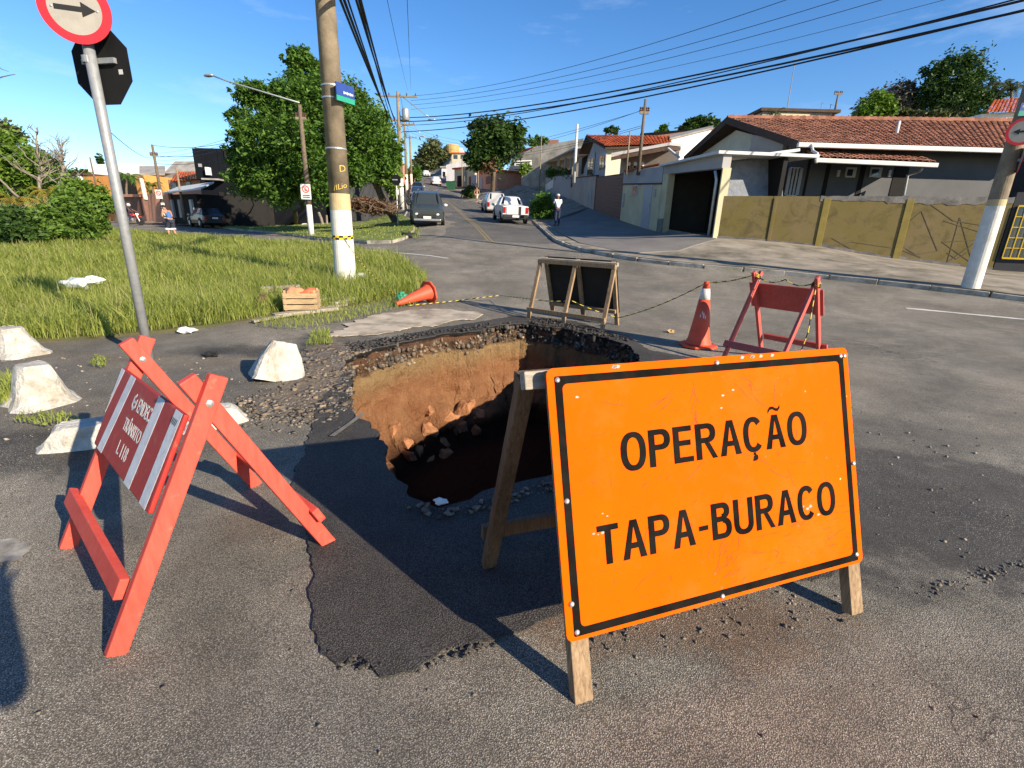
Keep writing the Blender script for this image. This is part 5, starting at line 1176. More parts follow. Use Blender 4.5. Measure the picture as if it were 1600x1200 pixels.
# left sign pole: round one way sign facing us, octagon seen from behind
s0 = G(234, 561); sp_ = thing('sign_pole', 'leaning looking grey galvanised sign pole behind the left barricade', 'pole', s0)
MB().tube([(0, 0, -.1), (0.012, 0, 1.5), (0.02, 0, 3.15)], .041, 16).build('pipe', M_GALV, sp_, smooth=True)
cz_ = zpole(112, 17, s0); rs = thing('one_way_sign', 'round white sign with red ring and black arrow pointing right', 'traffic sign', s0 + Vector((0, 0, cz_)))
M_ = face_dir((0.33, -0.94, 0)); cen = M_ @ Vector((0, 0, .075))
def disc(r0, r1, z, d, nm, m, par, n=48, cc=None, MM=None):
    MM = MM or M_; cc = cen if cc is None else cc; b = MB(); o = []
    for zz_ in (z, z + d):
        for r_ in (r0, r1):
            o += [MM @ Vector((r_ * math.cos(2 * math.pi * k / n), r_ * math.sin(2 * math.pi * k / n), zz_)) + cc for k in range(n)]
    fs = []
    for k in range(n):
        j = (k + 1) % n; fs += [(k, j, n + j, n + k), (2 * n + k, 3 * n + k, 3 * n + j, 2 * n + j), (n + k, n + j, 3 * n + j, 3 * n + k)]
        if r0 > 0: fs.append((j, k, 2 * n + k, 2 * n + j))
    if r0 == 0: return MB().lathe([(r1, z), (r1, z + d)], cc, n, M=MM).build(nm, m, par)
    return b.add(o, fs).build(nm, m, par)
disc(0, .237, 0, .004, 'plate', M_WSIGN, rs); disc(.18, .243, -.002, .0085, 'red_ring', M_REDS, rs)
ar = [(-.135, -.018), (.045, -.018), (.045, -.052), (.14, 0), (.045, .052), (.045, .018), (-.135, .018)]
MB().prism([M_ @ Vector((x, y, .0045)) + cen for x, y in ar], M_ @ Vector((0, 0, .003))).build('arrow', M_BLACK, rs)
for x in (-.15, .15): MB().lathe([(.008, .004), (.008, .009), (.004, .011)], M_ @ Vector((x, 0, 0)) + cen, 10, M=M_).build('bolt', M_STEEL, rs)
MB().add([M_ @ Vector((sx * .16, sy * .02, z)) + cen for z in (-.045, -.004) for sx, sy in ((-1, -1), (1, -1), (1, 1), (-1, 1))], BOXF).build('bracket', M_STEEL, rs)
oz = zpole(146, 100, s0); oc = thing('stop_sign', 'dark back of an octagonal stop sign on the leaning grey pole', 'traffic sign', s0 + Vector((0, 0, oz)))
MO = face_dir((-0.22, -0.97, 0)); co_ = MO @ Vector((.03, 0, -.075)); R8 = .315
MB().prism([MO @ Vector((R8 * math.cos(rad(22.5 + 45 * k)), R8 * math.sin(rad(22.5 + 45 * k)), 0)) + co_ for k in range(8)], MO @ Vector((0, 0, -.004))).build('plate', M_SBACK, oc)
MB().add([MO @ Vector((sx * .17, .03 + sy * .02, z)) + co_ for z in (.002, .03) for sx, sy in ((-1, -1), (1, -1), (1, 1), (-1, 1))], BOXF).build('bracket', M_GALV, oc)
MB().lathe([(.048, .0), (.048, .05)], (0, 0, .0), 16).build('clamp', M_GALV, oc)
MB().add([MO @ Vector((.19 + sx * .02, -.05 + sy * .018, z)) + co_ for z in (.001, .003) for sx, sy in ((-1, -1), (1, -1), (1, 1), (-1, 1))], BOXF).build('sticker', M_WHITEP, oc)

# right concrete pole with one way sign and street plate
rp = G(1516, 449, .12); rpole = thing('utility_pole', 'concrete pole with white painted foot before the yellow wall', 'utility pole', rp)
zw = zpole(1548, 322, rp); zw2 = zpole(1550, 312, rp)
def rr_(z): return .165 - .0058 * z
MB().lathe([(rr_(zw2), zw2), (rr_(10), 10)], n=24).build('shaft', M_POLE, rpole, smooth=False); MB().lathe([(rr_(-.1) + .002, -.1), (rr_(zw) + .002, zw)], n=24).build('white_band', M_LIME, rpole); MB().lathe([(rr_(zw) + .001, zw + .002), (rr_(zw2) + .001, zw2 - .002)], n=24).build('ochre_band', M_OCH, rpole)
zc_ = zpole(1580, 210, rp); r2 = thing('one_way_sign', 'round white sign with red ring and black arrow pointing left', 'traffic sign', rp + Vector((0, 0, zc_)))
cen = Vector((-.14, -.24, 0)); M_ = face_dir((-.55, -.83, 0)); disc(0, .245, 0, .004, 'plate', M_WSIGN, r2); disc(.2, .252, -.002, .0085, 'red_ring', M_REDS, r2)
MB().prism([M_ @ Vector((-x, y, .0045)) + cen for x, y in ar][::-1], M_ @ Vector((0, 0, .003))).build('arrow', M_BLACK, r2); MB().beam(M_ @ Vector((0, 0, -.01)) + cen, Vector((0.02, -.05, 0)), .05, .05).build('bracket', M_STEEL, r2)
zc_ = zpole(1575, 252, rp); r3 = thing('round_sign', 'pale round sign seen nearly edge on below the left arrow sign', 'traffic sign', rp + Vector((0, 0, zc_)))
MM = face_dir((.80, -.60, 0)); cc = Vector((.03, -.20, 0)); disc(0, .235, 0, .004, 'plate', M_WSIGN, r3, cc=cc, MM=MM); disc(.21, .242, -.002, .0085, 'red_ring', M_REDS, r3, cc=cc, MM=MM); MB().beam(cc + MM @ Vector((0, 0, -.01)), Vector((.1, -.05, 0)), .05, .05).build('bracket', M_STEEL, r3)
zc_ = zpole(1592, 176, rp); r4 = thing('street_name_plate', 'blue street name plate above the left arrow sign', 'sign', rp + Vector((0, 0, zc_)))
M_ = face_dir((-.2, -.98, 0)); cen = Vector((-.10, -.2, 0))
MB().add(plate(.46, .14, .02, .06, .05), BOXF).build('plate', M_BLUE, r4); MB().add(plate(.46, .09, .02, .06, -.065), BOXF).build('green_band', M_GREEN, r4); lettering('lettering', 'Rua Francisco', .045, prot(M_, M_ @ Vector((-.14, .03, .012)) + cen), M_WHITEP, r4, .34); lettering('lettering', 'de', .04, prot(M_, M_ @ Vector((-.02, -.09, .012)) + cen), M_WHITEP, r4)
MB().beam(cen, Vector((0, 0, 0)), .05, .05).build('bracket', M_STEEL, r4)

# street poles up the hill
def street_pole(label, px, pb, Z, ptop, r, white=1.3, arms=True, lamp=None, m=None, group=None, transformer=False, name='utility_pole', base=None):
    a = P(px, pb, Z); z = ptop; r_ = ray(*ptop); t_ = (r_.x * a.x + r_.y * a.y) / (r_.x ** 2 + r_.y ** 2); H_ = CAM_H + r_.z * t_ - a.z
    t = thing(name, label, 'utility pole', a, 0, group)
    MB().lathe([(r, white if white else -.3), (r * .62, H_)], n=12).build('shaft', m or M_POLE, t, smooth=True)
    if white: MB().lathe([(r * 1.02, -.3), (r * 1.0, white - .003)], n=12).build('white_band', M_LIME, t, smooth=True)
    if arms:
        for k, (dz, wd) in enumerate(arms if isinstance(arms, list) else [(.35, 1.0)]):
            MB().beam((-wd, 0, H_ - dz), (wd, 0, H_ - dz), .12, .1, (0, 0, 1)).build('crossarm', M_POLE, t)
            for x in (-.9, -.45, .45, .9): MB().lathe([(.05, 0), (.07, .06), (.03, .09), (.06, .15), (.02, .2)], (x * wd, 0, H_ - dz + .06), 8).build('insulator', M_CERAM, t)
    if lamp:
        lp = P(lamp[0], lamp[1], lamp[2] if len(lamp) > 2 else Z) - a; st_ = Vector((0, 0, lamp[3] if len(lamp) > 3 else lp.z - 1.0))
        MB().tube([st_, st_.lerp(lp, .8) + Vector((0, 0, .0)), lp + (st_ - lp).normalized() * .25 + Vector((0, 0, .05))], .035, 8).build('lamp_arm', M_STEEL, t, True)
        d = (lp - st_); d.z = 0; d = d.normalized() if d.length > .01 else Vector((1, 0, 0)); MB().ico(lp, (.34, .14, .08), 2, 0, M=Matrix((d, Vector((-d.y, d.x, 0)), Vector((0, 0, 1)))).transposed()).build('lamp_head', M_STEEL, t, True)
    if transformer:
        MB().lathe([(.26, 0), (.3, .05), (.3, .8), (.24, .9)], (.6, -.1, transformer), 14).build('transformer', M_STEEL, t, True); MB().beam((0, 0, transformer + .3), (.5, -.05, transformer + .3), .1, .1).build('bracket', M_STEEL, t)
    return t, H_
p2, H2 = street_pole('tall timber coloured utility pole with crossarm at the street corner', 628, 322, 42, (621, 143), .2, 2.2, [(.35, 1.6), (2.1, .7)], (675, 187, 40, 8.6), transformer=6.6)
M_TRUNKP = M_POLE
street_pole('slim pole with two crossarms behind the corner utility pole', 636, 303, 60, (634, 190), .18, 2.2, [(.3, 1.2)], (660, 213, 58, 9), group='poles along the left kerb up the street')
street_pole('third pole up the left kerb of the street', 643, 292, 82, (640, 212), .2, 2.0, [(.3, 1.1)], group='poles along the left kerb up the street')
street_pole('dark slanting wooden pole with no stopping sign on the lawn', 487, 369, 25.5, (455, 162), .14, 1.55, [(.6, .25)], (326, 118, 25, 6.2), m=M_BARK)
lpz = P(487, 369, 25.5); ns_ = thing('no_stopping_sign', 'white rectangular sign with red barred circle on the lawn pole', 'traffic sign', lpz + Vector((0.0, -.22, zpole(478, 300, lpz)))); M_ = face_dir((0.25, -.97, 0)); cen = Vector((0, 0, 0))
MB().add(plate(.48, .72, .02), BOXF).build('plate', M_WHITEP, ns_); disc(.13, .175, .011, .004, 'red_ring', M_REDS, ns_, cc=M_ @ Vector((0, .12, 0)))
MB().prism([M_ @ Vector(q) + M_ @ Vector((0, .12, .0155)) for q in ((-.1, .12, 0), (-.12, .1, 0), (.1, -.12, 0), (.12, -.1, 0))], M_ @ Vector((0, 0, .003))).build('red_bar', M_REDS, ns_)
lettering('lettering', 'E', .17, prot(M_, M_ @ Vector((-.05, .035, .0115))), M_BLACK, ns_, weight=.02)
for y_ in (-.17, -.26): MB().add(plate(.34, .045, .005, 0, y_, .013), BOXF).build('lettering', M_BLACK, ns_)
# stop sign back at the corner
cs = thing('stop_sign', 'small black octagon sign back on a thin white post at the corner', 'traffic sign', G(622, 355)); o_ = Vector(cs.location); tp = P(618, 281, 24.5)
Zs = 24.5; ph = zpole(618, 281, o_); MB().tube([(0, 0, -.1), (0, 0, ph + .3)], .035, 8).build('post', M_WHITEP, cs); MC = face_dir((.2, 1, 0)); R8 = .3
MB().prism([MC @ Vector((R8 * math.cos(rad(22.5 + 45 * k)), R8 * math.sin(rad(22.5 + 45 * k)), 0)) + Vector((0, -.05, ph)) for k in range(8)], Vector((0, .01, 0))).build('plate', M_SBACK, cs); MB().beam((-.2, -.065, ph), (.2, -.065, ph), .05, .01, (0, 0, 1)).build('bracket', M_STEEL, cs)
# left skyline poles
street_pole('leaning wooden pole by the salmon wall at left', 257, 335, 40, (239, 226), .13, .9, [(.8, .3)], m=M_BARK)
street_pole('slim pole in front of the awning workshop', 288, 338, 39, (271, 262), .1, 0, None, m=M_POLE)
street_pole('thin distant pole above the orange house', 152, 300, 48, (144, 246), .09, 0, None, m=M_BARK)
n2 = thing('no_stopping_sign', 'white barred circle sign on the pole by the salmon wall', 'traffic sign', P(257, 335, 40) + Vector((0, -.25, zpole(255, 304, P(257, 335, 40))))); M_ = face_dir((.1, -1, 0)); MB().add(plate(.5, .7, .02), BOXF).build('plate', M_WHITEP, n2); disc(.13, .18, .011, .004, 'red_ring', M_REDS, n2, cc=M_ @ Vector((0, .08, 0))); MB().prism([M_ @ Vector(q) + M_ @ Vector((0, .08, .0155)) for q in ((-.1, .12, 0), (-.12, .1, 0), (.1, -.12, 0), (.12, -.1, 0))], M_ @ Vector((0, 0, .003))).build('red_bar', M_REDS, n2)
ys = thing('warning_sign', 'yellow diamond warning sign beside the green bushes', 'traffic sign', P(163, 334, 36)); o_ = Vector(ys.location); MB().tube([(0, 0, 0), P(158, 300, 36) - o_], .05, 8).build('post', M_LIME, ys); cc = P(157, 300, 35.9) - o_
MB().prism([cc + Vector(q) for q in ((-.36, 0, 0), (0, 0, -.36), (.36, 0, 0), (0, 0, .36))], (0, .02, 0)).build('plate', M_TAPEY, ys); MB().prism([cc + Vector(q) for q in ((-.3, 0, -.62), (.3, 0, -.62), (.3, 0, -.42), (-.3, 0, -.42))], (0, .02, 0)).build('lower_plate', M_TAPEY, ys)
# right side poles
M_POLEG = mat('grey_steel_lattice', (0.20, 0.19, 0.18), 0.7, 0.2)
street_pole('tall dark double timber pole above the cream wall', 998, 264, 25, (1006, 155), .1, 0, [(.6, .22)], m=M_BARK)
street_pole('thin brown pole beside the tall timber pole', 979, 264, 26, (982, 205), .055, 0, None, m=M_POLE)
street_pole('short white concrete pole behind the beige wall', 897, 279, 36, (901, 194), .13, 0, None, m=M_WHITEP)
street_pole('thin rusty pole by the old street wall', 842, 312, 48, (844, 210), .07, 0, None, m=M_POLE)
street_pole('bare small pole in front of the red brown house', 747, 298, 66, (747, 250), .09, 0, None, m=M_POLE)
street_pole('small pole up the street beside the cream corner house', 722, 292, 78, (722, 246), .09, 0, None, m=M_POLE)
t, H_ = street_pole('far thin timber pole with crossarm on the right skyline', 1303, 180, 44, (1309, 143), .1, 0, [(.2, .35)], m=M_BARK)
an = thing('antenna_mast', 'very thin tall antenna mast on the right skyline', 'antenna', P(1229, 176, 44)); o_ = Vector(an.location); MB().tube([(0, 0, 0), P(1243, 90, 44) - o_], [.045, .025], 6).build('mast', M_POLEG, an); tp = P(1243, 92, 44) - o_; MB().beam(tp + Vector((-.25, 0, 0)), tp + Vector((.25, 0, 0)), .03, .03).build('crossbar', M_POLEG, an)
for px, py, lab in ((1282, 160, 'small bent antenna on the skyline house'), (1296, 163, 'second small antenna beside the bent antenna')):
    an = thing('antenna', lab, 'antenna', P(px, 178, 44)); o_ = Vector(an.location); tp = P(px + 2, py, 44) - o_; MB().tube([(0, 0, -.1), tp], .025, 5).build('mast', M_POLEG, an); MB().tube([tp, tp + Vector((.3, 0, -.1))], .02, 5).build('crossbar', M_POLEG, an)

# wires
M_WIRE = mat('black_cable', (0.012, 0.012, 0.013), 0.6, 0.1)
M_WIREG = mat('grey_wire', (0.06, 0.065, 0.075), 0.5, 0.1)
def wire(a, c, sag, r, label, group, m=None, n=20):
    a, c = Vector(a), Vector(c); o = MB().tube([a.lerp(c, k / n) - Vector((0, 0, sag * 4 * (k / n) * (1 - k / n))) for k in range(n + 1)], r, 5).build('power_line', m or M_WIRE, recalc=False, off=None); return tag(o, label, 'cable', group)
o2 = Vector(p2.location)
def w2(px, py, Z=42): return P(px, py, Z)
topn = pf + Vector((0, 0, 0))
# bundle from the near pole to the corner pole (leaves the frame at the top)
for k, (px0, px1, py1, r) in enumerate(((531, 613, 190, .028), (537, 614, 194, .03), (543, 616, 205, .02), (556, 618, 188, .026), (563, 620, 198, .026), (560, 619, 210, .018))):
    a = P(px0, -8, 9.0); c = P(px1, py1, 41.6); e = a + (a - c) * .08; wire(e, c, .25, r, '%s of the six black cables from the top edge to the corner pole' % ('leftmost', 'second from left', 'third from left', 'fourth from left', 'rightmost', 'thinnest')[k], 'cables from near pole to corner pole')
for k, (px0, px1) in enumerate(((604, 637), (636, 642))):
    a = P(px0, -8, 12); c = P(px1, 141, 41.8); wire(a + (a - c) * .1, c, .15, .008, '%s of two thin wires dropping from the top edge to the corner pole' % ('left', 'right')[k], 'thin wires from the top edge', M_WIREG)
for k, (py1, pxe, pye, r) in enumerate(((150, 1200, -6, .014), (157, 1280, -6, .014), (164, 1345, -6, .014), (171, 1440, -6, .011))):
    a = P(642, py1, 42); c = P(pxe, pye, 20); c = c + (c - a) * .15; wire(a, c, .8, r, '%s of the four thin wires running from the corner pole to the upper right' % ('highest', 'second highest', 'third', 'lowest')[k], 'thin high wires to the upper right', M_WIREG)
for k, (py1, pxe, pye, r) in enumerate(((184, 1540, -4, .034), (190, 1590, 0, .036), (196, 1480, 8, .02), (206, 1600, -3, .03))):
    a = P(628, py1, 42); c = P(pxe, pye, 13); c = c + (c - a) * .12; wire(a, c, .75, r, '%s of the thick black cables sweeping from the corner pole to the upper right' % ('highest', 'second', 'thinner third', 'lowest')[k], 'thick cables to the upper right')
for py0, py1 in ((188, 222), (207, 243)):
    a = P(628, py0, 42); c = P(468, py1, 25.5); wire(a, c, .3, .02, 'two black cables from the corner pole behind the near pole to the lawn pole', 'cables to the lawn pole')
for py0, py1, r in ((187, 212, .016), (194, 228, .02), (206, 240, .016)):
    a = P(462, py0 + 2, 25.5); c = P(240, py1 + 15, 40); wire(a, c, .6, r, 'one of the cables from the lawn pole to the pole by the salmon wall', 'cables along the side road at left')
for k, (y0, y1) in enumerate(((215, 172), (222, 196), (226, 199))): wire(P(755, y0 + 20, 66), P(1004, y1, 25), .5, .012, 'thin wire along the houses to the double timber pole', 'wires along the right hand houses', M_WIREG)
wire(P(1006, 172, 25), P(760, 232, 66), .3, .012, 'thin wire along the houses to the double timber pole', 'wires along the right hand houses', M_WIREG)
wire(P(165, 200, 14), P(239, 246, 40), .3, .012, 'single thin wire from the round sign side down to the leaning pole', 'wires at the left', M_WIREG)
wire(P(-20, 210, 18), P(130, 288, 50), .5, .014, 'single thin wire over the thicket at the left edge', 'wires at the left', M_WIREG)
for y0, y1 in ((196, 218), (200, 224), (204, 228), (210, 236)): wire(P(634, y0, 60), P(760, y1 + 4, 66), .5, .014, 'one of the far wires crossing the street beyond the corner pole', 'wires crossing the climbing street', M_WIREG)
for y0, y1 in ((240, 232), (246, 240), (252, 247)): wire(P(241, y0, 40), P(375, y1 - 22, 30), .2, .01, 'one of the thin wires above the black corner building', 'wires above the black building', M_WIREG)
for y0, y1 in ((146, 196), (178, 208), (182, 216)): wire(P(625, y0, 42), P(636, y1, 60), .3, .018, 'one of the cables between the corner pole and the next pole', 'cables up the left kerb')
for y0, y1 in ((196, 216), (204, 224)): wire(P(636, y0, 60), P(642, y1, 82), .3, .018, 'one of the cables between the second and third left kerb poles', 'cables up the left kerb farther on')
# ------------------------------------------------------------------ vehicles
def paint(name, col, rough=0.25): return mat(name, col, rough, 0.05, 2, 0, spec=0.6)
C_DGREY = paint('dark_green_grey_car_paint', (0.034, 0.042, 0.043)); C_NAVY = paint('navy_car_paint', (0.02, 0.032, 0.06)); C_BLACKC = paint('black_car_paint', (0.012, 0.013, 0.015))
C_SILV = paint('silver_car_paint', (0.38, 0.38, 0.37), 0.35); C_WHITEC = paint('white_car_paint', (0.52, 0.52, 0.51), 0.35)
M_TYRE = mat('tyre_rubber', (0.02, 0.02, 0.02), 0.85, 0.2); M_RIM = mat('alloy_rim', (0.35, 0.35, 0.36), 0.35, 0.1, metal=0.6); M_CGLASS = mat('car_glass', (0.006, 0.008, 0.010), 0.08, 0.1, spec=0.45)
M_HEADL = mat('headlight_glass', (0.6, 0.6, 0.56), 0.15, 0.1, spec=0.8); M_TAIL = mat('red_lamp_glass', (0.28, 0.01, 0.012), 0.2, 0.1, spec=0.6); M_PLATE = mat('number_plate', (0.65, 0.65, 0.63), 0.5, 0.05); M_TRIM = mat('black_trim', (0.02, 0.02, 0.021), 0.6, 0.1)
def car(name, label, cat, loc, rz, col, prof, L, W, hood=None, wheel=0.33, axles=(0.8, None), bed=None, rails=False, glass=(None,), group=None, tilt=0.0):
    "prof: stations from the front (y=0) to the tail: (y, z sill, z belt, z top, belt half width, top half width)"
    t = thing(name, label, cat, loc, rz, group); t.rotation_euler = (tilt, 0, rz)
    rings = []
    for (y, zs, zb, zt, wb, wt) in prof:
        zm = zs + (zb - zs) * .5
        half = [(wb * .86, zs), (wb * .98, zs + .10), (wb * 1.0, zm), (wb * .97, zb), (wt, zt), (wt * .55, zt + .03)]
        rings.append([(-x, y, z) for x, z in half] + [(x, y, z) for x, z in reversed(half)])
    b = MB(); n = 12
    for r in rings: b.v += r
    for i in range(len(rings) - 1):
        for k in range(n): j = (k + 1) % n; b.f.append((i * n + k, i * n + j, (i + 1) * n + j, (i + 1) * n + k))
    b.f.append(tuple(range(n))); b.f.append(tuple((len(rings) - 1) * n + k for k in reversed(range(n)))); b.mi = [0] * len(b.f)
    body = b.build('body', col, t, bevel=0.02)
    def inset_panel(q, nm, m, s=.88, out=.012):
        q = [Vector(p) for p in q]; c = sum(q, Vector()) / 4; nn = (q[1] - q[0]).cross(q[3] - q[0]).normalized()
        ctr = Vector((0, L / 2, .8)); 
        if nn.dot(c - ctr) < 0: nn = -nn
        q = [c + (p - c) * s for p in q]; return MB().prism([p + nn * .002 for p in q], nn * out).build(nm, m, t)
    # glazing: stations flagged by a jump of the roof line
    for i in range(len(prof) - 1):
        a, c = prof[i], prof[i + 1]
        if abs(c[3] - a[3]) > .28:      # windscreen or rear window
            q = [rings[i][4], rings[i][7], rings[i + 1][7], rings[i + 1][4]]; inset_panel(q, 'windscreen' if c[3] > a[3] else 'rear_window', M_CGLASS, .88)
        if a[3] - a[2] > .25 and c[3] - c[2] > .25 and c[0] - a[0] > .35:
            for k in (3, 7):
                q = [rings[i][k], rings[i + 1][k], rings[i + 1][k + 1], rings[i][k + 1]]; inset_panel(q, 'side_window', M_CGLASS, .84)
    ya = [axles[0], axles[1] or L - .8]
    for y in ya:
        for s_ in (-1, 1):
            R = Matrix.Rotation(rad(90), 3, 'Y'); MB().lathe([(wheel * 1.16, -.02), (wheel * 1.16, .02)], (s_ * (W / 2 - .015), y, wheel), 20, M=R).build('wheel_arch', M_TRIM, t)
            w = MB().lathe([(wheel * .6, -.1), (wheel * .96, -.1), (wheel, -.06), (wheel, .06), (wheel * .96, .1), (wheel * .6, .1)], (s_ * (W / 2 - .07), y, wheel), 20, M=R).build('wheel', M_TYRE, t)
            MB().lathe([(wheel * .6, -.012), (wheel * .55, .012)], (s_ * (W / 2 + .03), y, wheel), 14, M=R).build('rim', M_RIM, w)
    f, e = prof[0], prof[-1]
    for s_ in (-1, 1):
        MB().ico((s_ * (f[4] * .74), .12, f[2] - .12), (.19, .14, .12), 2, 0).build('headlight', M_HEADL, t, True)
        MB().box((s_ * (e[4] * .86), L - .02, e[2] - .22), (.18, .1, .34)).build('tail_light', M_TAIL, t, bevel=.02)
        MB().ico((s_ * (W / 2 + .1), prof[2][0] + .15, prof[2][2] + .06), (.11, .06, .08), 2, 0).build('mirror', M_HEADL if s_ == 1 else M_TRIM, t, True)
    MB().box((0, -.02, f[1] + .24), (W * .55, .06, .16)).build('grille', M_TRIM, t, bevel=.01); MB().box((0, -.06, f[1] + .16), (.4, .02, .12)).build('number_plate', M_PLATE, t)
    MB().box((0, -.03, f[1] + .04), (W * .8, .12, .1)).build('front_bumper', M_TRIM if col is not C_DGREY else M_RIM, t, bevel=.03); MB().box((0, L + .02, e[1] + .12), (W * .94, .12, .2)).build('rear_bumper', M_TRIM if bed else col, t, bevel=.04)
    MB().box((0, L + .085, e[1] + (.12 if bed else .42)), (.4, .02, .12)).build('number_plate', M_PLATE, t)
    if rails:
        for s_ in (-1, 1): MB().tube([(s_ * .5, 1.7, prof[4][3] + .06), (s_ * .52, 1.9, prof[4][3] + .1), (s_ * .52, L - .9, prof[4][3] + .1), (s_ * .5, L - .7, prof[4][3] + .05)], .02, 6).build('roof_rail', M_RIM, t)
    if bed:
        y0, y1, zb, w_ = bed; MB().box((0, (y0 + y1) / 2, zb + .005), (w_ * 2 - .16, y1 - y0 - .16, .02)).build('bed_liner', M_TRIM, t)
        MB().box((0, L + .01, zb - .27), (w_ * 1.5, .04, .46)).build('tailgate', col, t, bevel=.01); MB().box((-.25, L + .035, zb - .26), (.16, .01, .46)).build('tailgate_stripe', M_TRIM, t)
    return t
SUVP = [(0.0, .30, .74, .78, .74, .60), (.12, .22, .86, .90, .83, .66), (.95, .20, 1.0, 1.06, .87, .70), (1.65, .20, 1.04, 1.62, .87, .62), (2.5, .20, 1.05, 1.70, .87, .63), (3.5, .20, 1.05, 1.66, .87, .62), (4.05, .24, 1.05, 1.52, .85, .60), (4.25, .32, 1.0, 1.06, .80, .62)]
HATP = [(0.0, .28, .62, .66, .70, .55), (.12, .2, .72, .76, .80, .62), (.95, .18, .86, .92, .83, .66), (1.6, .18, .92, 1.38, .83, .55), (2.4, .18, .93, 1.45, .83, .56), (3.2, .18, .93, 1.40, .83, .55), (3.75, .2, .92, .98, .80, .62), (3.95, .28, .84, .88, .74, .60)]
SEDP = [(0.0, .28, .62, .66, .72, .55), (.12, .2, .72, .76, .82, .62), (1.05, .18, .88, .94, .85, .66), (1.8, .18, .93, 1.38, .85, .55), (2.6, .18, .94, 1.44, .85, .56), (3.3, .18, .94, 1.38, .85, .54), (3.85, .2, .96, 1.02, .83, .66), (4.35, .28, .9, .94, .76, .62)]
PICP = [(0.0, .32, .66, .70, .72, .56), (.12, .24, .76, .80, .80, .62), (.95, .22, .90, .95, .82, .66), (1.55, .22, .95, 1.42, .82, .56), (2.2, .22, .96, 1.48, .82, .56), (2.45, .22, .98, 1.44, .82, .56), (2.75, .22, 1.0, 1.02, .82, .74), (4.2, .28, 1.0, 1.02, .82, .74), (4.4, .32, 1.0, 1.01, .80, .72)]
WAGP = [(0.0, .28, .64, .68, .72, .55), (.12, .2, .74, .78, .80, .62), (.95, .18, .90, .96, .83, .66), (1.6, .18, .95, 1.46, .83, .58), (2.5, .18, .96, 1.52, .83, .59), (3.6, .18, .97, 1.50, .83, .58), (3.9, .2, .97, 1.05, .82, .64), (4.05, .28, .9, .95, .78, .62)]
def gl(px, py, dz=0.02): return G(px, py, dz)
sd_ = math.atan2(0.095, 1.0)                 # street heading, left of straight ahead
ti = 0.075
def street_at(y, off, dz=.02): x = xc(y) + off; return Vector((x, y, h(x, y) + dz))
def heading(y): return math.atan2(-(xc(y + 2) - xc(y - 2)), 4)
p_ = gl(668, 354); car('parked_car', 'dark green grey crossover car parked first on the left, facing us', 'car', p_, heading(p_.y), C_DGREY, SUVP, 4.25, 1.76, rails=True, wheel=.34, tilt=ti)
for k, (px_, py_, lab, c, pr_) in enumerate(((656, 327, 'navy car parked right behind the dark crossover', C_NAVY, HATP), (653, 313, 'second dark blue hatchback behind the crossover', C_NAVY, WAGP), (653, 302, 'black car third behind the crossover, at the end of the parked row', C_BLACKC, SEDP))):
    q_ = gl(px_, py_); y = q_.y; car('parked_car', lab, 'car', q_, heading(y), c, pr_, pr_[-1][0], 1.66, group='cars parked along the left kerb', tilt=ti)
q_ = gl(806, 349); v_ = Vector((math.sin(heading(q_.y)), -math.cos(heading(q_.y)), 0))
def rear_at(pt, rz, L): return Vector((pt.x - math.sin(rz) * 0 + math.sin(rz + math.pi) * 0, pt.y, pt.z))
def park_away(name, label, px, py, col, prof, L, W, extra=0.0, **kw):
    "a car seen from behind: its tail stands over the point"
    pt = gl(px, py); hd = heading(pt.y) + extra; d = Vector((-math.sin(hd), math.cos(hd), 0)); front = pt + d * L; front.z = h(front.x, front.y) + .02
    sl_ = (front.z - pt.z) / L; t = car(name, label, 'car' if 'pickup' not in name else 'pickup truck', front, hd + math.pi, col, prof, L, W, tilt=-math.atan(sl_), **kw); return t
park_away('pickup_truck', 'white pickup truck with dark tailgate stripe parked by the right kerb', 805, 350, C_WHITEC, PICP, 4.4, 1.66, bed=(2.8, 4.35, 1.02, .74))
park_away('parked_car', 'silver wagon parked right in front of the white pickup', 776, 334, C_SILV, WAGP, 4.05, 1.68)
park_away('moving_car', 'white car driving up the far street', 682.5, 290, C_WHITEC, HATP, 3.95, 1.68)
pt = gl(667, 276.5); car('moving_car', 'small white car farthest up the street, coming down', 'car', pt, heading(pt.y), C_WHITEC, HATP, 3.95, 1.68, tilt=ti)
pt = gl(306, 358, .03); c_ = car('parked_car', 'black hatchback parked in front of the black corner building', 'car', P(338, 352, 33), rad(35), C_BLACKC, HATP, 3.95, 1.66)
cc0 = G(324, 355, .02); c_.location = cc0 + Vector((-.75, .66, 0)) * 2; c_.rotation_euler = (0, 0, rad(228.6))
# far green bin
bn = thing('rubbish_bin', 'dark green wheeled rubbish bin by the cream corner house', 'bin', G(704, 297)); MB().prism([(-.6, 0, .1), (.6, 0, .1), (.75, 0, 1.25), (-.75, 0, 1.25)], (0, .8, 0)).build('body', M_GREEN if False else mat('dark_green_plastic', (.015, .07, .03), .5), bn, bevel=.03); MB().box((0, .4, 1.32), (1.55, .9, .12)).build('lid', M_TRIM, bn, bevel=.03)
for x in (-.45, .45): MB().lathe([(.1, -.04), (.1, .04)], (x, .1, .1), 10, M=Matrix.Rotation(rad(90), 3, 'Y')).build('wheel', M_TYRE, bn)
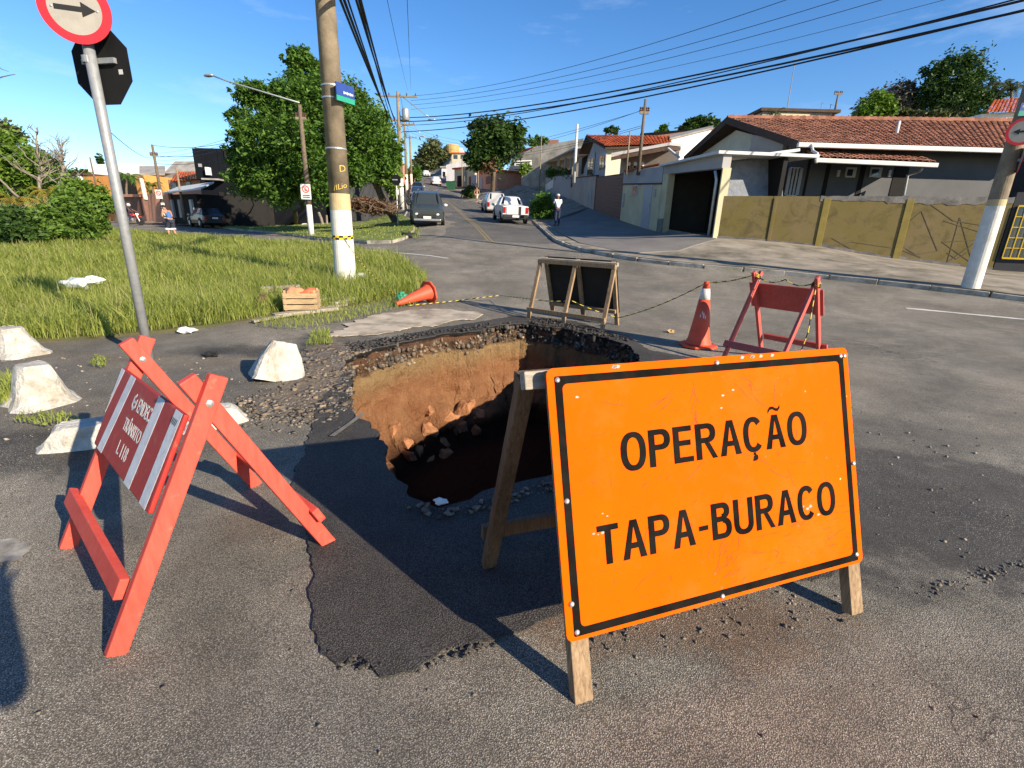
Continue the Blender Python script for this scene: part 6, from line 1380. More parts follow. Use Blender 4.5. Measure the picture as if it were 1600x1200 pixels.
# tyre at the island corner
ty = thing('old_tyre', 'old black tyre lying at the corner of the island kerb', 'tyre', G(639, 371, .0)); b = MB(); n1, n2 = 24, 10
for i in range(n1):
    for j in range(n2): a, c = 2 * math.pi * i / n1, 2 * math.pi * j / n2; r_ = .25 + .09 * math.cos(c); b.v.append((r_ * math.cos(a), r_ * math.sin(a), .1 + .1 * math.sin(c)))
for i in range(n1):
    for j in range(n2): b.f.append((i * n2 + j, ((i + 1) % n1) * n2 + j, ((i + 1) % n1) * n2 + (j + 1) % n2, i * n2 + (j + 1) % n2))
b.mi = [0] * len(b.f); b.build('tread', M_TYRE, ty, True)
MB().box((.1, .3, .1), (.28, .2, .2), .4).build('kerb_chunk', M_KERB, ty) if False else None

# motorcycle with rider
mc = thing('motorcycle', 'red motorcycle on the side road before the salmon wall', 'motorcycle', G(207, 352, .0), rad(8)); S_ = mc
MR = mat('red_motorcycle_paint', (0.45, 0.03, 0.02), 0.3, .1, spec=.6)
for x, nm in ((-.65, 'rear'), (.65, 'front')):
    R = Matrix.Rotation(rad(90), 3, 'X'); w = MB().lathe([(.24, -.05), (.31, -.05), (.33, 0), (.31, .05), (.24, .05)], (x, 0, .33), 20, M=R).build('wheel', M_TYRE, S_); MB().lathe([(.22, -.02), (.22, .02)], (x, 0, .33), 12, M=R).build('rim', M_RIM, w)
MB().tube([(.65, .06, .33), (.42, .04, .95)], .03, 6).tube([(.65, -.06, .33), (.42, -.04, .95)], .03, 6).build('fork', M_RIM, S_); MB().ico((.12, 0, .82), (.28, .14, .14), 2, .1).build('tank', MR, S_, True); MB().ico((-.35, 0, .85), (.38, .13, .07), 2, 0).build('seat', M_TRIM, S_, True)
MB().ico((-.62, 0, .75), (.28, .1, .07), 2, 0).build('rear_mudguard', MR, S_, True); MB().ico((.62, 0, .68), (.22, .08, .04), 2, 0).build('front_mudguard', MR, S_, True); MB().box((0, 0, .45), (.4, .26, .3)).build('engine', M_RIM, S_, bevel=.04); MB().tube([(.4, -.36, 1.0), (.45, 0, .97), (.4, .36, 1.0)], .018, 6).build('handlebar', M_TRIM, S_); MB().tube([(-.1, -.12, .3), (-.7, -.16, .38)], .045, 8).build('exhaust', M_RIM, S_); MB().ico((.55, 0, .88), (.09, .09, .09), 2, 0).build('headlight', M_HEADL, S_, True)
# rubbish bags
M_BAG = mat('black_plastic_bag', (0.014, 0.014, 0.016), 0.35, .2, 8, .5, 20, spec=.5)
for k, (px, py, s_, lab) in enumerate(((243, 341, .42, 'tall black rubbish bag by the salmon wall'), (237, 344, .3, 'small black rubbish bag at the foot of the salmon wall'))):
    a = G(px, py); tag(MB().ico((a.x, a.y, a.z + s_ * .8), (s_ * .8, s_ * .7, s_), 3, .45, seed=k * 5).build('rubbish_bag', M_BAG, smooth=True), lab, 'rubbish bag')

# ------------------------------------------------------------------ people
M_SKIN = mat('tanned_skin', (0.40, 0.20, 0.12), 0.55, .1, 10); M_SKIN2 = mat('dark_skin', (0.16, 0.08, 0.05), 0.55, .1, 10); M_HAIR = mat('dark_hair', (0.02, 0.014, 0.01), 0.7, .2)
def skinned(name, verts, edges, radii, m, parent, root=0, sub=2):
    me = bpy.data.meshes.new(name); me.from_pydata([tuple(v) for v in verts], edges, []); me.materials.append(m)
    o = bpy.data.objects.new(name, me); COL.objects.link(o); o.parent = parent
    sk = o.modifiers.new('skin', 'SKIN'); sk.use_smooth_shade = True
    for i, r in enumerate(radii): sv = me.skin_vertices[0].data[i]; sv.radius = (r, r) if not hasattr(r, '__len__') else r; sv.use_root = (i == root)
    s_ = o.modifiers.new('sub', 'SUBSURF'); s_.levels = sub; s_.render_levels = sub; return o
def person(label, loc, rz, pose, skin, cloth, H=1.72, group=None):
    "pose: joint positions in a frame whose +y is the way the person faces"
    t = thing('person', label, 'person', loc, rz, group); J = {k: Vector(v) for k, v in pose.items()}
    names = ['pelvis', 'waist', 'chest', 'neck', 'headb', 'headt'] ; V = [J[n_] for n_ in names]; E_ = [(0, 1), (1, 2), (2, 3), (3, 4), (4, 5)]; R = [.105, .10, .115, .055, .08, .085]
    for s_ in 'lr':
        i = len(V); V += [J['sh' + s_], J['el' + s_], J['wr' + s_], J['ha' + s_]]; E_ += [(2, i), (i, i + 1), (i + 1, i + 2), (i + 2, i + 3)]; R += [.058, .042, .03, .034]
        i = len(V); V += [J['hi' + s_], J['kn' + s_], J['an' + s_], J['to' + s_]]; E_ += [(0, i), (i, i + 1), (i + 1, i + 2), (i + 2, i + 3)]; R += [.09, .058, .04, .036]
        hd = J['ha' + s_]; fw = (hd - J['wr' + s_]).normalized()
        i0 = len(V) - 5
    body = skinned('body', V, E_, R, skin, t)
    hc = J['headb'].lerp(J['headt'], .5); hd_ = (J['headt'] - J['headb']).normalized(); face = (J.get('face', hc + Vector((0, 1, 0))) - hc).normalized(); sdv = face.cross(hd_).normalized()
    MB().ico(hc + face * .095 - hd_ * .01, (.016, .022, .026), 1, 0).build('nose', skin, body, True)
    MB().ico(hc + face * .083 + sdv * .034 + hd_ * .02, .011, 1, 0).ico(hc + face * .083 - sdv * .034 + hd_ * .02, .011, 1, 0).build('eyes', M_HAIR, body, True)
    MB().ico(hc + sdv * .088, (.018, .026, .034), 1, 0).ico(hc - sdv * .088, (.018, .026, .034), 1, 0).build('ears', skin, body, True)
    b = MB()
    for s_ in 'lr':
        hd = J['ha' + s_]; fw = (hd - J['wr' + s_]).normalized(); sx = fw.orthogonal().normalized()
        for k in range(4): b.tube([hd + sx * (.012 * (k - 1.5)), hd + sx * (.014 * (k - 1.5)) + fw * (.06 + .01 * (k in (1, 2))), hd + sx * (.012 * (k - 1.5)) + fw * .085 + fw.cross(sx) * .02], [.009, .008, .006], 5)
        b.tube([hd - fw * .02, hd + fw.cross(sx) * .03 + fw * .01, hd + fw.cross(sx) * .04 + fw * .04], [.011, .009, .007], 5)
    b.build('fingers', skin, body, True)
    for kind, m in cloth:
        if kind == 'shirt': skinned('shirt', [J['pelvis'] + Vector((0, 0, .02)), J['waist'], J['chest'], J['chest'].lerp(J['neck'], .55)] + [J['shl'], J['shl'].lerp(J['ell'], .75), J['shr'], J['shr'].lerp(J['elr'], .75)], [(0, 1), (1, 2), (2, 3), (2, 4), (4, 5), (2, 6), (6, 7)], [.135, .13, .145, .07, .078, .065, .078, .065], m, t)
        if kind == 'vest': skinned('vest', [J['pelvis'], J['waist'], J['chest'], J['chest'].lerp(J['neck'], .35)], [(0, 1), (1, 2), (2, 3)], [.13, .122, .13, .07], m, t)
        if kind in ('trousers', 'shorts'):
            q = .93 if kind == 'trousers' else .15; kk = []; V2 = [J['pelvis']]; E2 = []; R2 = [.128]
            for s_ in 'lr':
                i = len(V2); V2 += [J['hi' + s_], J['kn' + s_], J['kn' + s_].lerp(J['an' + s_], q)]; E2 += [(0, i), (i, i + 1), (i + 1, i + 2)]; R2 += [.108, .078 if kind == 'trousers' else .10, .062 if kind == 'trousers' else .10]
            skinned(kind, V2, E2, R2, m, t)
        if kind == 'shoes':
            b = MB()
            for s_ in 'lr': b.ico(J['an' + s_].lerp(J['to' + s_], .55) - Vector((0, 0, .01)), (.05, .13, .05), 2, 0)
            b.build('shoes', m, t, True)
        if kind == 'hair': MB().ico(hc + hd_ * .035 - face * .02, (.098, .105, .10), 2, .15).build('hair', m, t, True)
        if kind == 'cap': c_ = MB().ico(hc + hd_ * .055, (.105, .11, .075), 2, 0); c_.box(hc + face * .13 + hd_ * .04, (.15, .12, .015)); c_.build('cap', m, t, True)
        if kind == 'helmet': MB().ico(hc + hd_ * .02, (.14, .15, .14), 2, 0).build('helmet', m, t, True)
        if kind == 'stripes':
            b = MB(); 
            for s_ in 'lr':
                for q in (-.05, .06): c0_ = J['kn' + s_].lerp(J['an' + s_], q + .02); ax_ = (J['an' + s_] - J['kn' + s_]).normalized(); b.tube([c0_ - ax_ * .02, c0_ + ax_ * .02], .112, 14)
            b.build('stripes', m, t)
        if kind == 'bag': MB().ico(m[1], (.15, .1, .2), 2, .2).build('bag', m[0], t, True)
    return t
STAND = dict(pelvis=(0, 0, .93), waist=(0, 0, 1.08), chest=(0, .01, 1.28), neck=(0, .01, 1.45), headb=(0, .03, 1.54), headt=(0, .03, 1.65), shl=(-.18, 0, 1.38), ell=(-.24, -.02, 1.12), wrl=(-.22, .05, .90), hal=(-.22, .07, .82), shr=(.18, 0, 1.38), elr=(.24, -.02, 1.12), wrr=(.22, .05, .90), har=(.22, .07, .82),
             hil=(-.09, 0, .86), knl=(-.10, .02, .48), anl=(-.10, -.02, .08), tol=(-.11, .15, .03), hir=(.09, 0, .86), knr=(.10, .02, .48), anr=(.10, -.02, .08), tor=(.11, .15, .03), face=(0, 1.03, 1.58))
def pose(**kw): d = dict(STAND); d.update(kw); return d
M_WSHIRT = mat('white_shirt_cloth', (0.72, 0.72, 0.72), .85, .05); M_JEANS = mat('dark_jeans', (0.02, 0.028, 0.06), .9, .2, 10); M_BLUEV = mat('blue_vest_cloth', (0.05, 0.13, 0.32), .8, .15); M_DSHORT = mat('dark_shorts_cloth', (0.025, 0.028, 0.045), .85, .15); M_PINKS = mat('pale_shorts_cloth', (0.55, 0.45, 0.36), .85, .1); M_SAND = mat('tan_sandal', (0.35, 0.22, 0.12), .8)
loc = G(870, 353, .13); person('person in white shirt, white cap and dark jeans standing on the pavement, seen from behind', loc, rad(20), pose(ell=(-.23, .1, 1.13), wrl=(-.12, .24, 1.1), hal=(-.05, .28, 1.12), elr=(.23, .1, 1.13), wrr=(.12, .24, 1.1), har=(.05, .28, 1.12)), M_SKIN2, [('shirt', M_WSHIRT), ('trousers', M_JEANS), ('cap', M_WHITEP), ('shoes', M_TRIM)])
loc = G(745, 317); person('person without shirt in pale shorts walking on the far street', loc, rad(160), pose(knl=(-.1, .2, .5), anl=(-.1, .16, .1), tol=(-.1, .32, .05), knr=(.1, -.06, .47), anr=(.1, -.3, .14), tor=(.1, -.2, .03), ell=(-.24, -.15, 1.14), wrl=(-.22, -.18, .92), hal=(-.22, -.16, .84), elr=(.24, .1, 1.12), wrr=(.22, .22, .95), har=(.22, .26, .88)), M_SKIN, [('shorts', M_PINKS), ('hair', M_HAIR), ('shoes', M_SAND)])
BEND = pose(pelvis=(0, -.06, .92), waist=(0, -.02, 1.06), chest=(0, .10, 1.24), neck=(0, .22, 1.38), headb=(0, .30, 1.43), headt=(0, .37, 1.51), face=(0, .9, 1.0), shl=(-.17, .14, 1.32), ell=(-.22, .14, 1.06), wrl=(-.08, .34, 1.05), hal=(-.03, .40, 1.07), shr=(.17, .14, 1.32), elr=(.22, .14, 1.06), wrr=(.08, .34, 1.05), har=(.03, .40, 1.07), hil=(-.09, -.05, .86), hir=(.09, -.05, .86), knl=(-.1, .08, .49), anl=(-.1, .0, .09), tol=(-.1, .15, .03), knr=(.1, -.02, .48), anr=(.1, -.22, .12), tor=(.1, -.1, .03))
loc = G(270, 374); pp = person('person in blue vest and dark striped shorts looking down at a phone while walking', loc, rad(62), BEND, M_SKIN, [('vest', M_BLUEV), ('shorts', M_DSHORT), ('stripes', M_WSHIRT), ('hair', M_HAIR), ('cap', mat('brown_cap_cloth', (.06, .035, .025), .9)), ('shoes', M_SAND)])
ph_ = MB().box((0, 0, 0), (.075, .012, .15)).build('phone', M_TRIM, None, bevel=.004); tag(ph_, 'small dark phone held by the walking person in blue vest', 'phone'); ph_.rotation_euler = (rad(-35), 0, rad(62)); ph_.location = Vector(loc) + Matrix.Rotation(rad(62), 3, 'Z') @ Vector((0, .46, 1.12))
RIDE = pose(pelvis=(0, -.3, .95), waist=(0, -.26, 1.10), chest=(0, -.14, 1.30), neck=(0, -.06, 1.45), headb=(0, -.02, 1.52), headt=(0, .0, 1.63), face=(0, 1, 1.55), shl=(-.18, -.1, 1.38), ell=(-.26, .12, 1.2), wrl=(-.32, .36, 1.06), hal=(-.34, .42, 1.03), shr=(.18, -.1, 1.38), elr=(.26, .12, 1.2), wrr=(.32, .36, 1.06), har=(.34, .42, 1.03), hil=(-.1, -.28, .92), knl=(-.2, .12, .78), anl=(-.18, -.06, .38), tol=(-.18, .1, .34), hir=(.1, -.28, .92), knr=(.2, .12, .78), anr=(.18, -.06, .38), tor=(.18, .1, .34))
person('person in dark clothes and white helmet riding the red motorcycle', mc.location, rad(8 - 90), RIDE, M_SKIN2, [('shirt', M_DSHORT), ('trousers', M_JEANS), ('helmet', M_WHITEP), ('shoes', M_TRIM)])
loc = G(281, 344, .1); person('person in dark top, white cap and pale shorts standing by the awning workshop', loc, rad(190), pose(), M_SKIN2, [('shirt', M_DSHORT), ('shorts', M_WSHIRT), ('cap', M_WHITEP), ('shoes', M_TRIM)])
# ------------------------------------------------------------------ road works in the foreground
def orange_board():
    n = NT('orange_sign_film'); n.set(0.75, 0, 0.03); 
    c = n.mix(n.rng(n.noise(2.2, 6, .6), .3, .7), (0.70, 0.088, 0.0003), (0.77, 0.106, 0.0006))
    m1 = n.n('ShaderNodeMapping'); m1.inputs['Scale'].default_value = (4, 1, 30); m1.inputs['Rotation'].default_value = (0, .5, 0); n.l(n.co, m1.inputs['Vector'])
    sc = n.mul(n.rng(n.noise(3, 7, .7, m1.outputs['Vector']), .57, .63), n.rng(n.noise(2.3, 3, .5), .48, .6)); c = n.mix(n.mul(sc, .8), c, (0.30, 0.07, 0.01))
    m2 = n.n('ShaderNodeMapping'); m2.inputs['Scale'].default_value = (26, 1, 2.5); n.l(n.co, m2.inputs['Vector'])
    s2 = n.mul(n.rng(n.noise(2, 5, .7, m2.outputs['Vector']), .58, .66), n.rng(n.noise(1.7, 3, .5), .5, .62)); c = n.mix(n.mul(s2, .6), c, (0.40, 0.10, 0.012))
    dst = n.rng(n.noise(5, 8, .7), .5, .75, 0, .22); c = n.mix(dst, c, (0.42, 0.17, 0.05))
    pk = n.vor(22, 'F1', 'Distance'); c = n.mix(n.mul(n.rng(pk, .06, .12, 1, 0), n.rng(n.noise(4, 3), .54, .62)), c, (0.25, .12, .05))
    sp_ = n.vor(9, 'F1', 'Distance'); c = n.mix(n.mul(n.rng(sp_, .03, .05, 1, 0), n.rng(n.noise(3, 3), .52, .6)), c, (0.8, 0.5, 0.25)); n.base(c); return n.m
M_ORB = orange_board()
def film(name, col): 
    n = NT(name); n.set(.85, 0, .04); c = n.mix(n.rng(n.noise(9, 6, .65), .35, .7), col, tuple(x * 2.0 + .004 for x in col)); sp_ = n.vor(30, 'F1', 'Distance'); c = n.mix(n.mul(n.rng(sp_, .04, .09, 1, 0), n.rng(n.noise(5, 3), .56, .62)), c, (.35, .2, .1)); n.base(c); return n.m
M_BFILM = film('black_sign_film', (0.006, 0.005, 0.004))
M_WOODP = wood('weathered_pine', (0.36, 0.25, 0.145), (0.16, 0.10, 0.055), (14, 14, 1.2)); M_WOODG = wood('grey_old_wood', (0.42, 0.37, 0.30), (0.20, 0.165, 0.125), (1.2, 14, 14)); M_WOODB = wood('brown_stained_wood', (0.20, 0.125, 0.07), (0.09, 0.055, 0.03), (14, 14, 1.2))
M_BOLT = mat('zinc_bolt', (0.55, 0.54, 0.5), .35, .1, 30, metal=.7)
M_BOARDB = mat('blackened_board_back', (0.016, 0.015, 0.014), .8, .3, 4)
SL = 0.333; CS = math.sqrt(1 + SL * SL); UPB = Vector((0, SL, 1)) / CS; NB = Vector((0, -1, SL)) / CS     # board up and board front normal
def bpt(x, s_, out=0.0): return Vector((x, .003, 0)) + UPB * s_ + NB * out + Vector((x * 0, 0, 0))
def grotesque(txt, xa, xb, base, cap, put):
    "narrow signwriter's capitals made of strokes; put(x, y, out) sets a point on the board"
    adv = {'O': .72, 'P': .64, 'E': .60, 'R': .68, 'A': .70, 'Ç': .68, 'Ã': .70, 'T': .60, '-': .38, 'B': .66, 'U': .68, 'C': .68}
    w = .182; wh = .152; gap = .085; tot = sum(adv[c] for c in txt) + gap * (len(txt) - 1); k = (xb - xa) / tot; b = MB(); n_ = [0]
    def poly(pts, ox):
        n_[0] += 1; e = .0005 + .00004 * (n_[0] % 5); q0 = [put(xa + (ox + x) * k, base + y * cap, 0) for x, y in pts]; q1 = [put(xa + (ox + x) * k, base + y * cap, e) for x, y in pts]; m = len(pts)
        b.add(q0 + q1, [tuple(range(m, 2 * m)), tuple(reversed(range(m)))] + [(i, (i + 1) % m, (i + 1) % m + m, i + m) for i in range(m)])
    def rect(x0, y0, x1, y1, ox): poly([(x0, y0), (x1, y0), (x1, y1), (x0, y1)], ox)
    def arc(cx, cy, rx, ry, a0, a1, ox, pw=1.0, ww=None):
        st = max(6, int(abs(a1 - a0) / 9)); W1 = ww or w
        def pt(a, dx, dy): c, s_ = math.cos(rad(a)), math.sin(rad(a)); return (cx + (rx - dx) * math.copysign(abs(c) ** .86, c), cy + (ry - dy) * math.copysign(abs(s_) ** .86, s_))
        for i in range(st):
            u, v = a0 + (a1 - a0) * i / st, a0 + (a1 - a0) * (i + 1) / st; poly([pt(u, 0, 0), pt(v, 0, 0), pt(v, W1, wh), pt(u, W1, wh)], ox)
    def A(ox, W):
        m = W / 2; poly([(0, 0), (w * 1.05, 0), (m + w * .02, .86), (m + w * .56, 1), (m - w * .56, 1)], ox); poly([(W, 0), (m + w * .56, 1), (m, .84), (W - w * 1.05, 0)], ox); rect(.17, .26, W - .17, .26 + wh, ox)
    ox = 0.0
    for ch in txt:
        W = adv[ch]
        if ch == 'O': arc(W / 2, .5, W / 2, .515, 0, 360, ox)
        elif ch in 'CÇ':
            arc(W / 2, .5, W / 2, .515, 40, 320, ox)
            if ch == 'Ç': rect(W / 2 - .03, -.10, W / 2 + .05, -.02, ox); arc(W / 2 + .0, -.17, .12, .10, 90, -120, ox, ww=.07)
        elif ch == 'P': rect(0, 0, w, 1, ox); rect(w, 1 - wh, W - .27, 1, ox); rect(w, .44, W - .27, .44 + wh, ox); arc(W - .29, .72, .29, .28, 90, -90, ox)
        elif ch == 'R': rect(0, 0, w, 1, ox); rect(w, 1 - wh, W - .31, 1, ox); rect(w, .45, W - .31, .45 + wh, ox); arc(W - .33, .725, .29, .275, 90, -90, ox); poly([(W - .40, .45), (W - .24, .45), (W, 0), (W - .165, 0)], ox)
        elif ch == 'B': rect(0, 0, w, 1, ox); rect(w, 1 - wh, W - .30, 1, ox); rect(w, .47, W - .28, .47 + wh, ox); rect(w, 0, W - .28, wh, ox); arc(W - .32, .765, .27, .235, 90, -90, ox); arc(W - .29, .29, .29, .29, 90, -90, ox)
        elif ch == 'E': rect(0, 0, w, 1, ox); rect(w, 1 - wh, W - .03, 1, ox); rect(w, .46, W - .07, .46 + wh, ox); rect(w, 0, W, wh, ox)
        elif ch == 'T': rect(0, 1 - wh, W, 1, ox); rect(W / 2 - w / 2, 0, W / 2 + w / 2, 1 - wh, ox)
        elif ch == 'U': rect(0, .32, w, 1, ox); rect(W - w, .32, W, 1, ox); arc(W / 2, .32, W / 2, .335, 180, 360, ox)
        elif ch == '-': rect(.04, .33, W - .04, .46, ox)
        elif ch in 'AÃ':
            A(ox, W)
            if ch == 'Ã':
                t_ = [(.13, 1.09), (.21, 1.19), (.31, 1.20), (.41, 1.14), (.49, 1.13), (.57, 1.22)]
                for (x0, y0), (x1, y1) in zip(t_[:-1], t_[1:]): poly([(x0, y0 - .04), (x1, y1 - .04), (x1, y1 + .05), (x0, y0 + .05)], ox)
        ox += W + gap
    return b
def a_frame(name, label, loc, rz, front=True, mid=False):
    t = thing(name, label, 'road sign', loc, rz)
    x0, x1, s0_, s1_ = -.013, 1.203, .190, .990
    # sheet with rounded corners
    cr_ = .022; pts = []
    for cx_, cy_, a0 in ((x0 + cr_, s0_ + cr_, 180), (x1 - cr_, s0_ + cr_, 270), (x1 - cr_, s1_ - cr_, 0), (x0 + cr_, s1_ - cr_, 90)):
        for k in range(5): a = rad(a0 + 22.5 * k); pts.append((cx_ + cr_ * math.cos(a), cy_ + cr_ * math.sin(a)))
    MB().prism([bpt(x, s_, .004) for x, s_ in pts], NB * -.0035).build('board', [M_ORB if front else M_BOARDB], t)
    if not front: MB().prism([bpt(x, s_, -.001) for x, s_ in pts], NB * -.004).build('board_back', M_BOARDB, t)
    lw_ = .06
    legs = [.03, 1.165] + ([.6] if mid else [])
    for x in legs: MB().beam(bpt(x, -.0, -.022), bpt(x, .985, -.022), lw_, .04, (1, 0, 0)).build('front_leg', M_WOODP, t, bevel=.003)
    for s_ in ((.96, .24) if True else ()): MB().beam(bpt(x0 - (.05 if s_ > .5 else -.03), s_, -.064), bpt(x1 + (.01 if s_ > .5 else -.03), s_, -.064), .055, .042, UPB).build('rail', M_WOODG if s_ > .5 else M_WOODP, t, bevel=.004)
    top = bpt(0, .97, -.10); foot_y = .681
    for x, xt in [(-.06, -.035), (1.20, 1.20)] + ([(.58, .585)] if mid else []): MB().beam((x, foot_y, 0), (xt, top.y + .0, top.z), .055, .04, (1, 0, 0)).build('rear_leg', M_WOODB if front else M_WOODP, t, bevel=.003)
    q = .16; yy = foot_y + (top.y - foot_y) * q + .045; MB().beam((-.09, yy, top.z * q + .02), (1.23, yy, top.z * q + .02), .06, .03, (0, 0, 1)).build('rear_brace', M_WOODB if front else M_WOODP, t, bevel=.003)
    MB().beam((-.06, top.y + .03, top.z - .02), (1.23, top.y + .03, top.z - .02), .06, .035, (0, 0, 1)).build('rear_top_rail', M_WOODB if front else M_WOODP, t, bevel=.003)
    if front:
        bw, bi = .024, .024
        X0, X1, A0, A1 = x0 + bi, x1 - bi, s0_ + bi * .5, s1_ - bi
        # dark border as one ring with rounded corners
        def rr(d, rad_):
            o = []
            for cx_, cy_, a0 in ((X0 + d + rad_, A0 + d + rad_, 180), (X1 - d - rad_, A0 + d + rad_, 270), (X1 - d - rad_, A1 - d - rad_, 0), (X0 + d + rad_, A1 - d - rad_, 90)):
                for k in range(6): a = rad(a0 + 18 * k); o.append(bpt(cx_ + rad_ * math.cos(a), cy_ + rad_ * math.sin(a), .0044))
            return o
        oo, ii = rr(0, .006), rr(bw, .016); n_ = len(oo); b = MB(); b.v = [tuple(v) for v in oo + ii]; b.f = [(k, (k + 1) % n_, n_ + (k + 1) % n_, n_ + k) for k in range(n_)]; b.mi = [0] * n_; o = b.build('border', M_BFILM, t, recalc=False)
        so = o.modifiers.new('thickness', 'SOLIDIFY'); so.thickness = .0007; so.offset = 1
        MT = Matrix.Identity(4)
        for i in range(3): MT[i][0] = (1, 0, 0)[i]; MT[i][1] = UPB[i]; MT[i][2] = NB[i]
        def place(x, s_): T = MT.copy(); T.translation = bpt(x, s_, .0044); return T
        # letters set one by one, narrow grotesque
        def line(txt, xa, xb, s_base, cap, wt=.014):
            tot, fs, mn = text_geo(txt, 1.0, wt, 1.0, 0.0), None, None
            vs, fs = tot; xs = [v.x for v in vs]; kx = (xb - xa) / (max(xs) - min(xs)); ky = cap / .729; b = MB(); T = place(xa, s_base); b.add([T @ Vector(((v.x - min(xs)) * kx, v.y * ky, 0)) for v in vs], fs); o = b.build('lettering', M_BFILM, t, recalc=False); so = o.modifiers.new('thickness', 'SOLIDIFY'); so.thickness = .0007; so.offset = 1
        for txt, xa, xb, sb, cap in (('OPERAÇÃO', .212, .974, .659, .117), ('TAPA-BURACO', .110, 1.086, .391, .119)):
            MB_ = grotesque(txt, xa, xb, sb, cap, lambda x, s_, o_: bpt(x, s_, .0044 + o_)); MB_.build('lettering', M_BFILM, t)
        for x, s_ in ((.02, .955), (1.165, .96), (.02, .60), (1.19, .56), (.01, .30), (1.17, .225), (.02, .215), (.6, .97), (.55, .205), (1.185, .96)): MB().lathe([(.0085, .0), (.0085, .002), (.006, .005), (.0, .006)], bpt(x, s_, .005), 12, M=Matrix((Vector((1, 0, 0)), UPB, NB)).transposed()).build('bolt', M_BOLT, t, True)
        M_SCR = mat('brown_scratch', (0.34, 0.06, 0.005), .8, .3, 30); b = MB(); rs = random.Random(5)
        def scr(x, s_, L, a, wd):
            pts = [(x, s_)]
            for k in range(5): a += rs.uniform(-.25, .25); pts.append((pts[-1][0] + L / 5 * math.cos(a), pts[-1][1] + L / 5 * math.sin(a)))
            for k, ((xa, sa), (xb, sb)) in enumerate(zip(pts[:-1], pts[1:])):
                nx, ns = -(sb - sa), xb - xa; ln = math.hypot(nx, ns) or 1; nx, ns = nx / ln * wd / 2, ns / ln * wd / 2; w2 = .3 if k in (0, 4) else 1
                b.add([bpt(xa - nx * w2, sa - ns * w2, .0043), bpt(xb - nx * w2, sb - ns * w2, .0043), bpt(xb + nx * w2, sb + ns * w2, .0043), bpt(xa + nx * w2, sa + ns * w2, .0043)], [(0, 1, 2, 3)])
        for _ in range(16): scr(.50 + rs.uniform(-.006, .006), rs.uniform(.76, .93), .05, -1.57, .002)
        for x, s_, L, a in ((.30, .84, .14, .35), (.34, .86, .10, .3), (.36, .83, .07, .2), (.66, .90, .10, -.5), (.69, .92, .07, -.45), (.73, .86, .12, -.9), (.60, .70, .25, -.55), (.78, .60, .10, -.7), (.87, .59, .08, -1.2), (.52, .28, .05, .7), (.54, .31, .06, .8), (.56, .29, .05, .6), (.50, .33, .05, 1.0), (.58, .26, .06, .3), (.60, .30, .05, .9), (.55, .35, .05, 1.3), (.22, .29, .12, .9), (.63, .34, .07, 1.4), (.15, .88, .1, -.1), (.95, .45, .09, .5), (1.02, .30, .1, .2), (.42, .60, .12, .15), (.84, .88, .08, -1.3), (.27, .42, .06, 1.2)):
            scr(x, s_, L, a, rs.uniform(.0015, .0035))
        for _ in range(70): scr(rs.uniform(.06, 1.1), rs.uniform(.25, .93), rs.uniform(.006, .03), rs.uniform(0, 3.1), rs.uniform(.001, .004))
        for _ in range(30): scr(rs.gauss(.56, .05), rs.gauss(.32, .05), rs.uniform(.01, .04), rs.uniform(.3, 1.4), rs.uniform(.001, .003))
        b.build('scratches', M_SCR, t, recalc=False)['kind'] = 'stuff'
        b = MB()
        for x, s_ in ((.135, .545), (.15, .535), (.10, .49), (.115, .485), (.13, .488), (.66, .875), (.615, .86), (.605, .82), (.08, .90), (.93, .44), (.95, .43), (.965, .436), (1.0, .40), (.06, .955)):
            u = rs.uniform(.004, .011); b.add([bpt(x + u * math.cos(a) * rs.uniform(.5, 1.1), s_ + u * .6 * math.sin(a) * rs.uniform(.5, 1.1), .0044) for a in np.linspace(0, 5.5, 7)], [tuple(range(7))])
        b.build('paint_specks', M_WSIGN, t, recalc=False)['kind'] = 'stuff'
        # chipped film along the top edge
        b = MB()
        for k in range(9): xx = random.choice((.72, .75, .78, .80, .83, .2, .22, .98, .69)) + random.uniform(-.01, .01); b.prism([bpt(xx + u, s1_ - .012 + v, .0046) for u, v in ((0, 0), (.012, -.002), (.018, .006), (.006, .009))], NB * .0006)
        b.build('chipped_film', M_WSIGN, t)
    return t
O1 = Vector((.2155, 1.0685, 0)); O1.z = h(O1.x, O1.y); a_frame('roadwork_sign', 'orange roadwork sign with black lettering on a wooden frame in front of the hole', O1, math.atan2(.343, .94))
lv = Vector((-.796, .606, 0)); O2 = Vector((1.584, 7.227, h(1.2, 7.0) + .01)); a_frame('roadwork_sign', 'wooden framed road sign seen from its black back beyond the hole', O2, math.atan2(lv.y, lv.x), front=False, mid=True)

# red barricades
def redpaint(name, a, bb):
    n = NT(name); n.set(.6, 0, .3); m = n.n('ShaderNodeMapping'); m.inputs['Scale'].default_value = (10, 10, 1.5); n.l(n.co, m.inputs['Vector']); g = n.noise(5, 6, .65, m.outputs['Vector'])
    c = n.mix(n.rng(g, .3, .7), a, bb); c = n.mix(n.rng(n.noise(14, 7, .7), .58, .72, 0, .8), c, (0.34, 0.16, 0.10)); c = n.mix(n.rng(n.noise(3, 8, .7), .5, .75, 0, .45), c, tuple(x * .55 for x in a)); n.base(c); n.bump(g, .25, .003); return n.m
M_RED = redpaint('faded_coral_red_paint', (0.55, 0.058, 0.036), (0.64, 0.09, 0.06)); M_REDD = redpaint('deep_red_panel_paint', (0.30, 0.020, 0.016), (0.38, 0.035, 0.025)); M_REDB = redpaint('dull_red_paint', (0.40, 0.066, 0.054), (0.50, 0.10, 0.08))
M_STRIPE = mat('worn_white_stripe', (0.60, 0.60, 0.60), .7, .12, 20, .1, 60, (0.4, .3, .28), .5, 18)
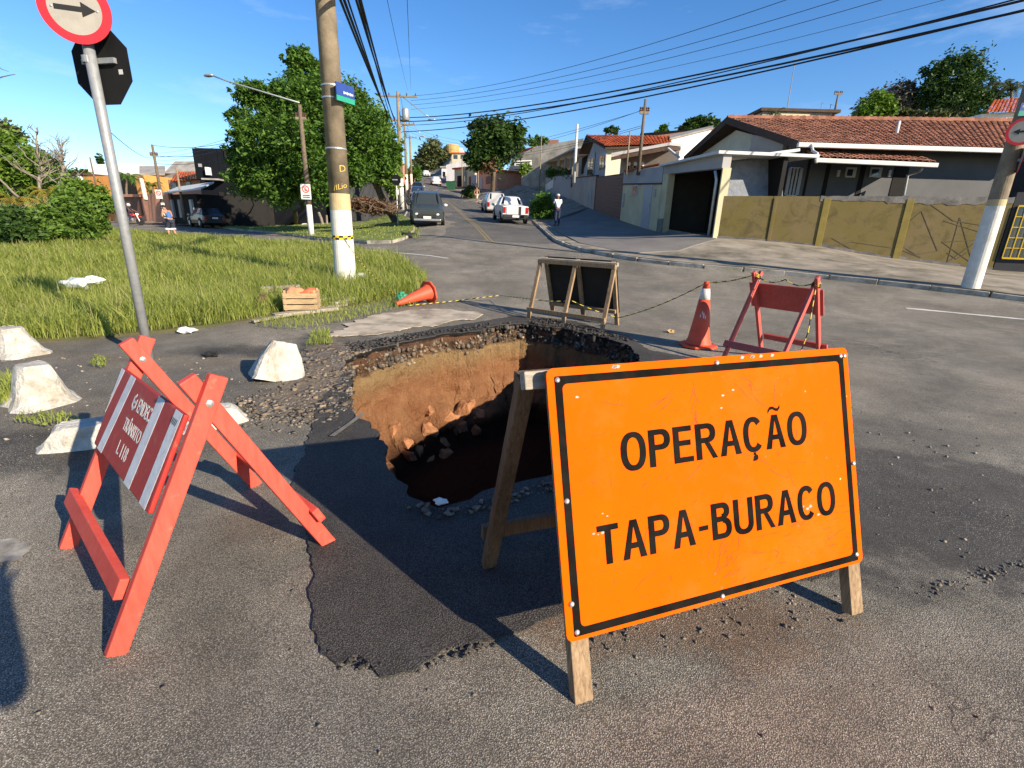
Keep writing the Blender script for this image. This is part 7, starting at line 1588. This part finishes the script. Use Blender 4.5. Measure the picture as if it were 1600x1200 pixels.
def barricade(label, loc, rz, Lx, sp_, Ht, front=True, m=M_RED, panel_out=False):
    t = thing('barricade', label, 'barricade', loc, rz); LW_ = .058 if front else .055; hx = Lx / 2; bz = Ht * .9; k_ = (Ht - bz) / bz
    for x in (-hx, hx):
        for s_ in (-1, 1):
            f0 = Vector((x, s_ * sp_ / 2, 0)); topp = Vector((x, -s_ * sp_ / 2 * k_, Ht)); off = Vector(((.016 if s_ < 0 else -.016) * (1 if x > 0 else -1), 0, 0)); MB().beam(f0 + off, topp + off, LW_, .032, (0, 1, 0)).build('leg', m, t, bevel=.004)
        for s_ in (-1, 1): MB().lathe([(.013, 0), (.012, .004), (.005, .007)], (x + s_ * .031, 0, bz), 10, M=Matrix.Rotation(rad(90 * s_), 3, 'Y')).build('bolt', M_BOLT, t)
    sl_ = sp_ / 2 / bz; upv = Vector((0, sl_, 1)).normalized(); nf = Vector((0, -1, sl_)).normalized()
    def fp(x, s_, out=0.0): return Vector((x, -sp_ / 2, 0)) + upv * s_ + nf * out
    Lg = bz / upv.z; pa, pb = (Lg - .40, Lg - .06) if not panel_out else (Lg - .36, Lg - .05)
    xa, xb = (-hx - .035, hx - .022) if not panel_out else (-hx - .06, hx + .10)
    MB().prism([fp(xa, pa, .04), fp(xb, pa, .04), fp(xb, pb, .04), fp(xa, pb, .04)], nf * -.018).build('panel', M_REDD if front else m, t, bevel=.006)
    # lower rails
    MB().beam(fp(-hx - .09, .20, .036), fp(hx - .015, .20, .036), .07, .03, upv).build('rail', m, t, bevel=.004)
    ub = Vector((0, -sl_, 1)).normalized(); nb_ = Vector((0, 1, sl_)).normalized(); MB().beam(Vector((-hx - .02, sp_ / 2, 0)) + ub * .19 + nb_ * .036, Vector((hx + .03, sp_ / 2, 0)) + ub * .19 + nb_ * .036, .07, .03, ub).build('rail', m, t, bevel=.004)
    if front:
        MB().beam(Vector((-hx, .03, bz - .04)), Vector((hx, .03, bz - .04)), .05, .03, (0, 0, 1)).build('top_rail', m, t, bevel=.004) if False else None
        W_ = xb - xa
        def par(u0, u1, sk, nm): MB().prism([fp(xa + u0 * W_ + sk, pa + .002, .0405), fp(xa + u1 * W_ + sk, pa + .002, .0405), fp(xa + u1 * W_, pb - .002, .0405), fp(xa + u0 * W_, pb - .002, .0405)], nf * .0007).build(nm, M_STRIPE, t)
        MB().prism([fp(xa + .002, pa + .14, .0405), fp(xa + .05, pb - .003, .0405), fp(xa + .002, pb - .003, .0405)], nf * .0007).build('stripe', M_STRIPE, t)
        par(.185, .275, -.075, 'stripe'); par(.66, .75, -.03, 'stripe'); par(.90, .985, -.02, 'stripe')
        T = Matrix.Identity(4)
        for i in range(3): T[i][0] = (1, 0, 0)[i]; T[i][1] = upv[i]; T[i][2] = nf[i]
        def put(txt, x, s_, hh_, w_, wt=.02): Q = T.copy(); Q.translation = fp(x, s_, .0405); lettering('lettering', txt, hh_, Q, M_WHITEP, t, w_, weight=wt, depth=.0008)
        put('EMDEC', xa + .445 * W_, pb - .105, .055, .155, .004); put('TRÂNSITO', xa + .345 * W_, pb - .195, .05, .215, .004); put('L 118', xa + .38 * W_, pb - .285, .055, .125, .004)
        cx_, cy_ = xa + .385 * W_, pb - .08; R_, r_ = .034, .021; b = MB()
        for k in range(6):
            a, c = rad(60 * k + 30), rad(60 * k + 90)
            if k == 0: continue
            q = [fp(cx_ + R_ * math.cos(a) * .8, cy_ + R_ * math.sin(a), .0405), fp(cx_ + R_ * math.cos(c) * .8, cy_ + R_ * math.sin(c), .0405), fp(cx_ + r_ * math.cos(c) * .8, cy_ + r_ * math.sin(c), .0405), fp(cx_ + r_ * math.cos(a) * .8, cy_ + r_ * math.sin(a), .0405)]; b.prism(q, nf * .0008)
        b.prism([fp(cx_ - .02, cy_ - .004, .0405), fp(cx_ + .024, cy_ - .004, .0405), fp(cx_ + .024, cy_ + .006, .0405), fp(cx_ - .02, cy_ + .006, .0405)], nf * .0008); b.build('emblem', M_WHITEP, t)
        b = MB()
        for k in range(5): b.prism([fp(xb - .085 + k * .011, pb - .05 + random.uniform(-.006, .006), .0414), fp(xb - .08 + k * .011, pb - .05, .0414), fp(xb - .078 + k * .012, pb - .028, .0414), fp(xb - .083 + k * .012, pb - .03, .0414)], nf * .0006)
        b.build('pen_scribble', M_BLACK, t)
    return t
c1 = Vector((-1.302, 1.757, 0)); c1.z = h(c1.x, c1.y); barricade('coral red wooden barricade with white striped lettered panel at left', c1, math.atan2(-.648, .762), .765, .755, .845)
c2 = Vector((2.86, 5.27, 0)); c2.z = h(c2.x, c2.y) + .005; barricade('dull red wooden barricade behind the orange sign at right', c2, math.atan2(.80, -.6), .62, .90, .95, front=False, m=M_REDB, panel_out=True)

# cones
M_CONE = mat('faded_orange_cone', (0.62, 0.075, 0.032), .55, .12, 8, .1, 40, (.35, .10, .06), .6, 9); M_CREF = mat('scuffed_white_sleeve', (0.62, 0.60, 0.56), .5, .12, 15, .0, 40, (.35, .25, .2), .5, 12)
def cone(label, loc, Hc, M=None, sleeve=True):
    t = thing('traffic_cone', label, 'traffic cone', loc)
    if M: t.rotation_euler = M
    k = Hc / .82; b = MB()
    bs = .215 * k; pts = [(bs, bs * .5), (bs * .5, bs), (-bs * .5, bs), (-bs, bs * .5), (-bs, -bs * .5), (-bs * .5, -bs), (bs * .5, -bs), (bs, -bs * .5)]
    MB().prism([(x, y, 0) for x, y in pts], (0, 0, .03 * k)).build('base', M_CONE, t, bevel=.008)
    prof = [(.165, .03), (.16, .05), (.135, .10), (.10, .34), (.067, .60), (.045, .74), (.036, .79), (.036, .815)]
    if sleeve:
        MB().lathe([(r * k, z * k) for r, z in prof[:5]], n=28).build('body', M_CONE, t, True); MB().lathe([(.0675 * k, .60 * k), (.0475 * k, .735 * k)], n=28).build('reflective_sleeve', M_CREF, t, True); MB().lathe([(r * k, z * k) for r, z in ((.046, .735), (.036, .79), (.036, .815), (.026, .82))], n=24).build('tip', M_CONE, t, True)
        b = MB()
        for a0, z0, s_ in ((-1.75, .41, .05), (-1.95, .44, .03), (-1.5, .39, .035), (-2.15, .4, .03)):
            r_ = .0915; q = []
            for kk in range(7): a = 2 * math.pi * kk / 7; aa = a0 + s_ * 3.2 * math.cos(a) * (.7 + .3 * math.sin(kk * 3)); zz = z0 + s_ * .8 * math.sin(a); rr_ = .100 - (zz - .34) * .127 + .0015; q.append((rr_ * math.cos(aa) * k, rr_ * math.sin(aa) * k, zz * k))
            b.add(q, [tuple(range(7))])
        b.build('paint_mark', M_WHITEP, t, recalc=False)
    else: MB().lathe([(r * k, z * k) for r, z in prof + [(.028, .82), (.028, .78)]], n=28).build('body', M_CONE, t, True)
    return t
cl_ = G(1090, 541); cl_.z += .004; cone('upright orange cone with white sleeve between the signs', cl_, .80)
bl_ = G(668, 474); tpp = G(632, 480); d = (tpp - bl_); d.z = 0; d.normalize()
ax_ = (d * math.cos(rad(12)) + Vector((0, 0, -math.sin(rad(12))))).normalized()
cf = cone('orange cone lying on its side at the edge of the grass', bl_ + Vector((.03, 0.05, .195)), .72, ax_.to_track_quat('Z', 'Y').to_euler(), sleeve=False)

# white painted concrete blocks
M_BLOCK = mat('white_painted_concrete', (0.46, 0.44, 0.39), .9, .22, 12, .8, 30, (0.24, 0.19, 0.12), .85, 5, bdist=.03)
def block(label, loc, rz, sx, sy, sz, seed, tilt=(0, 0), pw=4.0, prof=None):
    b = MB(); n1 = 30; rows = [(0.0, .97), (.07, .93), (.15, .84), (.25, .72), (.4, .635), (.55, .575), (.7, .52), (.85, .46), (.95, .42), (1.0, .375)]
    rows = prof or rows
    for z, k in rows:
        for i in range(n1):
            a = 2 * math.pi * i / n1; ca, sa = math.cos(a), math.sin(a); q = (abs(ca) ** pw + abs(sa) ** pw) ** (-1 / pw); pn = Vector((ca * 1.5 + seed, sa * 1.5, z * 2)); jit = 1 + (.22 if z < .2 else .09) * noise.noise(pn) + .05 * noise.noise(pn * 4)
            b.v.append((ca * q * sx / 2 * k * jit, sa * q * sy / 2 * k * jit, z * sz - .02 + .012 * noise.noise(Vector((ca * 3, sa * 3, z * 4 + seed)))))
    for r_ in range(len(rows) - 1):
        for i in range(n1): j = (i + 1) % n1; b.f.append((r_ * n1 + i, r_ * n1 + j, (r_ + 1) * n1 + j, (r_ + 1) * n1 + i))
    b.f.append(tuple((len(rows) - 1) * n1 + i for i in range(n1))); b.mi = [0] * len(b.f); o = b.build('concrete_block', M_BLOCK); o.location = Vector(loc) - Vector((0, 0, .03 if tilt[0] else 0)); o.rotation_euler = (tilt[0], tilt[1], rz); return tag(o, label, 'concrete block', 'white concrete blocks along the old verge')
block('white tapered concrete block at the left edge, half out of frame', G(25, 553), rad(-20), .56, .46, .29, 1)
block('white tapered concrete block with stained foot below the first one', G(66, 628), rad(-35), .50, .44, .31, 2)
block('white concrete block tilted over at the edge of the rubble', G(433, 588), rad(28), .46, .40, .36, 3, (rad(-14), rad(16)), 7.0, [(0, 1.0), (.1, .97), (.2, .92), (.35, .85), (.5, .78), (.65, .70), (.8, .60), (.92, .50), (1, .44)])
block('long flat white block behind the left end of the barricade', G(150, 690), rad(30), .78, .34, .19, 4, (rad(6), 0))
block('low white block seen between the barricade legs', G(335, 662), rad(40), .62, .34, .17, 5, (rad(4), 0))
# ------------------------------------------------------------------ crate, planks, litter, rope, rubble
M_CRATE = wood('raw_crate_wood', (0.50, 0.36, 0.20), (0.28, 0.19, 0.10), (1.5, 12, 12)); M_SACK = mat('terracotta_sack', (0.42, 0.20, 0.105), .9, .2, 7, .5, 30)
cr_l = G(474, 490); cr_l.z += .07
ct = thing('wooden_crate', 'slatted wooden crate standing on old planks at the grass edge', 'crate', cr_l, rad(14))
w_, d_, h_ = .46, .34, .25
for z in (.02, .105, .19):
    MB().box((0, -d_ / 2, z + .03), (w_, .012, .07)).build('slat', M_CRATE, ct, bevel=.002)
    MB().box((0, d_ / 2, z + .05), (w_, .012, .07)).build('slat', M_CRATE, ct, bevel=.002)
    for s_ in (-1, 1): MB().box((s_ * w_ / 2, 0, z + .035), (.014, d_, .072)).build('slat', M_CRATE, ct, bevel=.002)
for sx in (-1, 1):
    for sy in (-1, 1): MB().box((sx * (w_ / 2 - .025), sy * (d_ / 2 - .022), .15), (.03, .03, .3)).build('corner_post', M_CRATE, ct, bevel=.002)
MB().box((0, 0, .01), (w_ - .03, d_ - .03, .012)).build('bottom', M_CRATE, ct)
for k, (x, y, r_, lab) in enumerate(((-.10, 0, .14, 'crumpled terracotta sack in the left half of the crate'), (.09, .02, .13, 'orange brown sack in the right half of the crate'))):
    o = MB().ico((0, 0, 0), (r_, r_ * .95, r_ * 1.0), 3, .6, seed=k * 7 + 2, freq=2.2).build('sack', M_SACK if k == 0 else mat('rust_red_sack', (0.46, 0.13, 0.06), .9, .2, 7, .5, 30), smooth=True); o.location = cr_l + Matrix.Rotation(rad(14), 3, 'Z') @ Vector((x, y, .19)); tag(o, lab, 'sack')
def plank(label, a, c, w=.12, t_=.035, m=None, za=0.0, zc=0.0):
    A, C = G(*a), G(*c); A.z += za + t_ / 2; C.z += zc + t_ / 2; o = MB().beam(A, C, t_, w, (0, 0, 1)).build('plank', m or M_WOODG, bevel=.004); return tag(o, label, 'plank')
plank('grey weathered plank lying in front of the crate', (428, 499), (526, 487), .16, .05, None, .03, .03)
plank('second grey plank slanting under the crate', (450, 492), (540, 480), .14, .04, None, .03, .03)
plank('long thin grey board running from the crate to the broken kerb', (395, 506), (470, 494), .09, .03, None, .02, .04)
plank('short grey board end sticking out right of the crate', (500, 476), (534, 471), .12, .05, None, .05, .05)
plank('thick old timber behind the crate', (410, 469), (470, 465), .12, .09, M_WOODG, .14, .14)
plank('upright dark timber stub left of the crate', (412, 488), (416, 482), .08, .24, M_WOODB, 0, 0)
plank('crooked grey slat crossing the planks by the crate', (478, 492), (500, 482), .07, .03, None, .12, .12)
# green net ball
M_NET = mat('green_net_plastic', (0.03, 0.22, 0.12), .45, .35, 30, .6, 60, spec=.5); g_ = G(628, 474); tag(MB().ico((g_.x, g_.y, g_.z + .09), (.095, .09, .10), 3, .5, seed=4, freq=3).build('plastic_bag', M_NET), 'crumpled green plastic bag beside the tip of the fallen cone', 'plastic bag')
# litter
M_LIT = mat('white_plastic_litter', (0.68, 0.68, 0.66), .5, .1, 12)
def litter(label, px, py, s_, m=None, zz=.03, seed=0):
    a = G(px, py); o = MB().ico((0, 0, 0), (s_, s_ * .7, s_ * .45), 2, .9, seed=seed, freq=2.6).build('litter', m or M_LIT); o.location = (a.x, a.y, a.z + zz); return tag(o, label, 'litter')
litter('crumpled pale plastic bag lying in the long grass', 126, 470, .2, mat('clear_plastic_litter', (.5, .55, .55), .3, .2, 10), .28, 1); litter('second piece of pale plastic in the long grass', 152, 464, .13, None, .28, 2)
litter('white scrap of paper at the grass edge', 292, 521, .09, None, .04, 3); litter('white scrap in the grass behind the pole foot', 565, 446, .1, None, .2, 4); litter('tan dry leaf on the road by the upright cone', 1047, 520, .05, mat('dry_leaf', (.4, .27, .13), .8), .02, 5)
litter('black lump of asphalt on the verge beside the blocks', 331, 558, .07, mat('asphalt_lump', (.02, .02, .02), .9, .3, 20, .5), .03, 6); litter('white scrap on the lawn by the sign pole', 476, 353, .25, None, .1, 7)
litter('pale paper scrap in the shaded hole', 760, 722, .05, None, -1.0, 8); litter('white splinter lying on the lip of the hole', 689, 792, .035, None, .03, 9)

# striped rope
M_ROPE_Y = mat('yellow_rope', (0.62, 0.47, 0.06), .7, .15); M_ROPE_B = mat('black_rope', (0.02, 0.02, 0.018), .7, .2)
def rope(label, pts, r=.0065, step=.02, sag=None):
    P3 = []
    pts = [Vector(p) for p in pts]
    for i, (a, c) in enumerate(zip(pts[:-1], pts[1:])):
        n_ = max(2, int((c - a).length / step)); sg = (sag[i] if sag else 0.0)
        P3 += [a.lerp(c, k / n_) - Vector((0, 0, sg * 4 * (k / n_) * (1 - k / n_))) for k in range(n_)]
    P3.append(pts[-1]); o = MB().tube(P3, r, 6, mifun=lambda i, k: ((i + k // 2) // 3) % 2).build('warning_rope', [M_ROPE_Y, M_ROPE_B], recalc=False); return tag(o, label, 'rope')
RB = Matrix.Rotation(math.atan2(lv.y, lv.x), 3, 'Z'); RC = Matrix.Rotation(math.atan2(.80, -.6), 3, 'Z')
pz0 = pf + Vector((.1, -.2, zpole(540, 372, pf)))
lf_ = G(845, 466); lA = O2 + RB @ Vector((1.18, .55, .30)); lB = O2 + RB @ Vector((-.02, .10, .12)); tipc = cl_ + Vector((0, 0, .79)); bt1 = c2 + RC @ Vector((.31, 0, .93)); bt2 = c2 + RC @ Vector((-.31, 0, .90))
fc = G(640, 480); fc.z += .03
rope('yellow and black rope from the near pole down to the fallen cone', [pz0, pf + Vector((.23, -.1, zpole(560, 395, pf))), Vector((fc.x, fc.y, fc.z + .05))], sag=[.0, .12])
rope('yellow and black rope along the ground from fallen cone to the rear sign', [fc, G(700, 474) + Vector((0, 0, .03)), G(780, 472) + Vector((0, 0, .12)), lA, O2 + RB @ Vector((.6, .45, .34)), lB], sag=[0, .0, .0, .02, .02])
rope('yellow and black rope from the rear sign over the cone tip to the right barricade', [lB, tipc, bt1], sag=[.05, .03])
rope('yellow and black rope hanging along the right barricade', [bt1 + Vector((0, 0, -.02)), bt1.lerp(bt2, .5) + Vector((0, 0, -.02)), bt2 + Vector((0, 0, .0)), bt2 + Vector((-.04, -.10, -.5)), bt2 + Vector((-.06, -.08, -.72))], sag=[.05, .05, -.02, .0])
for i, p_ in enumerate((bt1, bt2)):
    b = MB()
    for k in range(3): b.tube([p_ + Vector((.042 * math.cos(a), .042 * math.sin(a), -.04 + k * .014 + .015 * math.sin(a * 2))) for a in np.linspace(0, 2 * math.pi, 14)], .0055, 5, mifun=lambda i_, k_: (i_ // 2) % 2)
    tag(b.build('rope_knot', [M_ROPE_Y, M_ROPE_B], recalc=False), 'yellow rope knot wound round the %s top of the right barricade' % ('far' if i == 0 else 'near'), 'rope')

# rubble and loose stones
M_RDIRT = mat('crumbled_dirt', (0.15, 0.125, 0.095), .95, .5, 14, 1.0, 40, (.17, .12, .08), .7, 4, bdist=.02)
M_STONE = mat('crushed_stone', (0.135, 0.118, 0.095), .9, .45, 3.0, .4, 40, (0.24, 0.15, 0.085), .5, 1.5, isl=.5)
def stones(name, poly, n_, smin, smax, label, m=M_STONE, dz=0.0, power=2.2, hole=True, sub=1, heap=0.0, cen=None, spots=None):
    P2 = np.array([q[:2] for q in poly]); x0, y0 = P2.min(0); x1, y1 = P2.max(0); X = []; Y = []
    while len(X) < n_:
        x = rng.uniform(x0, x1, 4000); y = rng.uniform(y0, y1, 4000); k = inpoly(x, y, poly)
        if spots:
            q = rng.integers(0, len(spots), 4000); sp_ = np.array(spots)[q]; x = sp_[:, 0] + rng.normal(0, 1, 4000) * sp_[:, 2]; y = sp_[:, 1] + rng.normal(0, 1, 4000) * sp_[:, 2]; k = np.ones(4000, bool)
        if hole: k &= ~inpoly(x, y, PIT)
        X += list(x[k]); Y += list(y[k])
    x = np.array(X[:n_]); y = np.array(Y[:n_]); s_ = smin + (smax - smin) * rng.random(n_) ** power; z = hn(x, y) + dz
    base = np.array([(x_, y_, z_) for z_ in (-1, 1) for x_, y_ in ((-1, -1), (1, -1), (1, 1), (-1, 1))], float) * .8; fc_ = np.array([(3, 2, 1), (3, 1, 0), (4, 5, 6), (4, 6, 7), (0, 1, 5), (0, 5, 4), (1, 2, 6), (1, 6, 5), (2, 3, 7), (2, 7, 6), (3, 0, 4), (3, 4, 7)])
    nv = len(base); V = base[None] * (1 + .42 * rng.normal(size=(n_, nv, 3)).clip(-1.5, 1.5)) * (s_[:, None, None] / 2) * rng.uniform(.6, 1.2, (n_, 1, 3))
    a = rng.uniform(0, 6.28, n_); c, q = np.cos(a)[:, None], np.sin(a)[:, None]; V = np.stack([V[..., 0] * c - V[..., 1] * q, V[..., 0] * q + V[..., 1] * c, V[..., 2] * .6], -1)
    hz = 0
    if heap: dd = np.hypot(x - cen[0], y - cen[1]); hz = heap * np.clip(1 - dd / cen[2], 0, 1) * rng.random(n_)
    V += np.stack([x, y, z + s_ * .18 + hz], 1)[:, None]; F_ = (fc_[None] + (np.arange(n_) * nv)[:, None, None]).reshape(-1, 3)
    return stuff(bigmesh(name, V.reshape(-1, 3), F_, m), label)
rb = gp([(505, 528), (545, 545), (560, 560), (556, 600), (560, 640), (520, 650), (470, 640), (420, 648), (405, 632), (440, 610), (470, 585), (490, 560), (470, 545)])
RS = [(*G(px, py)[:2], r_) for px, py, r_ in ((535, 560, .10), (520, 590, .13), (545, 610, .10), (500, 605, .16), (470, 630, .18), (530, 640, .12), (490, 640, .16), (545, 580, .08), (440, 640, .14), (510, 550, .12), (420, 628, .12), (500, 575, .2), (555, 550, .1))]
struct(sheet('rubble_dirt', rough_poly(rb, .04, .16, 4, 2.2), .009, .12, M_RDIRT, hole=PIT), 'dark crumbled dirt under the rubble beside the hole')
stones('rubble', rb, 6500, .004, .034, 'broken asphalt and crushed stone spilt left of the hole', power=4.0, spots=RS)
stones('rubble', rb, 700, .006, .06, 'brown crumbs of soil mixed into the rubble', mat('brown_crumb', (.17, .13, .09), .95, .35, 8, .4, isl=.4), power=4.0, spots=RS)
stones('rubble', gp([(540, 540), (640, 524), (760, 508), (860, 500), (960, 525), (985, 535), (950, 536), (840, 515), (740, 522), (640, 536), (556, 556)]), 700, .01, .05, 'crumbs of asphalt along the far lip of the hole', M_PATCH, .02)
stones('loose_stones', gp([(0, 700), (1600, 620), (1600, 1190), (0, 1190)]), 420, .004, .013, 'small loose stones scattered over the road', power=3)
stones('loose_stones', gp([(880, 985), (1150, 935), (1330, 905), (1370, 960), (1200, 1000), (900, 1030)]), 150, .004, .018, 'loose gravel under the orange sign', power=3.2)
stones('loose_stones', gp([(1440, 915), (1500, 900), (1600, 870), (1600, 890), (1500, 925), (1445, 935)]), 70, .006, .02, 'loose gravel along the right edge of the patch', power=2)
stones('loose_stones', gp([(500, 1010), (530, 1045), (650, 1052), (780, 1008), (770, 990), (640, 1034), (530, 1026), (508, 990)]), 160, .006, .022, 'crumbs along the near edge of the asphalt patch', M_PATCH, power=2)
stones('loose_stones', gp([(1350, 640), (1590, 700), (1590, 850), (1360, 870)]), 60, .005, .022, 'pale stones scattered on the dark patch at right', mat('pale_stone', (.24, .21, .17), .9, .4, 9), 0, 4)
stones('loose_stones', gp([(0, 560), (380, 560), (540, 640), (400, 690), (0, 690)]), 260, .006, .03, 'pale chips scattered over the old verge', mat('chalky_chip', (.28, .24, .19), .9, .3, 9), 0, 4)
stones('loose_stones', gp([(640, 790), (690, 800), (760, 785), (860, 755), (870, 770), (770, 800), (690, 815), (630, 795)]), 120, .008, .035, 'chips of asphalt on the near lip of the hole', M_STONE, .015, 2)
# stones standing out of the gravel course in the wall of the pit
nst = 1500; V = []; bm = bmesh.new(); bmesh.ops.create_icosphere(bm, subdivisions=1, radius=1); base = np.array([v.co[:] for v in bm.verts]); fc_ = np.array([[v.index for v in f.verts] for f in bm.faces]); bm.free(); nv = len(base); cnt = 0; tries = 0
while cnt < nst and tries < nst * 4:
    tries += 1; i = random.randrange(N); q = Vector(PIT[i]); z = -.07 - .20 * random.random()
    li = min(range(len(levels)), key=lambda k: abs(levels[k] - z)); p = Vector(pit.data.vertices[li * N + i].co); pn = Vector(pit.data.vertices[li * N + (i + 1) % N].co); p = p.lerp(pn, random.random()); s_ = .007 + .028 * random.random() ** 2.5
    V.append(base * (1 + .3 * rng.normal(size=(nv, 1))).clip(.5, 1.6) * s_ * rng.uniform(.6, 1.2, 3) + np.array([p.x, p.y, p.z + random.uniform(-.03, .03)])); cnt += 1
V = np.concatenate(V); F_ = (fc_[None] + (np.arange(cnt) * nv)[:, None, None]).reshape(-1, 3); stuff(bigmesh('gravel_course', V, F_, mat('grey_gravel', (.15, .125, .095), .9, .5, 6, dirt=(.20, .115, .06), dfac=.9, dscale=3, isl=.5)), 'grey gravel stones standing out of the wall of the hole')
# dark broken asphalt chunks hanging in the far right wall of the hole
V = []; cnt = 0; cb = np.array([(x_, y_, z_) for z_ in (-1, 1) for x_, y_ in ((-1, -1), (1, -1), (1, 1), (-1, 1))], float) * .8; cf_ = np.array([(3, 2, 1), (3, 1, 0), (4, 5, 6), (4, 6, 7), (0, 1, 5), (0, 5, 4), (1, 2, 6), (1, 6, 5), (2, 3, 7), (2, 7, 6), (3, 0, 4), (3, 4, 7)])
far_i = [i for i in range(N) if PIT[i][1] > 5.3 and PIT[i][0] > -.45]; left_i = [i for i in range(N) if PIT[i][0] < -1.0 and PIT[i][1] > 3.0]
for k in range(520):
    i = random.choice(far_i) if k < 360 else random.choice(left_i + far_i); z = -.02 - .22 * random.random() ** 1.4; li = min(range(len(levels)), key=lambda q: abs(levels[q] - z)); p = Vector(pit.data.vertices[li * N + i].co)
    V.append(cb * (1 + .4 * rng.normal(size=(8, 3)).clip(-1.4, 1.4)) * (.010 + .032 * random.random() ** 2.4) * rng.uniform(.6, 1.2, 3) + np.array([p.x + random.uniform(-.02, .02), p.y + random.uniform(-.03, .02), p.z])); cnt += 1
stuff(bigmesh('asphalt_chunks', np.concatenate(V), (cf_[None] + (np.arange(cnt) * 8)[:, None, None]).reshape(-1, 3), mat('dark_asphalt_chunk', (.062, .053, .044), .9, .5, 8, .4, 60, isl=.5)), 'dark broken asphalt chunks hanging in the far wall of the hole')
# whoever takes the photograph stands behind the camera: only the shadow falls into the frame
person('person holding up a phone behind the camera, only their shadow falls in at lower left', Vector((.235, -.63, h(.2, -.6))), rad(4), pose(elr=(.27, .16, 1.12), wrr=(.10, .36, 1.26), har=(.06, .42, 1.29), ell=(-.27, .16, 1.12), wrl=(-.14, .36, 1.26), hal=(-.10, .42, 1.29)), M_SKIN, [('shirt', M_JEANS), ('trousers', M_JEANS), ('hair', M_HAIR), ('shoes', M_TRIM)])
bpy.context.view_layer.update()
